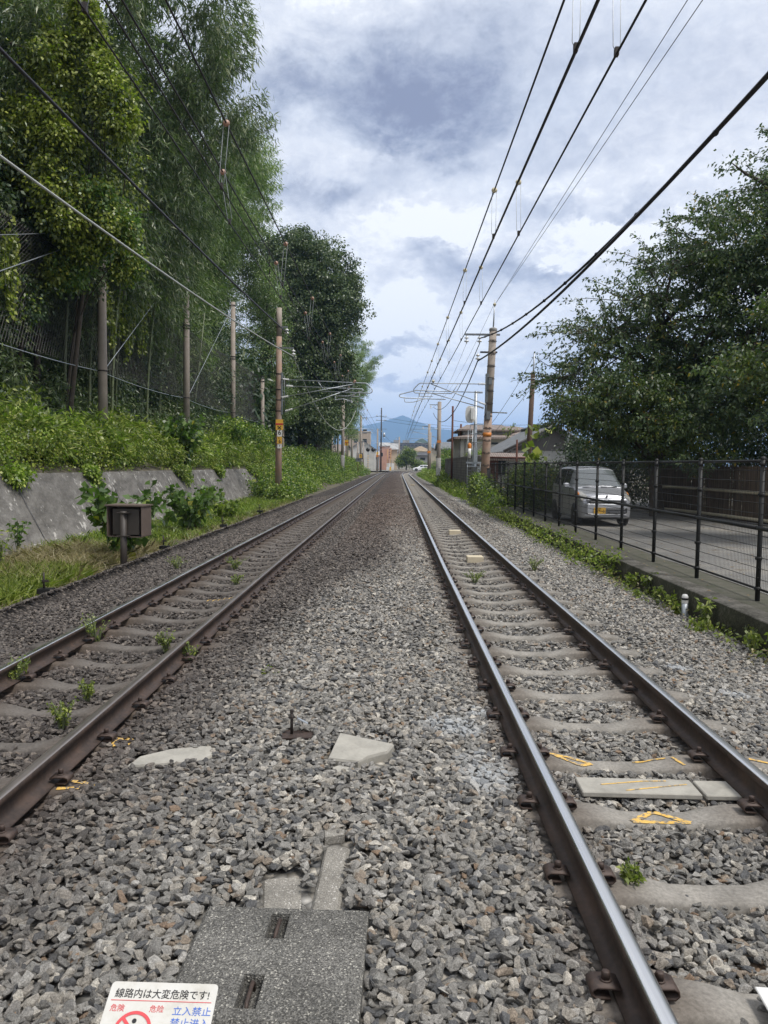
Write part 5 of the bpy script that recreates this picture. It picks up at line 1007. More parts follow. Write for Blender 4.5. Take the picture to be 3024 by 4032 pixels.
def bamboo_proto(seed, h, lean, mat, nb=86, nl=72, L0=.20, L1=.36, W0=.034, W1=.058):
    r = np.random.default_rng(seed); ts = np.linspace(0, 1, 14); path = np.stack([lean * ts ** 2.6, r.normal(0, .15) * ts, h * (ts - .10 * ts ** 4)], 1)
    b = mb(); b.tube([tuple(p) for p in path], [.055 * (1 - .85 * t_) + .004 for t_ in ts], 7, cap=False)
    for k in range(1, 20): t_ = k / 26; p = [np.interp(t_, ts, path[:, j]) for j in range(3)]; b.lathe(p, [(.057 * (1 - .8 * t_), -.012), (.064 * (1 - .8 * t_), 0), (.057 * (1 - .8 * t_), .012)], 7)
    Ps, Ds = [], []
    for k in range(nb):
        t_ = .30 + .70 * (k + r.random()) / nb; p = np.array([np.interp(t_, ts, path[:, j]) for j in range(3)]); ln = (2.3 - 1.25 * t_) * r.uniform(.6, 1.15); a = r.uniform(0, 2 * PI); d = np.array([math.cos(a), math.sin(a), r.uniform(.1, .65)]); d /= np.linalg.norm(d)
        u = r.random(nl) ** .75; off_ = np.outer(u, d) * ln; off_[:, 2] -= (u ** 2) * ln * .55; pp = p + off_ + r.normal(size=(nl, 3)) * (.10 + .10 * u[:, None]); Ps.append(pp); Ds.append(np.outer(np.ones(nl), d) * .45 + r.normal(size=(nl, 3)) * .42 + np.array([0, 0, -.75]))
        b.tube([tuple(p), tuple(p + d * ln * .5 - np.array([0, 0, .14 * ln])), tuple(p + d * ln - np.array([0, 0, .55 * ln]))], [.010, .007, .003], 3, cap=False)
    return b, np.concatenate(Ps), np.concatenate(Ds), r, mat, (L0, L1, W0, W1)
PROTO = {}
def bamboo(key, x, y, z, rz, sc, label, group):
    if key not in PROTO:
        kind, i = key; mat = {'d': 'bamboo_leaf', 'l': 'bamboo_light'}[kind]; b, P, D, r, mt, s = bamboo_proto(200 + i * 7 + (50 if kind == 'l' else 0), [15.5, 17.5, 14.5, 16.5][i % 4], [3.2, 4.6, 2.4, 3.8][i % 4], mat)
        root = thing('bamboo', label, 'bamboo', (x, y, z), rz, group); b.build('culm', M['culm'], root); leafobj('leaves', P, D, *s, M[mt], r, root, .1); PROTO[key] = (root, kidmap(root))
    else: root = copy_tree(*PROTO[key]); root.location = (x, y, z); root.rotation_euler = (0, 0, rz)
    root.scale = (sc,) * 3; root['label'] = label; root['group'] = group
def hz(x, y): return float(H(np.array([float(x)]), np.array([float(y)]))[0])
random.seed(21)
GB = 'bamboo growing on the left hillside'; lab_d = 'tall arching bamboo on the left hillside behind the net'
for k in range(50):
    y = 19 + 48 * (k + random.random()) / 50; x = random.choice([-12.4, -13.6, -15.2, -17]) + random.uniform(-.6, .6) - max(0, 26 - y) * .25 - max(0, y - 42) * .16; light = (y > 44 and random.random() < .75)
    bamboo(('l' if light else 'd', random.randrange(3)), x, y, hz(x, y) - .2, random.uniform(-.75, .6), random.uniform(.88, 1.12) * (1.12 if y > 45 else 1.0), 'pale green bamboo far along the left hillside' if light else lab_d, 'pale bamboo far along the hillside' if light else GB)
# the arching edge against the sky
for (x, y, rz, sc) in ((-11.9, 30, .1, 1.12), (-11.2, 30.5, .05, 1.04), (-11.1, 34.5, .0, 1.0), (-11.6, 32, -.2, .92), (-12.2, 33.5, -.15, 1.15), (-12.4, 37, .2, 1.02), (-13.0, 41, 0, 1.05), (-11.8, 27.5, .2, 1.25), (-12.6, 31.5, -.3, 1.25), (-12.6, 35, .35, 1.15), (-13, 39, -.4, 1.15), (-12.9, 36, -.05, 1.2), (-13.6, 44, .1, 1.1), (-14.6, 49, .2, 1.15), (-15.2, 55, -.1, 1.25), (-15.6, 60, 0, 1.28), (-14.9, 57, .1, 1.22), (-14.7, 53, 0, 1.25), (-16, 64, .05, 1.25), (-14.2, 50, -.15, 1.2), (-16.2, 67, 0, 1.2)):
    bamboo(('l' if y > 45 else 'd', 1), x, y, hz(x, y) - .2, rz, sc, 'bamboo leaning out over the net against the open sky', 'bamboo leaning out against the sky')
for k in range(16):
    y = 98 + k * 2.9 + random.uniform(-1, 1); x = -9.6 + off(y) + random.uniform(-1.4, .8) + (y - 98) * .02; bamboo(('l', random.randrange(3)), x, y, 1.5, random.uniform(-.5, .5), random.uniform(1.0, 1.25), 'light green bamboo beyond the dark trees, towards the crossing', 'bamboo beyond the dark trees')
# bare culms seen through the net
def bare_culms():
    random.seed(5); b0 = None
    for k in range(44):
        y = 15 + 48 * random.random(); x = -11.5 - random.random() * 2.2; h = random.uniform(5, 9)
        if b0 is None: b = mb(); b.tube([(0, 0, -.3), (.15, .1, 3), (.5, .2, 8)], [.05, .045, .035], 7); b0 = b.build('bamboo_culm', M['culm'], None, (x, y, hz(x, y))); o = b0
        else: o = b0.copy(); COL.objects.link(o); o.location = (x, y, hz(x, y))
        o.rotation_euler = (random.uniform(-.16, .16), random.uniform(-.1, .22), random.uniform(0, 6)); tag(o, 'bare bamboo stem in the dark behind the net', 'bamboo', 'bare bamboo stems behind the net')
bare_culms()
# ivy and broad leaved trees at the far left
ivy_mats = [('vine_leaf', .85), ('ever_leaf', .15)]
broad_tree('ivy_covered_tree', 'yellow green ivy covered tree at the far left, tallest column', (-12.2, 25, 3), [(-10.45, 24, 13.6, .45, .7, .95), (-10.65, 24, 12.2, .6, .7, .7), (-10.3, 24, 11.3, .6, .7, .5), (-10.6, 24, 10.0, .4, .6, .85), (-11.4, 24, 11.8, .5, .6, .5), (-11.9, 24, 10.9, .5, .6, .6), (-10.2, 24, 9.0, .5, .6, .4)], [(-12.2, 25, 3), (-12, 25, 8), (-11.6, 24.5, 13)], .09, ivy_mats, 330, 95, .34, .09, .15, .07, .11, 31, None, 10, .8, .5)
broad_tree('ivy_covered_tree', 'yellow green ivy hanging in a column right of the tallest ivy tree', (-11.2, 26.5, 3), [(-8.75, 24, 12.6, .42, .6, .8), (-9.0, 24, 13.5, .3, .5, .6), (-8.45, 24, 11.8, .34, .5, .6), (-9.55, 24, 15.2, .25, .5, .5), (-9.3, 24, 14.4, .2, .4, .4)], [(-11.2, 26.5, 3), (-10.6, 26.5, 8), (-10, 26.2, 12)], .09, ivy_mats, 200, 95, .28, .09, .14, .07, .10, 32, None, 10, .8, .5)
broad_tree('ivy_covered_tree', 'leafy creeper spilling over the top of the nearest tan post', (-11.6, 27, 3), [(-9.4, 24.5, 9.7, .55, .6, .55), (-8.8, 24.5, 9.0, .5, .5, .5), (-9.9, 25, 8.4, .5, .6, .4), (-9.5, 27.4, 8.6, .4, .4, .8), (-10.6, 25, 7.6, .5, .5, .4)], [(-11.6, 27, 3), (-11.2, 27, 6), (-10.6, 27, 9)], .07, [('vine_leaf', .5), ('plant_leaf', .5)], 210, 80, .34, .09, .14, .08, .11, 33, None, 8, .8, .6)
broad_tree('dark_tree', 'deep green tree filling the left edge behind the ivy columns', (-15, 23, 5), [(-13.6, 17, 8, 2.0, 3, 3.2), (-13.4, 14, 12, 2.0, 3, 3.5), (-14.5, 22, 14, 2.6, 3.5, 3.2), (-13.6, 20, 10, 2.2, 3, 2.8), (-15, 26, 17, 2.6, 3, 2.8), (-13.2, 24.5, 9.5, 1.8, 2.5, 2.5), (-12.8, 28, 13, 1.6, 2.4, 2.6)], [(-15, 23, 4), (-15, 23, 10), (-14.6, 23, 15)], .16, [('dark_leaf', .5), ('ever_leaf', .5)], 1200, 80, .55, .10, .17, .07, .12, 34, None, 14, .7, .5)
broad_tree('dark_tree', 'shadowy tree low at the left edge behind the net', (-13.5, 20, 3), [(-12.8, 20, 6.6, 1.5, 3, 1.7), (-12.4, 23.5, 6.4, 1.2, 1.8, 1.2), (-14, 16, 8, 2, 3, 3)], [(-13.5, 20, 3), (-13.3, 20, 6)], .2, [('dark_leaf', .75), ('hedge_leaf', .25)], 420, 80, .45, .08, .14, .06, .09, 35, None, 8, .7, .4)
broad_tree('leafy_tree', 'mid green leafy tree behind the ivy columns at the far left', (-12.6, 27, 3), [(-11.7, 26.5, 9.2, 1.5, 2, 1.9), (-11.2, 26.5, 12.4, 1.5, 2, 1.9), (-11.6, 26.5, 15.8, 1.6, 2, 1.9), (-10.0, 26.5, 11.6, 1.2, 1.5, 1.6), (-9.9, 26.5, 14.2, 1.1, 1.5, 1.3), (-12.6, 24, 7.2, 1.3, 2, 1.2)], [(-12.6, 27, 3), (-12.4, 27, 8), (-11.8, 26.8, 13)], .13, [('ever_leaf', .75), ('vine_leaf', .25)], 800, 80, .42, .09, .15, .06, .10, 36, None, 12, .7, .5)
def hanging_vines():
    r = np.random.default_rng(77)
    for (y0, y1, z0, z1, n, lab) in ((19.5, 22.5, 5.4, 8.6, 70, 'creeper hanging in strands on the left part of the net'), (29.2, 34.2, 5.6, 8.8, 75, 'creeper with yellowing leaves hanging on the net between the first two tall posts')):
        Ps, Ds = [], []; b = mb()
        for k in range(n // 3):
            y = r.uniform(y0, y1); zt = r.uniform(z1 - 1.2, z1); ln = r.uniform(.6, zt - z0); m_ = int(ln * 34); u = r.random(m_); p = np.stack([NX - .08 + r.normal(0, .06, m_) - .2 * np.sin(PI * np.clip((zt - u * ln - 4.9) / 3.6, 0, 1)), y + np.sin(u * 4 + k) * .12 + r.normal(0, .07, m_), zt - u * ln], 1); Ps.append(p); Ds.append(r.normal(size=(m_, 3)) * .5 + np.array([.35, 0, -.7])); b.tube([(NX - .1, y, zt), (NX - .2, y + .05, zt - ln * .5), (NX - .15, y, zt - ln)], .008, 3, cap=False)
        P = np.concatenate(Ps); D = np.concatenate(Ds); root = thing('hanging_creeper', lab, 'creeper', (0, 0, 0)); b.build('stems', M['culm'], root); leafobj('leaves', P, D, .10, .16, .08, .12, M['vine_leaf'], r, root)
hanging_vines()
# big dark trees beyond the signed mast
LB = [(-8.6, 80, 21.5, 3.4, 4, 3.6), (-6.6, 80, 19.5, 3.0, 4, 3.4), (-5.9, 79, 16.8, 2.5, 3.5, 2.8), (-7.0, 79, 13.2, 2.6, 3.5, 3.0), (-7.2, 79, 9.8, 2.4, 3.2, 2.8), (-9.6, 79, 16, 3.2, 4, 4.5), (-10.2, 78, 10, 3.0, 4, 4.2), (-10.5, 80, 22.5, 2.6, 3.5, 2.6), (-12, 82, 19, 3, 4, 5), (-8, 77, 6.4, 2.5, 3, 2.0)]
_r = np.random.default_rng(4)
LB2 = []
for l in LB:
    for _ in range(6):
        d = _r.normal(size=3); d /= np.linalg.norm(d); d[1] = -abs(d[1]) * .6; q = _r.uniform(.9, 1.5); LB2.append((l[0] + d[0] * l[3] * .85, l[1] + d[1] * l[4] * .85, l[2] + d[2] * l[5] * .85, q, q, q * .9))
broad_tree('evergreen_tree', 'huge dark round headed evergreen tree beyond the signed mast', (-9.6, 80, 1.5), LB + LB2, [(-9.6, 80, 1), (-9.4, 80, 8), (-8.6, 80, 15), (-8.2, 80, 19)], .55, [('ever_leaf', .9), ('dark_leaf', .1)], 2300, 56, .6, .18, .30, .12, .2, 41, None, 20, .6, .4, rough=.16, shell=.8)
broad_tree('evergreen_tree', 'dark evergreen hanging over the foot of the hill, behind the huge round tree', (-9.6, 94, 1.5), [(-7.6, 95, 12, 2.4, 4, 4), (-7.8, 96, 8, 2.2, 4, 2.8), (-9.5, 94, 13, 3, 4, 5), (-10, 92, 7, 2.6, 4, 2.6)], [(-9.6, 94, 1), (-9.2, 94, 8), (-8.6, 94, 13)], .4, [('dark_leaf', .5), ('ever_leaf', .5)], 760, 55, .8, .18, .30, .12, .2, 42, None, 14, .6, .4)
broad_tree('evergreen_tree', 'dark lower evergreen directly behind the signed mast', (-12.6, 70, 3), [(-10.9, 70, 9.8, 1.7, 3, 3.2), (-11, 70, 14.5, 1.6, 3, 2.8), (-12.6, 68, 8, 1.4, 3, 3), (-10.6, 71, 6.6, 1.5, 3, 1.8), (-13.5, 69, 14, 2.3, 4, 5), (-12.6, 66, 20.0, 1.7, 2.5, 2.8), (-11.5, 68, 17.0, 1.5, 2.5, 2.6), (-13.6, 64, 22.5, 1.4, 2, 2)], [(-12.6, 70, 2), (-12.2, 70, 8), (-11.6, 70, 13)], .35, [('bamboo_light', .65), ('ever_leaf', .35)], 1000, 60, .55, .13, .22, .06, .11, 43, None, 14, .6, .4)
broad_tree('dark_tree', 'deep green tree in the shade behind the short fourth net post', (-13.5, 52, 4), [(-12.3, 50, 6.2, 1.6, 4, 2), (-12.6, 43, 5.4, 1.5, 4, 1.6), (-13.5, 56, 8.5, 2.2, 4, 3), (-12.9, 35, 5.6, 1.6, 4, 1.5)], [(-13.5, 52, 3), (-13.4, 52, 7)], .25, [('dark_leaf', .8), ('ever_leaf', .2)], 620, 60, .6, .1, .18, .06, .1, 44, None, 10, .6, .4)

# undergrowth masses
def undergrowth(name, label, pts_fn, n, nleaf, crad, L0, L1, W0, W1, mats, seed, down=.2, out=.7, flat=.8, cat='undergrowth', clip=None):
    r = np.random.default_rng(seed); C_ = pts_fn(n, r); first = None
    idx = r.choice(len(mats), n, p=[m[1] for m in mats])
    VV, FF, MI = [], [], []; base = 0
    for i, m in enumerate(mats):
        Ci = C_[idx == i]
        if not len(Ci): continue
        P, D = clump_leaves(Ci, nleaf, crad, r, flat, out, down)
        if clip: q = clip(P); P, D = P[q], D[q]
        V, F = leaf_geo(P, unit(D), r.uniform(L0, L1, len(P)), r.uniform(W0, W1, len(P)), r, .12); VV.append(V); FF.append(F + base); MI += [i] * len(F); base += len(V)
    return tag(link(name, npmesh(name, np.concatenate(VV), np.concatenate(FF), [M[m[0]] for m in mats], False, MI)), label, cat, kind='stuff')
def mound_field(count, fx, seed, shell=.75):
    r0 = np.random.default_rng(seed); lobes = [fx(r0) for _ in range(count)]
    return lambda n, r: lobe_points(lobes, n, r, shell, .3)
def wall_mound(r):
    y = 11 + 47 * r.random(); u = r.random(); x = -9.5 - u * 1.9; s_ = r.uniform(.38, .8) * (1 + .006 * (y - 11)); s_ *= .85; return (x, y, 1.35 + (-9.05 - x) * .36 + s_ * .75 + r.uniform(-.1, .15), s_ * .8, s_ * 1.3, s_ * .85)
undergrowth('undergrowth', 'bright green bamboo grass and bushes along the top of the retaining wall', mound_field(150, wall_mound, 510), 1750, 66, .30, .16, .36, .038, .085, [('hedge_leaf', .72), ('weed_leaf', .28)], 51, down=.15, clip=lambda P: ~((P[:, 0] > -9.45) & (P[:, 2] < 1.42)) & (P[:, 0] < -8.85))
def on_wall2(n, r):
    y = 11 + 47 * r.random(n); x = -9.0 - r.random(n) * 1.0; z = 1.3 + (-9.0 - x) * .5 + r.random(n) * .8; return np.stack([x, y, z], 1)
undergrowth('undergrowth', 'small leaved creeper mixed into the growth on the retaining wall', on_wall2, 560, 60, .26, .05, .10, .04, .08, [('hedge_leaf', .6), ('vine_leaf', .4)], 52, down=.35, clip=lambda P: (P[:, 2] > 1.3) & (P[:, 0] < -8.95))
def drape(y0, y1, dz, n):
    def f(n_, r): y = r.uniform(y0, y1, n_); u = r.random(n_) ** 1.3; k = np.clip(1 - np.abs((y - (y0 + y1) / 2) / ((y1 - y0) / 2)), .15, 1); z = 1.32 - u * dz * k; x = -8.93 + (1.25 - z) * .50; return np.stack([x + .05, y, z], 1)
    return f
for (y0, y1, dz, lab) in ((17.6, 18.4, .35, 'creeper hanging over the wall top nearest the camera'), (22.2, 22.8, .42, 'creeper spilling down the wall left of the cabinet'), (31.4, 33.0, .8, 'long creeper trailing down the wall in the middle'), (38.5, 39.4, .4, 'short creeper over the wall top, farther along'), (47, 54, 1.1, 'creeper covering the far end of the retaining wall')):
    r = np.random.default_rng(int(y0 * 10)); C_ = drape(y0, y1, dz, 0)(int(26 * (y1 - y0) + 12), r); P, D = clump_leaves(C_, 40, .16, r, 1, .6, .6); root = thing('wall_creeper', lab, 'creeper'); leafobj('leaves', P, D, .07, .12, .055, .09, M['hedge_leaf'], r, root); b = mb(); b.tube([(-9.0, (y0 + y1) / 2, 1.3), (-8.9, (y0 + y1) / 2, 1.1), (-8.9 + dz * .5, (y0 + y1) / 2, 1.25 - dz)], .01, 4); b.build('stem', M['culm'], root)
def slope_mound(r):
    y = 43 + 107 * r.random() ** 1.1; d = r.random(); x = -5.75 - d * 4.2; g = -.4 + max(0, (-6.0 - x)) * .6 * (0 if y < 56 and x > -9 else 1) + (1.5 if y < 56 and x < -9 else 0); s_ = r.uniform(.4, .85) * (.55 + .6 * min(1, d * 2)) * (.6 if y < 62 else 1); return (x + off(y), y, g + s_ * .7, s_ * 1.0, s_ * 1.8, s_ * 1.0)
undergrowth('undergrowth', 'tangled green bushes covering the slope between the left track and the trees', mound_field(300, slope_mound, 530), 3300, 50, .42, .10, .2, .07, .13, [('hedge_leaf', .6), ('plant_leaf', .4)], 53, down=.3)
def slope_near(n, r):
    y = 40 + 18 * r.random(n); x = -5.7 - r.random(n) * np.maximum(.1, .158 * y - 5.7); k = np.clip((y - 38) / 10, 0, 1); z = -.35 + r.random(n) ** 1.1 * (.3 + 1.9 * k * np.clip((-5.4 - x) / 2.4, .2, 1)); return np.stack([x, y, z], 1)
undergrowth('undergrowth', 'bushes heaped round the foot of the signed mast', slope_near, 900, 62, .38, .08, .16, .06, .11, [('hedge_leaf', .7), ('plant_leaf', .3)], 54, down=.3)
def behind_net(n, r): y = 14 + 46 * r.random(n); x = -11.2 - r.random(n) * 3.5; z = 1.9 + (-11 - x) * .36 + r.random(n) * 1.3; return np.stack([x, y, z], 1)
undergrowth('undergrowth', 'dim ferny undergrowth on the shaded hillside behind the net', behind_net, 1000, 60, .5, .12, .26, .04, .08, [('ever_leaf', .8), ('dark_leaf', .2)], 55, down=.3)
def leafy_net(n, r): y = 13 + 48 * r.random(n); x = -11.4 - r.random(n) * 2.2; z = 3.2 + r.random(n) * 6.5; k = (np.sin(y * .7 + z * .9) + np.sin(y * 1.9 - z * 1.3)) > -.25; z = np.where(k, z, 3.0 + r.random(n) * 1.2); return np.stack([x, y, z], 1)
undergrowth('undergrowth', 'leafy branches and creepers filling the gloom behind the net', leafy_net, 1900, 58, .45, .12, .24, .035, .075, [('ever_leaf', .35), ('bamboo_leaf', .65)], 67, down=.4)
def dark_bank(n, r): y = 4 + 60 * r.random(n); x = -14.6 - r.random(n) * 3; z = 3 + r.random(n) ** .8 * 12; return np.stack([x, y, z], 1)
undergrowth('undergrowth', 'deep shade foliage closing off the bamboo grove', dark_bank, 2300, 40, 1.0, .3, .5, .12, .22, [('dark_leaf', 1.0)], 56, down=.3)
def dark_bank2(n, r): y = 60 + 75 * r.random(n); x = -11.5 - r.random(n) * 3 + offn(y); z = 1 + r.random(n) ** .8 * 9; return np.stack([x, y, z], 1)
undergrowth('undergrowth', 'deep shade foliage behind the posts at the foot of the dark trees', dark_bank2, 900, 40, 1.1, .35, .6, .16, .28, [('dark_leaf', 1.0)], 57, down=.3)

# grass tufts
def grass(name, label, fn, n, per, h0, h1, mat, seed, spread=.07, wd=.012, lean=.45):
    r = np.random.default_rng(seed); C_ = fn(n, r); P = np.repeat(C_, per, 0) + r.normal(size=(n * per, 3)) * np.array([spread, spread, .01]); D = r.normal(size=P.shape) * np.array([lean, lean, .1]) + np.array([0, 0, 1]); D = unit(D); Ln = r.uniform(h0, h1, len(P))
    S = unit(np.cross(D, r.normal(size=P.shape))) * (wd / 2); m = P + D * Ln[:, None] * .55; hd = D.copy(); hd[:, 2] = 0; t_ = P + D * Ln[:, None] + hd * Ln[:, None] * .5 - np.array([0, 0, .12]) * Ln[:, None]
    V = np.stack([P - S, P + S, m + S * .8, t_, m - S * .8], 1).reshape(-1, 3); F = np.arange(len(P) * 5).reshape(-1, 5); return tag(link(name, npmesh(name, V, F, M[mat])), label, 'grass', kind='stuff')
def verge(x0, x1, y0, y1, z=-.42): return lambda n, r: np.stack([r.uniform(x0, x1, n), r.uniform(y0, y1, n), np.full(n, z)], 1)
grass('grass', 'fresh green grass on the verge at the left edge below the wall', verge(-7.3, -5.3, 8.0, 13.5), 420, 30, .12, .38, 'weed_leaf', 61, .1, .016)
grass('grass', 'dry tan grass beside the equipment cabinet', verge(-7.6, -5.35, 12.0, 17.5), 260, 36, .15, .42, 'dry_grass', 62, .12, .010, .7)
grass('grass', 'green verge grass between the ballast and the retaining wall farther along', verge(-7.9, -5.35, 16.5, 44), 620, 30, .1, .3, 'hedge_leaf', 63, .14, .018)
grass('grass', 'thin dry stalks scattered along the left ballast edge', verge(-5.6, -5.1, 8, 42), 130, 12, .15, .35, 'dry_grass', 64, .1, .008, .8)
grass('grass', 'rough grass along the right trackside beyond the mast', lambda n, r: (lambda y: np.stack([3.75 + r.random(n) * 2.2 + offn(y), y, np.full(n, -.4)], 1))(r.uniform(40, 170, n)), 700, 26, .3, .8, 'hedge_leaf', 65, .2, .03)
undergrowth('undergrowth', 'low green bushes at the right track edge between the masts', lambda n, r: (lambda y: np.stack([4.0 + r.random(n) * 1.5 + offn(y) + (y > 75) * .4, y, -.3 + r.random(n) * (.5 + .5 * (y > 70))], 1))(r.uniform(43, 168, n)), 750, 40, .35, .09, .16, .07, .12, [('hedge_leaf', .8), ('vine_leaf', .2)], 58)

# plants one can point at
def leafy_plant(name, label, loc, h, spread, nst, nl, L0, L1, mat, seed, wr=.85, cat='plant', droop=.25, group=None):
    r = np.random.default_rng(seed); root = thing(name, label, cat, loc, 0, group); b = mb(); Ps, Ds = [], []
    for k in range(nst):
        a = r.uniform(0, 2 * PI); hh = h * r.uniform(.6, 1.0); tip = np.array([math.cos(a) * spread * r.uniform(.3, 1), math.sin(a) * spread * r.uniform(.3, 1), hh]); mid = tip * np.array([.4, .4, .6]); b.tube([(0, 0, -.05), tuple(mid), tuple(tip)], [.006 + h * .006, .005 + h * .003, .003], 5, cap=False)
        u = .15 + .85 * r.random(nl) ** .8; p = np.where(u[:, None] < .5, mid * (u[:, None] * 2), mid + (tip - mid) * (u[:, None] * 2 - 1)); o = r.normal(size=(nl, 3)) * spread * .16; Ps.append(p + o * .4); d = r.normal(size=(nl, 3)) * .8 + tip / np.linalg.norm(tip) * .3 + np.array([0, 0, -droop + .1]); Ds.append(d)
    b.build('stems', M['culm'], root); P = np.concatenate(Ps); D = unit(np.concatenate(Ds)); Ln = r.uniform(L0, L1, len(P)); V, F = leaf_geo(P, D, Ln, Ln * wr, r, droop)
    link('leaves', npmesh('leaves', V, F, M[mat]), root); return root
leafy_plant('broad_leaved_plant', 'broad leaved green plant growing up behind the brown cabinet', (-5.5, 15.6, -.45), 1.55, 1.05, 28, 26, .13, .24, 'plant_leaf', 71)
leafy_plant('broad_leaved_plant', 'second broad leaved plant farther along the wall, with a yellow leaf', (-5.75, 22.0, -.45), 1.5, 1.15, 28, 28, .12, .22, 'plant_leaf', 72)
leafy_plant('broad_leaved_plant', 'low leafy bush just beyond the second broad leaved plant', (-5.8, 26.5, -.45), .85, .9, 16, 22, .1, .18, 'hedge_leaf', 73)
leafy_plant('broad_leaved_shrub', 'large leaved shrub standing on the wall in front of the second tall post', (-9.35, 34.0, 1.2), 2.5, 1.25, 30, 36, .15, .26, 'plant_leaf', 74, cat='shrub')
leafy_plant('wall_weed', 'leafy weed sprouting at the foot of the wall left of the cabinet', (-7.9, 16.0, -.35), .75, .25, 5, 18, .09, .15, 'plant_leaf', 75, .6)
leafy_plant('tall_weed', 'pale green tall weed rising from the grass at the left', (-7.0, 13.6, -.4), .75, .35, 5, 22, .08, .14, 'weed_leaf', 76, .3)
WD = [('weed clump against the inside of the left rail, nearest the camera', -2.98, 5.95, .24, .13), ('bushy weed against the left rail of the left track, beyond the nearest clump', -2.87, 7.35, .34, .16), ('low weed between the sleepers of the left track', -2.26, 5.6, .16, .1), ('sprig of weed in the left track, just left of its dark rail', -2.2, 5.02, .2, .11), ('weed growing over the dark rail of the left track', -2.13, 7.15, .22, .13), ('weed leaning on the dark rail, outside it', -1.80, 6.75, .2, .12), ('pale grass tuft alone in the middle ballast', -.97, 6.2, .12, .13), ('green weed patch between the rails of the right track', 1.28, 11.8, .18, .26), ('weed just outside the right rail of the right track', 2.42, 13.1, .28, .2), ('small weed by the sleeper at the lower right', 1.05, 3.2, .1, .06), ('dry weed far up the left track', -2.66, 12.9, .2, .24), ('weed on the ballast shoulder left of the left track', -3.62, 12.8, .22, .24), ('weed close to the rail, far up the left track', -2.3, 11.2, .16, .14)]
for i, (lab, x, y, h, s) in enumerate(WD): leafy_plant('weed', lab, (x, y, -.2), h, s, 12, 20, .016, .036, 'weed_leaf', 80 + i, .55, 'weed')
KW = [('large leafed weed clump on the kerb, halfway along the fence', 4.0, 13.9, .5, .3, .07, .13), ('bright weed clump hanging at the kerb left of the clump halfway along', 3.92, 17.0, .45, .4, .06, .1), ('spiky green weed at the kerb foot', 3.88, 12.6, .28, .2, .09, .15), ('drooping weed on the kerb face', 3.98, 12.0, .4, .2, .07, .12), ('upright feathery weed by the kerb', 3.8, 10.95, .38, .12, .06, .12), ('low broad weed below the feathery one', 3.72, 11.6, .16, .2, .06, .1), ('weed behind the white capped marker post', 4.0, 10.9, .3, .25, .07, .12), ('weed just left of the white capped marker post', 3.86, 10.35, .2, .16, .06, .1), ('tall feathery weed right of the marker post', 3.86, 9.45, .45, .15, .08, .15), ('broad weed at the foot of the tall feathery weed', 3.74, 9.2, .18, .22, .07, .11), ('reddish weed trailing on the kerb at the right', 4.0, 8.6, .35, .25, .05, .09), ('weed tuft at the kerb foot at the right edge', 3.9, 8.2, .28, .2, .06, .1), ('weed leaning over the kerb at the far right edge', 4.0, 7.6, .4, .3, .06, .1)]
for i, (lab, x, y, h, s, a, c) in enumerate(KW): leafy_plant('weed', lab, (x, y, -.38), h * .95, s * .8, 6, 13, a * .8, c * .75, 'weed_leaf', 100 + i, .42 if 'feather' in lab or 'spiky' in lab else .7, 'weed')
def kerb_line(n, r): y = 13.5 + 25 * r.random(n); x = 4.02 - r.random(n) ** 2 * .5; z = -.36 + r.random(n) * .42; return np.stack([x, y, z], 1)
undergrowth('undergrowth', 'line of bright weeds growing along the kerb towards the right mast', kerb_line, 240, 20, .14, .04, .08, .03, .055, [('weed_leaf', .75), ('hedge_leaf', .25)], 59, down=.1)
undergrowth('undergrowth', 'scattered small weeds at the near kerb foot', lambda n, r: np.stack([3.97 - r.random(n) ** 2 * .35, r.uniform(6.5, 14, n), -.38 + r.random(n) * .12], 1), 60, 16, .09, .03, .07, .02, .04, [('weed_leaf', .7), ('dry_grass', .3)], 60, down=.1)
# right: vines at the fence end, bushes behind the fence, trees
def fence_bush(n, r):
    y = r.uniform(31, 40.5, n); x = 3.95 + r.random(n) * .9; x = np.maximum(x, 4.25); z = -.35 + r.random(n) ** 1.2 * (.45 + 1.0 * np.clip((y - 33) / 6, 0, 1)); return np.stack([x, y, z], 1)
undergrowth('undergrowth', 'vines and ferns heaped in front of the fence end by the right mast', fence_bush, 620, 60, .26, .07, .14, .05, .1, [('ever_leaf', .45), ('hedge_leaf', .55)], 66, down=.35)
broad_tree('fence_shrub', 'yellow green shrub behind the far bays of the tall fence', (6.2, 33, 0), [(5.8, 32, .8, .9, 2.6, .8), (6.6, 36, .8, 1.2, 2.6, .8), (5.6, 28.5, .7, .6, 1.6, .7)], [(6.2, 33, 0), (6.2, 33, 1)], .06, [('cherry_lit', .55), ('hedge_leaf', .2), ('dark_leaf', .25)], 420, 60, .32, .06, .11, .04, .07, 91, None, 10, .9, .3, 'shrub')
CM = [('cherry_leaf', .80), ('cherry_lit', .20)]
broad_tree('cherry_tree', 'spreading cherry tree with open tiered branches over the silver van', (9.6, 28, 0), [(7.1, 27, 6.3, 1.1, 1.8, .38), (6.9, 27, 5.35, 1.2, 1.8, .33), (8.3, 26.5, 7.3, 1.1, 1.8, .42), (9.2, 26.5, 8.4, 1.1, 1.8, .5), (8.6, 27, 6.1, 1.3, 2.0, .4), (9.0, 27, 4.9, 1.5, 2.2, .4), (10.6, 26.5, 6.9, 1.7, 2.4, 1.3), (10.0, 27, 5.4, 1.4, 2.2, .6), (6.2, 27, 4.75, .7, 1.2, .25)], [(9.6, 28, 0), (9.3, 27.8, 2), (9.5, 27.3, 4), (9.2, 27, 6.5)], .24, CM, 250, 60, .32, .10, .16, .045, .075, 92, None, 30, .4, .45, rough=.35, shell=.55, sprays=260, spl=1.7)
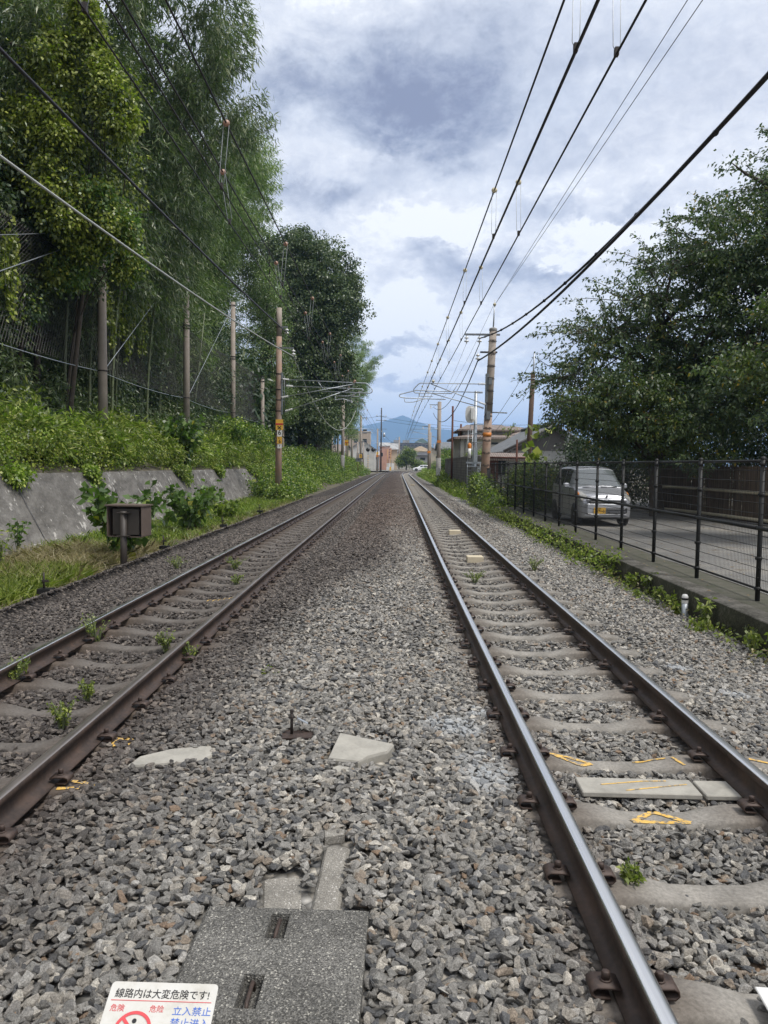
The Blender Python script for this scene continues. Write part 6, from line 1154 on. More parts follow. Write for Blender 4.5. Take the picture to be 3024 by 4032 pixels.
broad_tree('cherry_tree', 'low yellowing cherry branches just above the roof of the silver van', (8.6, 25.5, 0), [(6.5, 25.5, 3.75, 1.15, 1.8, .55), (7.6, 25, 4.2, 1.2, 1.8, .6), (7.2, 25.5, 2.9, 1.2, 1.8, .6), (8.6, 25, 3.1, 1.3, 2.0, .9), (6.1, 26, 3.2, .7, 1.2, .4), (9.3, 25, 2.2, 1.2, 1.8, .8)], [(8.6, 25.5, 0), (8.5, 25.5, 1.6), (8.0, 25.5, 3.4)], .13, [('cherry_leaf', .6), ('cherry_lit', .4)], 300, 62, .32, .09, .14, .045, .07, 93, None, 22, .45, .5, rough=.3, shell=.6, sprays=120, spl=1.0)
broad_tree('cherry_tree', 'tall dark cherry tree towering at the right edge', (12.6, 25, 0), [(11.6, 25, 9.0, 2.3, 2.8, 1.8), (12.9, 24.5, 10.7, 1.9, 2.6, 1.4), (10.4, 25.5, 8.6, 1.3, 2.2, 1.3), (12.6, 24, 7.2, 2.4, 3.2, 2.0), (14.5, 23, 9.5, 2.4, 3, 2.4), (14.5, 22, 6, 2.4, 3.2, 2.4), (11.8, 25.5, 5.2, 2.0, 2.6, 1.5), (10.6, 26, 3.8, 1.6, 2.4, 1.2)], [(12.6, 25, 0), (12.4, 25, 3), (12.5, 25, 6), (12.3, 25, 9)], .42, [('cherry_leaf', .93), ('cherry_lit', .07)], 900, 72, .42, .10, .16, .05, .08, 94, None, 34, .45, .45, rough=.3, shell=.6, sprays=250, spl=1.5)
broad_tree('cherry_tree', 'near cherry tree with yellow tinged leaves reaching in from the right edge', (11.8, 17.5, 0), [(9.0, 17.5, 5.3, 1.0, 1.3, .35), (8.3, 17.5, 3.9, 1.2, 1.2, .5), (9.0, 17, 2.9, 1.0, 1.1, .55), (9.6, 17, 4.4, 1.0, 1.3, .8), (10.4, 17, 6.4, 1.4, 1.6, 1.0)], [(11.8, 17.5, 0), (11.5, 17.5, 2.5), (10.5, 17.5, 4.2)], .2, [('cherry_leaf', .5), ('cherry_lit', .5)], 260, 50, .34, .08, .13, .045, .07, 95, None, 22, .45, .5, rough=.3, shell=.55)
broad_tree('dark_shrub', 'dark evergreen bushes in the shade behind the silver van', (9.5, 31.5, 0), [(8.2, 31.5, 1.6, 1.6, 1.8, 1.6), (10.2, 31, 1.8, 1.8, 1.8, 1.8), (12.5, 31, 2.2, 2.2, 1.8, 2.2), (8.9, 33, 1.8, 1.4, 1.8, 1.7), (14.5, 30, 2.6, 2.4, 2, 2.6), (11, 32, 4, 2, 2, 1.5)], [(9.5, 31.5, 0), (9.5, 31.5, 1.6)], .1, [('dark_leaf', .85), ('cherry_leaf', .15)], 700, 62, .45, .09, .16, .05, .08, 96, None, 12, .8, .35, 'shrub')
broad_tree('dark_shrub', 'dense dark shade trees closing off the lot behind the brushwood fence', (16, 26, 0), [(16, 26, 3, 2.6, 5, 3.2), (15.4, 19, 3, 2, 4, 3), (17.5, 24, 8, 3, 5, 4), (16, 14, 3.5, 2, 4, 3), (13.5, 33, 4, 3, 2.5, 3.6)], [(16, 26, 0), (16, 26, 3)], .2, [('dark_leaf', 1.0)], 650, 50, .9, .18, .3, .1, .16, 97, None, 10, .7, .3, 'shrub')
def bare_twigs():
    r = np.random.default_rng(9); b = mb()
    def go(p, d, ln, rad, dep):
        q = p + d * ln; b.tube([tuple(p), tuple(q)], [rad, rad * .6], 4, cap=False)
        if dep:
            for k in range(3): e = d + Vector(r.normal(size=3) * .55); e.normalize(); go(p + d * ln * r.uniform(.4, 1), e, ln * .62, rad * .6, dep - 1)
    go(Vector((8.3, 27, 5.0)), Vector((-.95, 0, .25)).normalized(), 1.5, .02, 4); go(Vector((8.0, 27, 4.6)), Vector((-1, .1, -.02)).normalized(), 1.6, .02, 4); tag(b.build('dead_branch', simple('grey twig', (.25, .2, .18), .8), None), 'bare grey twigs sticking out left from the spreading cherry tree', 'branch')
bare_twigs()
leafy_plant('giant_leaf_shrub', 'pale shrub with very large leaves beside the brown utility pole', (7.3, 40, 0), 3.5, .9, 8, 7, .35, .62, 'vine_leaf', 78, .85, cat='shrub', droop=.1)
leafy_plant('pole_creeper', 'thin creeper climbing the stay wire near the brown pole', (6.1, 42, 3.1), .9, .7, 5, 16, .08, .14, 'weed_leaf', 79, .7, cat='creeper')
# ------------------------------------------------------------------ silver van
t = NT('silver car paint'); t.set((.50, .51, .54), .3, .45); t.b.inputs['Coat Weight'].default_value = .6; t.b.inputs['Coat Roughness'].default_value = .06; M['silver'] = t.m
t = NT('white car paint'); t.set((.78, .78, .78), .3, 0); t.b.inputs['Coat Weight'].default_value = .6; M['white_car'] = t.m
t = NT('dark window glass'); t.set((.02, .025, .025), .04, 0, .8); M['glass'] = t.m
t = NT('windscreen glass'); t.set((.12, .135, .135), .06, 0, 1.0); t.b.inputs['Coat Weight'].default_value = 1.0; t.b.inputs['Coat IOR'].default_value = 1.9; t.b.inputs['Coat Roughness'].default_value = .03; M['screen'] = t.m
t = NT('headlamp glass'); t.set((.62, .60, .54), .12, .35); t.b.inputs['Coat Weight'].default_value = 1; M['lamp'] = t.m
M['tyre'] = simple('tyre rubber', (.018, .018, .018), .85, 0); M['rim'] = simple('wheel rim', (.45, .45, .46), .35, .8, var=.1); M['amber'] = simple('amber lens', (.75, .25, .03), .2, 0, var=.05)
def car(name, label, loc, rz, stations, paint_, wheels, extra):
    """stations: s, half width, sill z, belt z, roof z, roof half width"""
    st = np.array(stations, float); S_ = np.unique(np.concatenate([st[:, 0], np.linspace(st[0, 0], st[-1, 0], 60)]))
    def sect(s):
        w_, zb, bt, zr, wr = [np.interp(s, st[:, 0], st[:, k]) for k in range(1, 6)]
        return np.array([(0, zb), (w_ * .90, zb), (w_ * .985, zb + .08), (w_, zb + (bt - zb) * .55), (w_ * .985, bt), (wr + (w_ - wr) * .45, bt + (zr - bt) * .5), (wr, zr - .09 * min(1, (zr - bt) / .4)), (wr * .90, zr - .022), (wr * .5, zr + .008), (0, zr + .018)])
    UV = np.arange(0, 9.001, .25)
    def surf(s, u, o=0.0):
        P = sect(s); 
        if s < st[0, 0] + 1e-6: pass
        i = min(int(u), 8); f = u - i; p0, p1, p2, p3 = P[max(i - 1, 0)], P[i], P[i + 1], P[min(i + 2, 9)]
        lin = p1 * (1 - f) + p2 * f; cm = .5 * ((2 * p1) + (-p0 + p2) * f + (2 * p0 - 5 * p1 + 4 * p2 - p3) * f * f + (-p0 + 3 * p1 - 3 * p2 + p3) * f ** 3); q = lin * .35 + cm * .65
        if o:
            e = .02; a = np.array(surf(s + e, u)) - np.array(surf(s - e, u)); b_ = np.array(surf(s, min(u + e, 9))) - np.array(surf(s, max(u - e, 0))); n_ = np.cross(b_, a); n_ /= max(np.linalg.norm(n_), 1e-6); 
            if n_[0] < -1e-3 and u < 8.5: n_ = -n_
            if u >= 7 and n_[2] < 0 and s > st[0, 0]: n_ = -n_
            return (q[0] + n_[0] * o, s + n_[1] * o, q[1] + n_[2] * o)
        return (max(q[0], 0), s, q[1])
    root = thing(name, label, 'car', loc, rz)
    def patch(nm, s0, s1, u0, u1, mat, side, o=.006, ns=14, nu=10, parent=None, skew=None):
        V = []; 
        for i in range(ns + 1):
            for j in range(nu + 1):
                fu = j / nu; s = s0 + (s1 - s0) * i / ns
                if skew: s += skew * fu * (1 - i / ns)
                p = surf(s, u0 + (u1 - u0) * fu, o); V.append((p[0] * side, p[1], p[2]))
        F = [(i * (nu + 1) + j, (i + 1) * (nu + 1) + j, (i + 1) * (nu + 1) + j + 1, i * (nu + 1) + j + 1) for i in range(ns) for j in range(nu)]
        if side == 0: return None
        return link(nm, npmesh(nm, V, F, M[mat], True), parent or root)
    V = []; n = len(UV)
    for s in S_:
        for u in UV: p = surf(s, u); V.append(p)
        for u in UV[::-1][1:]: p = surf(s, u); V.append((-p[0], p[1], p[2]))
    n2 = 2 * n - 1; F = [(i * n2 + j, i * n2 + j + 1, (i + 1) * n2 + j + 1, (i + 1) * n2 + j) for i in range(len(S_) - 1) for j in range(n2 - 1)]
    me = npmesh('body', V, F, M[paint_], True); b = link('body', me, root)
    cap = mb(); cap.add([V[k] for k in range(n2)], [tuple(range(n2))]); cap.add([V[len(V) - n2 + k] for k in range(n2)], [tuple(reversed(range(n2)))]); cap.build('end_panel', M[paint_], root)
    for (s, hw, rr) in wheels:
        for sd_ in (-1, 1):
            w_ = mb(); w_.lathe((sd_ * (hw - .09), s, rr), [(rr * .62, -.085), (rr * .95, -.085), (rr, -.06), (rr, .06), (rr * .95, .085), (rr * .62, .085)], 24, axis=(1, 0, 0)); wo = w_.build('wheel', M['tyre'], root)
            q = mb(); q.lathe((sd_ * (hw - .02), s, rr), [(.001, .0), (rr * .2, .01), (rr * .6, -.02), (rr * .66, .0), (rr * .66, -.06)], 20, axis=(sd_, 0, 0)); q.build('rim', M['rim'], wo)
            a = mb(); a.lathe((sd_ * (hw - .005), s, rr + .02), [(rr + .055, -.06), (rr + .055, .012), (rr * .2, .012)], 24, axis=(sd_, 0, 0)); a.build('wheel_arch', M['black'], root)
    extra(root, patch, surf); return root
VS = [(-.0, .60, .26, .60, .74, .44), (.05, .68, .22, .66, .84, .52), (.16, .715, .20, .76, .90, .58), (.42, .735, .19, .88, .97, .62), (.66, .738, .19, .95, 1.03, .645), (1.02, .738, .19, 1.00, 1.40, .59), (1.22, .738, .19, 1.01, 1.575, .565), (1.7, .738, .19, 1.02, 1.635, .575), (2.6, .738, .19, 1.03, 1.635, .575), (3.1, .735, .21, 1.04, 1.60, .56), (3.30, .72, .24, 1.03, 1.42, .54), (3.40, .68, .28, .95, 1.05, .55)]
def van_extra(root, patch, surf):
    for sd_ in (-1, 1):
        patch('windscreen', .715, 1.19, 6.35, 9.0, 'screen', sd_, .008, 16, 14)
        patch('front_window', 1.30, 1.92, 4.15, 5.85, 'glass', sd_, .006, 12, 8, None, .10); patch('rear_window', 1.98, 2.72, 4.15, 5.85, 'glass', sd_, .006); patch('quarter_window', 2.80, 3.12, 4.2, 5.7, 'glass', sd_, .006)
        patch('window_visor', 1.30, 2.72, 5.85, 6.15, 'black', sd_, .02)
        patch('headlight', .055, .40, 4.05, 6.1, 'lamp', sd_, .012, 12, 10, None, -.0)
        patch('side_marker', .28, .46, 4.1, 4.7, 'amber', sd_, .016, 4, 4)
        b = mb(); b.bevbox((sd_ * .845, 1.12, 1.09), (.17, .10, .15), .03); b.box((sd_ * .76, 1.14, 1.05), (.08, .04, .04)); b.build('mirror', M['silver'], root)
        b = mb(); b.box((sd_ * .742, 1.86, .86), (.02, .17, .03)); b.build('door_handle', M['rim'], root); b = mb(); b.box((sd_ * .740, 2.72, .88), (.02, .17, .03)); b.build('door_handle', M['rim'], root)
        for s in (1.16, 1.95, 2.82): b = mb(); P = [surf(s, u, .004) for u in np.arange(2.2, 4.15, .2)]; b.tube([(p[0] * sd_, p[1], p[2]) for p in P], .004, 4); b.build('door_seam', M['black'], root)
    b = mb(); b.bevbox((0, -.035, .48), (1.18, .10, .32), .04); b.build('front_bumper', M['silver'], root)
    b = mb(); b.bevbox((0, -.035, .655), (.98, .09, .05), .02); b.build('upper_grille', M['black'], root)
    b = mb(); b.bevbox((0, -.012, .72), (1.16, .10, .07), .03); b.build('chrome_bar', M['silver'], root)
    b = mb(); b.bevbox((.10, -.083, .42), (.90, .03, .17), .02); b.build('lower_grille', M['black'], root)
    for z in (.375, .42, .465): b = mb(); b.box((.18, -.10, z), (.66, .012, .012)); b.build('grille_bar', M['rim'], root)
    b = mb(); b.tube([(-.56, -.09, .36), (-.50, -.10, .325), (.50, -.10, .325), (.58, -.09, .37)], .014, 6); b.build('bumper_trim', M['rim'], root)
    p = mb(); p.box((-.22, -.108, .43), (.33, .01, .165)); po = p.build('number_plate', M['yellow'], root)
    text_obj('lettering', '57-•5', .11, M['black'], po, (-.20, -.1145, .355), (PI / 2, 0, 0), bold=.001, align='CENTER'); text_obj('lettering', '京都', .04, M['black'], po, (-.22, -.1145, .462), (PI / 2, 0, 0), align='CENTER')
    b = mb(); b.tube([(-.50, .66, 1.055), (-.05, .70, 1.075)], .010, 5); b.tube([(.02, .66, 1.06), (.5, .70, 1.07)], .010, 5); b.build('wiper', M['black'], root)
    b = mb(); P = [surf(s, 5.95, .005) for s in (.06, .2, .4, .66)]
    b.tube([(-.52, .02, .785), (-.40, -.008, .755), (0, -.015, .745), (.40, -.008, .755), (.52, .02, .785)], .006, 5); b.build('bonnet_seam', M['black'], root)
    b = mb(); b.lathe((0, -.0, .82), [(.001, 0), (.035, .004), (.035, .012), (.001, .014)], 16, axis=(0, -1, .25)); b.tube([(0, -.012, .80), (0, -.016, .845)], .006, 4); b.build('emblem', M['rim'], root)
    b = mb(); b.box((0, 1.7, .24), (1.2, 2.9, .14)); b.build('underbody', M['black'], root)
car('silver_van', 'silver grey compact van with a yellow number plate parked in the lot behind the fence', (5.92, 21.4, -.035), .035, VS, 'silver', [(.62, .735, .27), (2.92, .735, .27)], van_extra)
CS = [(0, .60, .30, .55, .62, .48), (.15, .78, .22, .62, .72, .56), (.6, .84, .2, .72, .85, .62), (1.15, .86, .2, .86, .95, .66), (1.8, .86, .2, .92, 1.38, .58), (2.4, .86, .2, .94, 1.5, .58), (3.4, .86, .2, .96, 1.5, .58), (4.1, .85, .22, .98, 1.25, .58), (4.4, .8, .26, .95, 1.02, .6), (4.45, .72, .3, .8, .9, .6)]
def car2_extra(root, patch, surf):
    for sd_ in (-1, 1): patch('windscreen', 1.25, 1.8, 6.3, 9.0, 'glass', sd_, .008); patch('side_window', 1.7, 2.5, 4.2, 5.85, 'glass', sd_, .008, 10, 6, None, .2); patch('rear_side_window', 2.6, 3.7, 4.2, 5.85, 'glass', sd_, .008); patch('headlight', .12, .45, 4.2, 5.6, 'lamp', sd_, .01)
    b = mb(); b.box((0, 2.2, .26), (1.4, 3.6, .14)); b.build('underbody', M['black'], root)
car('white_car', 'white car driving over the level crossing far away', (4.75, 193, .0), -PI / 2, CS, 'white_car', [(.85, .86, .31), (3.5, .86, .31)], car2_extra)

# ------------------------------------------------------------------ houses
def wallmat(name, c, dk=None): return simple(name, c, .9, 0, .12, .8, c2=dk or tuple(v * .75 for v in c))
M['w_white'] = wallmat('off white render', (.56, .54, .49)); M['w_cream'] = wallmat('cream render', (.55, .48, .36)); M['w_grey'] = wallmat('grey render', (.36, .36, .35)); M['w_salmon'] = wallmat('salmon render', (.56, .32, .24)); M['w_tan'] = wallmat('tan tile cladding', (.44, .36, .28)); M['w_dark'] = wallmat('dark cladding', (.12, .115, .11))
def roofmat(name, c, sc=14):
    t = NT(name); v = t.n.new('ShaderNodeTexWave'); v.inputs['Scale'].default_value = sc / 6; v.inputs['Distortion'].default_value = .4; t.l.new(t.co(), v.inputs['Vector']); n = t.noise(3, 5)
    t.bump(v.outputs['Fac'], .03, .6); return t.set(t.mix(1.0, t.ramp(n, [(.3, tuple(x * .7 for x in c)), (.7, tuple(x * 1.25 for x in c))]), t.ramp(v.outputs['Fac'], [(.0, .75), (.6, 1.1)]), 'MULTIPLY'), .7)
M['r_grey'] = roofmat('grey tile roof', (.17, .175, .18)); M['r_brown'] = roofmat('brown metal roof', (.22, .175, .15)); M['r_tan'] = roofmat('tan roof', (.34, .26, .17)); M['r_light'] = roofmat('pale roof', (.40, .40, .39)); M['r_dark'] = roofmat('dark tile roof', (.085, .085, .088))
def house(name, label, loc, rz, w_, d_, h, wall, roof, style='gable', rise=1.6, over=.5, windows=(), cat='house', ridge_x=True, trim='w_dark'):
    """front faces -y; ridge along x (or y)"""
    r = thing(name, label, cat, loc, rz); b = mb(); b.box((0, 0, h / 2 - .3), (w_, d_, h + .6))
    if style == 'gable':
        if ridge_x:
            for sx in (-1, 1): b.add([(sx * w_ / 2, -d_ / 2, h), (sx * w_ / 2, d_ / 2, h), (sx * w_ / 2, 0, h + rise - .02)], [(0, 1, 2)])
        else:
            for sy in (-1, 1): b.add([(-w_ / 2, sy * d_ / 2, h), (w_ / 2, sy * d_ / 2, h), (0, sy * d_ / 2, h + rise - .02)], [(0, 1, 2)])
    wo = b.build('wall', M[wall], r)
    if style != 'flat':
        X_, Y_ = w_ / 2 + over, d_ / 2 + over; th = .14; b = mb(); zl = h - over * rise / (d_ / 2 if ridge_x else w_ / 2)
        if style == 'gable':
            if ridge_x: sides = [[(-X_, -Y_, zl), (X_, -Y_, zl), (X_, 0, h + rise), (-X_, 0, h + rise)], [(X_, Y_, zl), (-X_, Y_, zl), (-X_, 0, h + rise), (X_, 0, h + rise)]]
            else: sides = [[(-X_, Y_, zl), (-X_, -Y_, zl), (0, -Y_, h + rise), (0, Y_, h + rise)], [(X_, -Y_, zl), (X_, Y_, zl), (0, Y_, h + rise), (0, -Y_, h + rise)]]
        else:
            zl = h; k = min(X_, Y_); rx = X_ - k * .9; ry = Y_ - k * .9; A = [(-X_, -Y_, zl), (X_, -Y_, zl), (X_, Y_, zl), (-X_, Y_, zl)]; T = [(-rx, -ry, h + rise), (rx, -ry, h + rise), (rx, ry, h + rise), (-rx, ry, h + rise)]
            sides = [[A[0], A[1], T[1], T[0]], [A[1], A[2], T[2], T[1]], [A[2], A[3], T[3], T[2]], [A[3], A[0], T[0], T[3]], [T[0], T[1], T[2], T[3]]]
        for q in sides: b.add([Vector(p) + Vector((0, 0, th * .4)) for p in q] + [Vector(p) - Vector((0, 0, th * .8)) for p in q], [(0, 1, 2, 3), (7, 6, 5, 4), (0, 4, 5, 1), (1, 5, 6, 2), (2, 6, 7, 3), (3, 7, 4, 0)])
        b.build('roof', M[roof], r)
    else: b = mb(); b.box((0, 0, h + .15), (w_ + .2, d_ + .2, .3)); b.build('parapet', M[wall], r)
    for (face, u, z, ww, wh) in windows:
        b = mb(); c = mb()
        if face == 'f': b.box((u, -d_ / 2 - .02, z), (ww + .12, .05, wh + .12)); c.box((u, -d_ / 2 - .055, z), (ww, .02, wh)); c.box((u, -d_ / 2 - .055, z), (.01, .03, wh))
        else: b.box((-w_ / 2 - .02, u, z), (.05, ww + .12, wh + .12)); c.box((-w_ / 2 - .055, u, z), (.02, ww, wh))
        fo = b.build('window', M['steel_grey'], r); c.build('pane', M['glass'], fo)
    return r
def grid_windows(w_, rows, cols, z0, dz, ww=.9, wh=1.1): return [('f', -w_ / 2 + w_ * (c + .5) / cols, z0 + dz * k, ww, wh) for k in range(rows) for c in range(cols)]
# right, close
r = house('hipped_roof_house', 'white walled house with a low brown hipped roof in two tiers', (8.45, 70.5, 0), 0, 5.5, 8, 3.95, 'w_white', 'r_brown', 'hip', .55, .6, [('f', 1.2, 3.0, 1.3, .5), ('f', .2, 3.5, .5, .1), ('f', 1.4, 3.5, .5, .1)])
b = mb(); b.box((-.3, .2, 4.5), (4.2, 6, .5)); b.build('upper_wall', M['w_grey'], r); b = mb(); A = [(-2.9, -3.3, 4.72), (2.6, -3.3, 4.72), (2.6, 3.6, 4.72), (-2.9, 3.6, 4.72)]; T = [(-1.9, -.6, 5.25), (1.2, -.6, 5.25), (1.2, .8, 5.25), (-1.9, .8, 5.25)]
b.add(A + T + [(x, y, z - .13) for x, y, z in A], [(0, 1, 5, 4), (1, 2, 6, 5), (2, 3, 7, 6), (3, 0, 4, 7), (4, 5, 6, 7), (8, 9, 1, 0), (9, 10, 2, 1), (10, 11, 3, 2), (11, 8, 0, 3), (11, 10, 9, 8)]); b.build('upper_roof', M['r_brown'], r)
for x in (-2.78, -2.35): b = mb(); b.tube([(x, -4.05, 0), (x, -4.05, 3.9)], .035, 6); b.build('downpipe', M['w_dark'], r)
house('hipped_roof_house', 'low brown roof showing behind the tiered white house', (12.0, 80, 0), 0, 7, 7, 4.6, 'w_cream', 'r_brown', 'hip', 1.0, .7)
r = house('tiled_roof_house', 'grey tiled gable roof house behind the fence with dark gable boards', (9.9, 54, 0), .06, 5.2, 8, 2.75, 'w_grey', 'r_grey', 'gable', 1.4, .55, [('f', -1.6, 1.7, .8, .9)], ridge_x=False)
b = mb(); b.box((-.1, -4.56, 2.65), (.1, .06, .1)); 
for s in (-1, 1): b.tube([(0, -4.58, 4.2), (s * 3.2, -4.58, 2.5)], .09, 4)
b.add([(-2.55, -4.03, 2.6), (2.55, -4.03, 2.6), (0, -4.03, 4.0)], [(0, 1, 2)]); b.build('gable_board', M['w_dark'], r)
b = mb(); b.tube([(0, -4.4, 4.28), (0, 4.4, 4.28)], .13, 8); b.build('ridge_tile', M['r_dark'], r); b = mb(); b.tube([(.9, -4.7, 2.9), (.9, -4.7, 4.5)], .1, 8); b.build('flue', M['steel_galv'], r)
r = house('lean_to', 'low grey lean to shed with a maroon edged roof beside the tiled house', (7.1, 48.5, 0), 0, 2.3, 2.2, 2.1, 'w_grey', 'r_brown', 'gable', .25, .35, [('f', -.5, 1.5, .5, .9)]); b = mb(); b.tube([(-1.5, -1.48, 2.1), (1.5, -1.48, 2.1)], .05, 6); b.build('gutter', M['rust'], r); b = mb(); b.box((-1.0, -1.15, 1.2), (.6, .05, 1.5)); b.build('corrugated_panel', M['rust'], r)
t = NT('concrete block wall'); br = t.n.new('ShaderNodeTexBrick'); mp = t.map(t.co(), (1, 1, 1)); t.l.new(mp, br.inputs['Vector']); br.inputs['Scale'].default_value = 1.0; br.inputs['Brick Width'].default_value = .4; br.inputs['Row Height'].default_value = .2; br.inputs['Mortar Size'].default_value = .012; br.inputs['Color1'].default_value = (.17, .155, .135, 1); br.inputs['Color2'].default_value = (.12, .11, .10, 1); br.inputs['Mortar'].default_value = (.05, .047, .042, 1); n = t.noise(.9, 5, .7)
t.set(t.mix(1.0, br.outputs['Color'], t.ramp(n, [(.3, .5), (.7, 1.5)]), 'MULTIPLY'), .95); M['block'] = t.m
def block_wall(name, a, c, h, label):
    a = Vector((*a, 0)); c = Vector((*c, 0)); d = c - a; ln = d.length; n_ = int(ln / 2)
    r = thing(name, label, 'wall', a, math.atan2(d.y, d.x)); b = mb(); b.extr([(0, 0, -.4), (ln, 0, -.4), (ln, 0, h), (0, 0, h)], (0, 0, 0), (0, .15, 0)); o = b.build('wall', M['block'], r, None, None)
    # brick texture runs in x and z
    me = o.data; me.transform(Matrix.Rotation(-PI / 2, 4, 'X')); o.rotation_euler = (PI / 2, 0, 0)
    b = mb(); b.box((ln / 2, .075, h + .04), (ln + .1, .2, .08)); b.build('coping', M['concrete_grey'], r)
block_wall('block_wall', (5.22, 46.5), (5.45, 80), 2.15, 'weathered concrete block garden wall along the right trackside')
broad_tree('garden_hedge', 'bright clipped hedge showing over the block wall', (6.6, 60, 0), [(6.4, 57, 2.2, .5, 3, .45), (6.9, 66, 2.3, .6, 3, .5)], [(6.6, 60, 0), (6.6, 60, 2)], .05, [('hedge_leaf', 1.0)], 220, 40, .25, .06, .1, .05, .07, 191, None, 8, .8, .2, 'hedge')
broad_tree('garden_tree', 'small green tree between the far right mast and the cream house', (7.0, 100, 0), [(6.9, 100, 2.6, 1.0, 1.3, 1.1), (6.6, 97, 1.8, .7, 1.3, .8)], [(7, 100, 0), (7, 100, 2)], .1, [('plant_leaf', .6), ('hedge_leaf', .4)], 140, 40, .4, .12, .2, .09, .14, 192, None, 8, .7, .3)
house('cream_house', 'cream walled house far along the right behind the block wall', (9.2, 114, 0), 0, 5, 7, 4.0, 'w_cream', 'r_grey', 'gable', .9, .5, [('f', -1.2, 3.2, .7, .8), ('f', .6, 3.2, .9, .8)], ridge_x=True)
# concrete slabs beside the signal mast
b = mb(); 
for k in range(4): b.bevbox((3.95 + (k % 2) * .06, 37.6 + k * 1.15, -.33), (1.5, .5, .16), .02)
tag(b.build('trough_covers', M['concrete_grey']), 'row of flat concrete slabs in the weeds below the signal mast', 'slabs')
r = thing('relay_case', 'small white case on a post among the weeds on the right', 'case', (4.25, 74, 0)); b = mb(); b.tube([(0, 0, -.5), (0, 0, .6)], .05, 6); b.build('post', M['steel_grey'], r); b = mb(); b.bevbox((0, -.1, .95), (.4, .3, .75), .02); b.build('case', M['white'], r)
# level crossing
sheet('crossing_road', np.array([-40, -20, -8, -2, 4, 10, 20, 45]), np.array([186.8, 190, 194.5]), .0, simple('crossing paving', (.27, .265, .25), .9, 0, .15, 2), .0)
b = mb(); b.box((3.3, 187.0, .012), (4.2, .5, .02)); tag(b.build('crossing_deck', M['white'], None), 'pale edge strip of the level crossing between the tracks', 'crossing deck')
def crossing_signal(x, y, z, label, sc=1.0):
    r = thing('crossing_signal', label, 'signal', (x, y, 0)); b = mb(); b.tube([(0, 0, -.5), (0, 0, z + 1.2)], .06, 8); b.build('post', M['steel_grey'], r)
    for dx in (-.05, .95) if sc > 1 else (.3,): b = mb(); b.lathe((dx, -.1, z), [(.001, .02), (.38, .02), (.38, -.03), (.001, -.03)], 20, axis=(0, 1, 0)); b.tube([(dx, -.1, z - .5), (dx, -.1, z)], .04, 6); b.build('lamp_backboard', M['black'], r)
    b = mb(); 
    for k in range(6): b.lathe((0, 0, .8 + k * .45), [(.062, 0), (.064, 0), (.064, .22), (.062, .22)], 8)
    b.build('yellow_band', M['yellow'], r); return r
crossing_signal(-5.05, 150, 4.35, 'crossing signal on the left with two black round lamp backs', 2); crossing_signal(8.2, 184, 3.6, 'crossing signal with one round black back near the white car')
def barrier(x, y, lab, wf=False):
    r = thing('barrier_machine', lab, 'barrier', (x, y, 0)); b = mb(); b.bevbox((0, 0, .45), (.45, .4, .95), .03); b.build('housing', M['white'] if wf else M['yellow'], r); b = mb(); b.tube([(.2, 0, 0), (.2, 0, 2.6)], .05, 6); b.build('post', M['steel_dark'], r); b = mb(); b.tube([(0, -.25, 1.0), (.1, -.25, 5.2)], .035, 6); b.build('boom', M['yellow'], r)
barrier(-1.6, 186.2, 'barrier machine with a dark post left of the tracks at the crossing', True); barrier(-.9, 195.5, 'second barrier machine with raised boom behind the left track'); barrier(10.5, 186, 'barrier machine right of the white car')
b = mb(); b.box((-.9, 198, 1.0), (1.9, .12, 1.7)); tag(b.build('white_hoarding', M['white']), 'white panel standing beyond the level crossing', 'panel')
r = thing('utility_pole', 'tall dark utility pole with crossarms left of the level crossing', 'utility pole', (-3.2, 188, 0)); b = mb(); b.tube([(0, 0, -.5), (0, 0, 15.2)], [.22, .14], 10); b.build('pole', M['steel_dark'], r)
for z in (13.2, 12.2, 10.1): b = mb(); b.box((0, -.15, z), (2.6, .1, .1)); b.build('crossarm', M['steel_grey'], r)
for z, x in ((13.4, -1.1), (13.4, 1.1), (12.4, -1), (12.4, .9)): hang_ins((x, -.15, z + .2), r, .3)
b = mb(); b.tube([(.7, -.1, 8.2), (.7, -.1, 9.2)], .3, 10); b.build('transformer', M['steel_galv'], r)
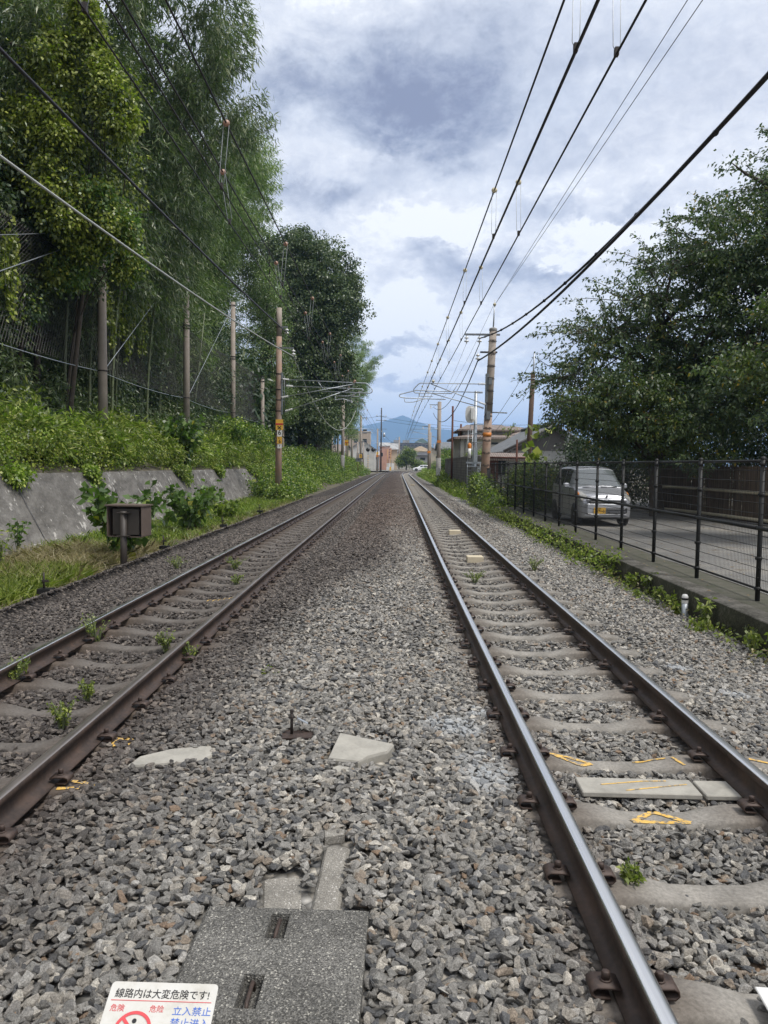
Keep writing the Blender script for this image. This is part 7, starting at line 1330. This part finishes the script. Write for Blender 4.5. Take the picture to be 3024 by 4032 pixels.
# buildings beyond the crossing
HB = [('gabled_hall', 'grey white gabled building left of the level crossing', (-8.2, 206, 0), .0, 6.4, 12, 5.6, 'w_white', 'r_grey', 'gable', 2.1, .4, [('f', -1.2, 3.6, .5, 1.5), ('f', -.2, 3.6, .5, 1.5)], False),
      ('apartment_block', 'tan apartment block over the gabled building', (-13.0, 268, 0), 0, 9.5, 12, 12.4, 'w_tan', 'r_grey', 'flat', 0, 0, grid_windows(9, 4, 3, 3, 3.2, 1.3, 1.2), True),
      ('shop_building', 'narrow salmon pink building with a hanging sign', (-2.9, 238, 0), 0, 3.0, 8, 7.2, 'w_salmon', 'r_light', 'gable', 1.0, .2, [('f', -.8, 4.5, .5, 1)], True),
      ('beige_house', 'beige two storey house beside the salmon building', (-.7, 246, 0), 0, 3.4, 8, 6.4, 'w_cream', 'r_light', 'gable', 1.8, .4, [('f', -.4, 5.2, .8, .9)], True),
      ('white_gable_house', 'white house with a grey gable slope behind the green tree', (4.6, 268, 0), 0, 7.2, 10, 5.6, 'w_white', 'r_grey', 'gable', 2.3, .5, [('f', 2.0, 4.5, .7, .7)], False),
      ('tan_roof_house', 'house with a wide tan hipped roof right of the white gable', (10.2, 300, 0), 0, 8, 10, 6.6, 'w_cream', 'r_tan', 'hip', 2.0, .6, [('f', -2, 5.2, 1, .9), ('f', 1, 5.2, 1, .9)], True),
      ('grey_house', 'grey boxy house just above the white car', (8.9, 248, 0), 0, 3.6, 7, 4.6, 'w_grey', 'r_dark', 'gable', .9, .4, [('f', .2, 3.4, 1.5, .8)], True),
      ('office_block', 'long low dark office block across the far town', (9.5, 590, 0), 0, 34, 14, 17.6, 'w_dark', 'r_dark', 'flat', 0, 0, grid_windows(34, 2, 12, 13, 3.0, 1.8, 1.0), True)]
for (nm, lab, loc, rz, w_, d_, h, wl, rf, stl, rise, ov, win, rx) in HB: house(nm, lab, loc, rz, w_, d_, h, wl, rf, stl, rise, ov, win, 'building' if 'b' in nm[:8] else 'house', rx)
r = thing('hanging_sign', 'upright salmon sign with black marks on the pink building', 'sign', (-1.3, 232, 3.2)); b = mb(); b.box((0, 0, 1.6), (1.1, .25, 3.3)); b.build('board', M['w_salmon'], r)
for k in range(4): b = mb(); b.box((0, -.14, .45 + k * .75), (.5, .03, .1)); b.box((.05, -.14, .62 + k * .75), (.12, .03, .3)); b.build('character', M['black'], r)
for x in (-1, 6): b = mb(); b.box((x * 1.0 + 3, 588, 18.9), (5, 5, 2.2)); tag(b.build('roof_plant', M['w_grey']), 'rooftop plant box on the far office block, %s' % ('left one' if x < 0 else 'right one'), 'plant box')
random.seed(44); k = 0
walls = ['w_white', 'w_cream', 'w_grey', 'w_tan']; roofs = ['r_grey', 'r_dark', 'r_light', 'r_brown', 'r_tan']
for (x, y) in [(-16, 320), (-7, 330), (1.5, 318), (16.5, 326), (24, 300), (-3, 370), (7, 380), (18, 372), (29, 360), (-14, 400), (13, 262), (20, 245), (19, 210), (27, 222), (34, 260), (-18, 240), (38, 330), (3, 440), (14, 450), (26, 430), (40, 420), (-10, 460), (16, 150), (22, 130), (27, 170), (-1, 345), (11, 345), (4, 400), (-4.5, 300), (6.5, 330), (13.5, 300), (22, 400), (9, 480), (-2, 490), (19, 490)]:
    w_ = random.uniform(6.5, 9.5); h = random.uniform(4.8, 6.6); wl = random.choice(walls); rf = random.choice(roofs); st_ = random.choice(['gable', 'gable', 'hip'])
    house('town_house', 'small house in the far town with %s walls and a %s roof' % ({'w_white': 'white', 'w_cream': 'cream', 'w_grey': 'grey', 'w_tan': 'tan'}[wl], {'r_grey': 'grey', 'r_dark': 'dark', 'r_light': 'pale', 'r_brown': 'brown', 'r_tan': 'tan'}[rf]), (x, y, 0), random.uniform(-.3, .3), w_, 8, h, wl, rf, st_, random.uniform(1.3, 2.0), .5, [('f', -w_ / 4, h - 1.3, 1.1, .9), ('f', w_ / 4, h - 1.3, 1.1, .9)], ridge_x=random.random() < .6)['group'] = 'small houses of the far town'
broad_tree('roadside_tree', 'round green tree standing behind the level crossing', (3.4, 212, 0), [(3.6, 212, 3.4, 2.2, 2, 2.0), (2.2, 212, 2.4, 1.5, 2, 1.4), (4.6, 212, 4.6, 1.2, 1.5, 1.3), (3.6, 211, 5.4, .8, 1, .9), (6.0, 212, 1.6, 1.7, 1.6, 1.2)], [(3.4, 212, 0), (3.5, 212, 3)], .2, [('hedge_leaf', .6), ('ever_leaf', .4)], 320, 36, .6, .2, .32, .14, .22, 193, None, 10, .7, .3)
broad_tree('roadside_shrub', 'green shrubs along the road behind the white car', (9, 214, 0), [(8.6, 214, 1.0, 2.4, 1.5, 1.1), (12, 210, 1.2, 2.2, 1.5, 1.3)], [(9, 214, 0), (9, 214, 1)], .06, [('hedge_leaf', .8), ('ever_leaf', .2)], 160, 36, .5, .18, .28, .12, .2, 194, None, 6, .8, .2, 'shrub')

# ------------------------------------------------------------------ hills, mountain, haze
def ridge(name, xs, prof, y0, depth, mat, seed):
    XX = np.linspace(xs[0], xs[-1], 150); YY = np.linspace(-1, 1, 28); base = np.interp(XX, xs, prof); V = []
    for v in YY:
        for x, h in zip(XX, base):
            f = max(0.0, 1 - abs(v) ** 1.3); n = mnoise.fractal((x / depth * 3.0, v * 2.2, seed), .8, 2.1, 6); V.append((x, y0 + v * depth, h * f * (1 + .10 * n * (1 - f)) + n * h * .022 * f - 2))
    nx = len(XX); ii, jj = np.meshgrid(np.arange(nx - 1), np.arange(len(YY) - 1)); a = (jj * nx + ii).ravel(); tag(link(name, npmesh(name, V, np.stack([a, a + 1, a + nx + 1, a + nx], 1), mat, True)), kind='structure')
M['forest'] = simple('distant forest', (.05, .075, .04), 1.0, 0, .3, .01)
ridge('mountain', [-1900, -900, -350, -193, -100, -40, -1, 45, 63, 106, 170, 242, 328, 456, 700, 1200, 2000], [120, 190, 262, 311, 331, 352, 364, 384, 390, 371, 340, 316, 286, 277, 230, 190, 150], 6000, 900, M['forest'], 2.0)
ridge('hill', [-60, 6, 16, 24, 30, 36, 44, 52, 64, 120, 300], [5, 12, 20, 30, 35, 38, 33, 24, 18, 15, 10], 1000, 60, M['forest'], 5.0)
b = mb(); b.box((0, 4180, 217), (6000, 8520, 438)); hz_ = b.build('haze', simple('tmp', (1, 1, 1)))
hm = bpy.data.materials.new('haze air'); hm.use_nodes = True; hn = hm.node_tree; hn.nodes.remove(hn.nodes['Principled BSDF']); pv = hn.nodes.new('ShaderNodeVolumePrincipled'); pv.inputs['Color'].default_value = (.36, .60, 1.0, 1); pv.inputs['Density'].default_value = .00020; pv.inputs['Anisotropy'].default_value = .1
hn.links.new(pv.outputs[0], hn.nodes['Material Output'].inputs['Volume']); hz_.data.materials.clear(); hz_.data.materials.append(hm); tag(hz_, kind='stuff'); hz_['label'] = 'thin bluish air between the town and the mountain'; hz_['category'] = 'haze'
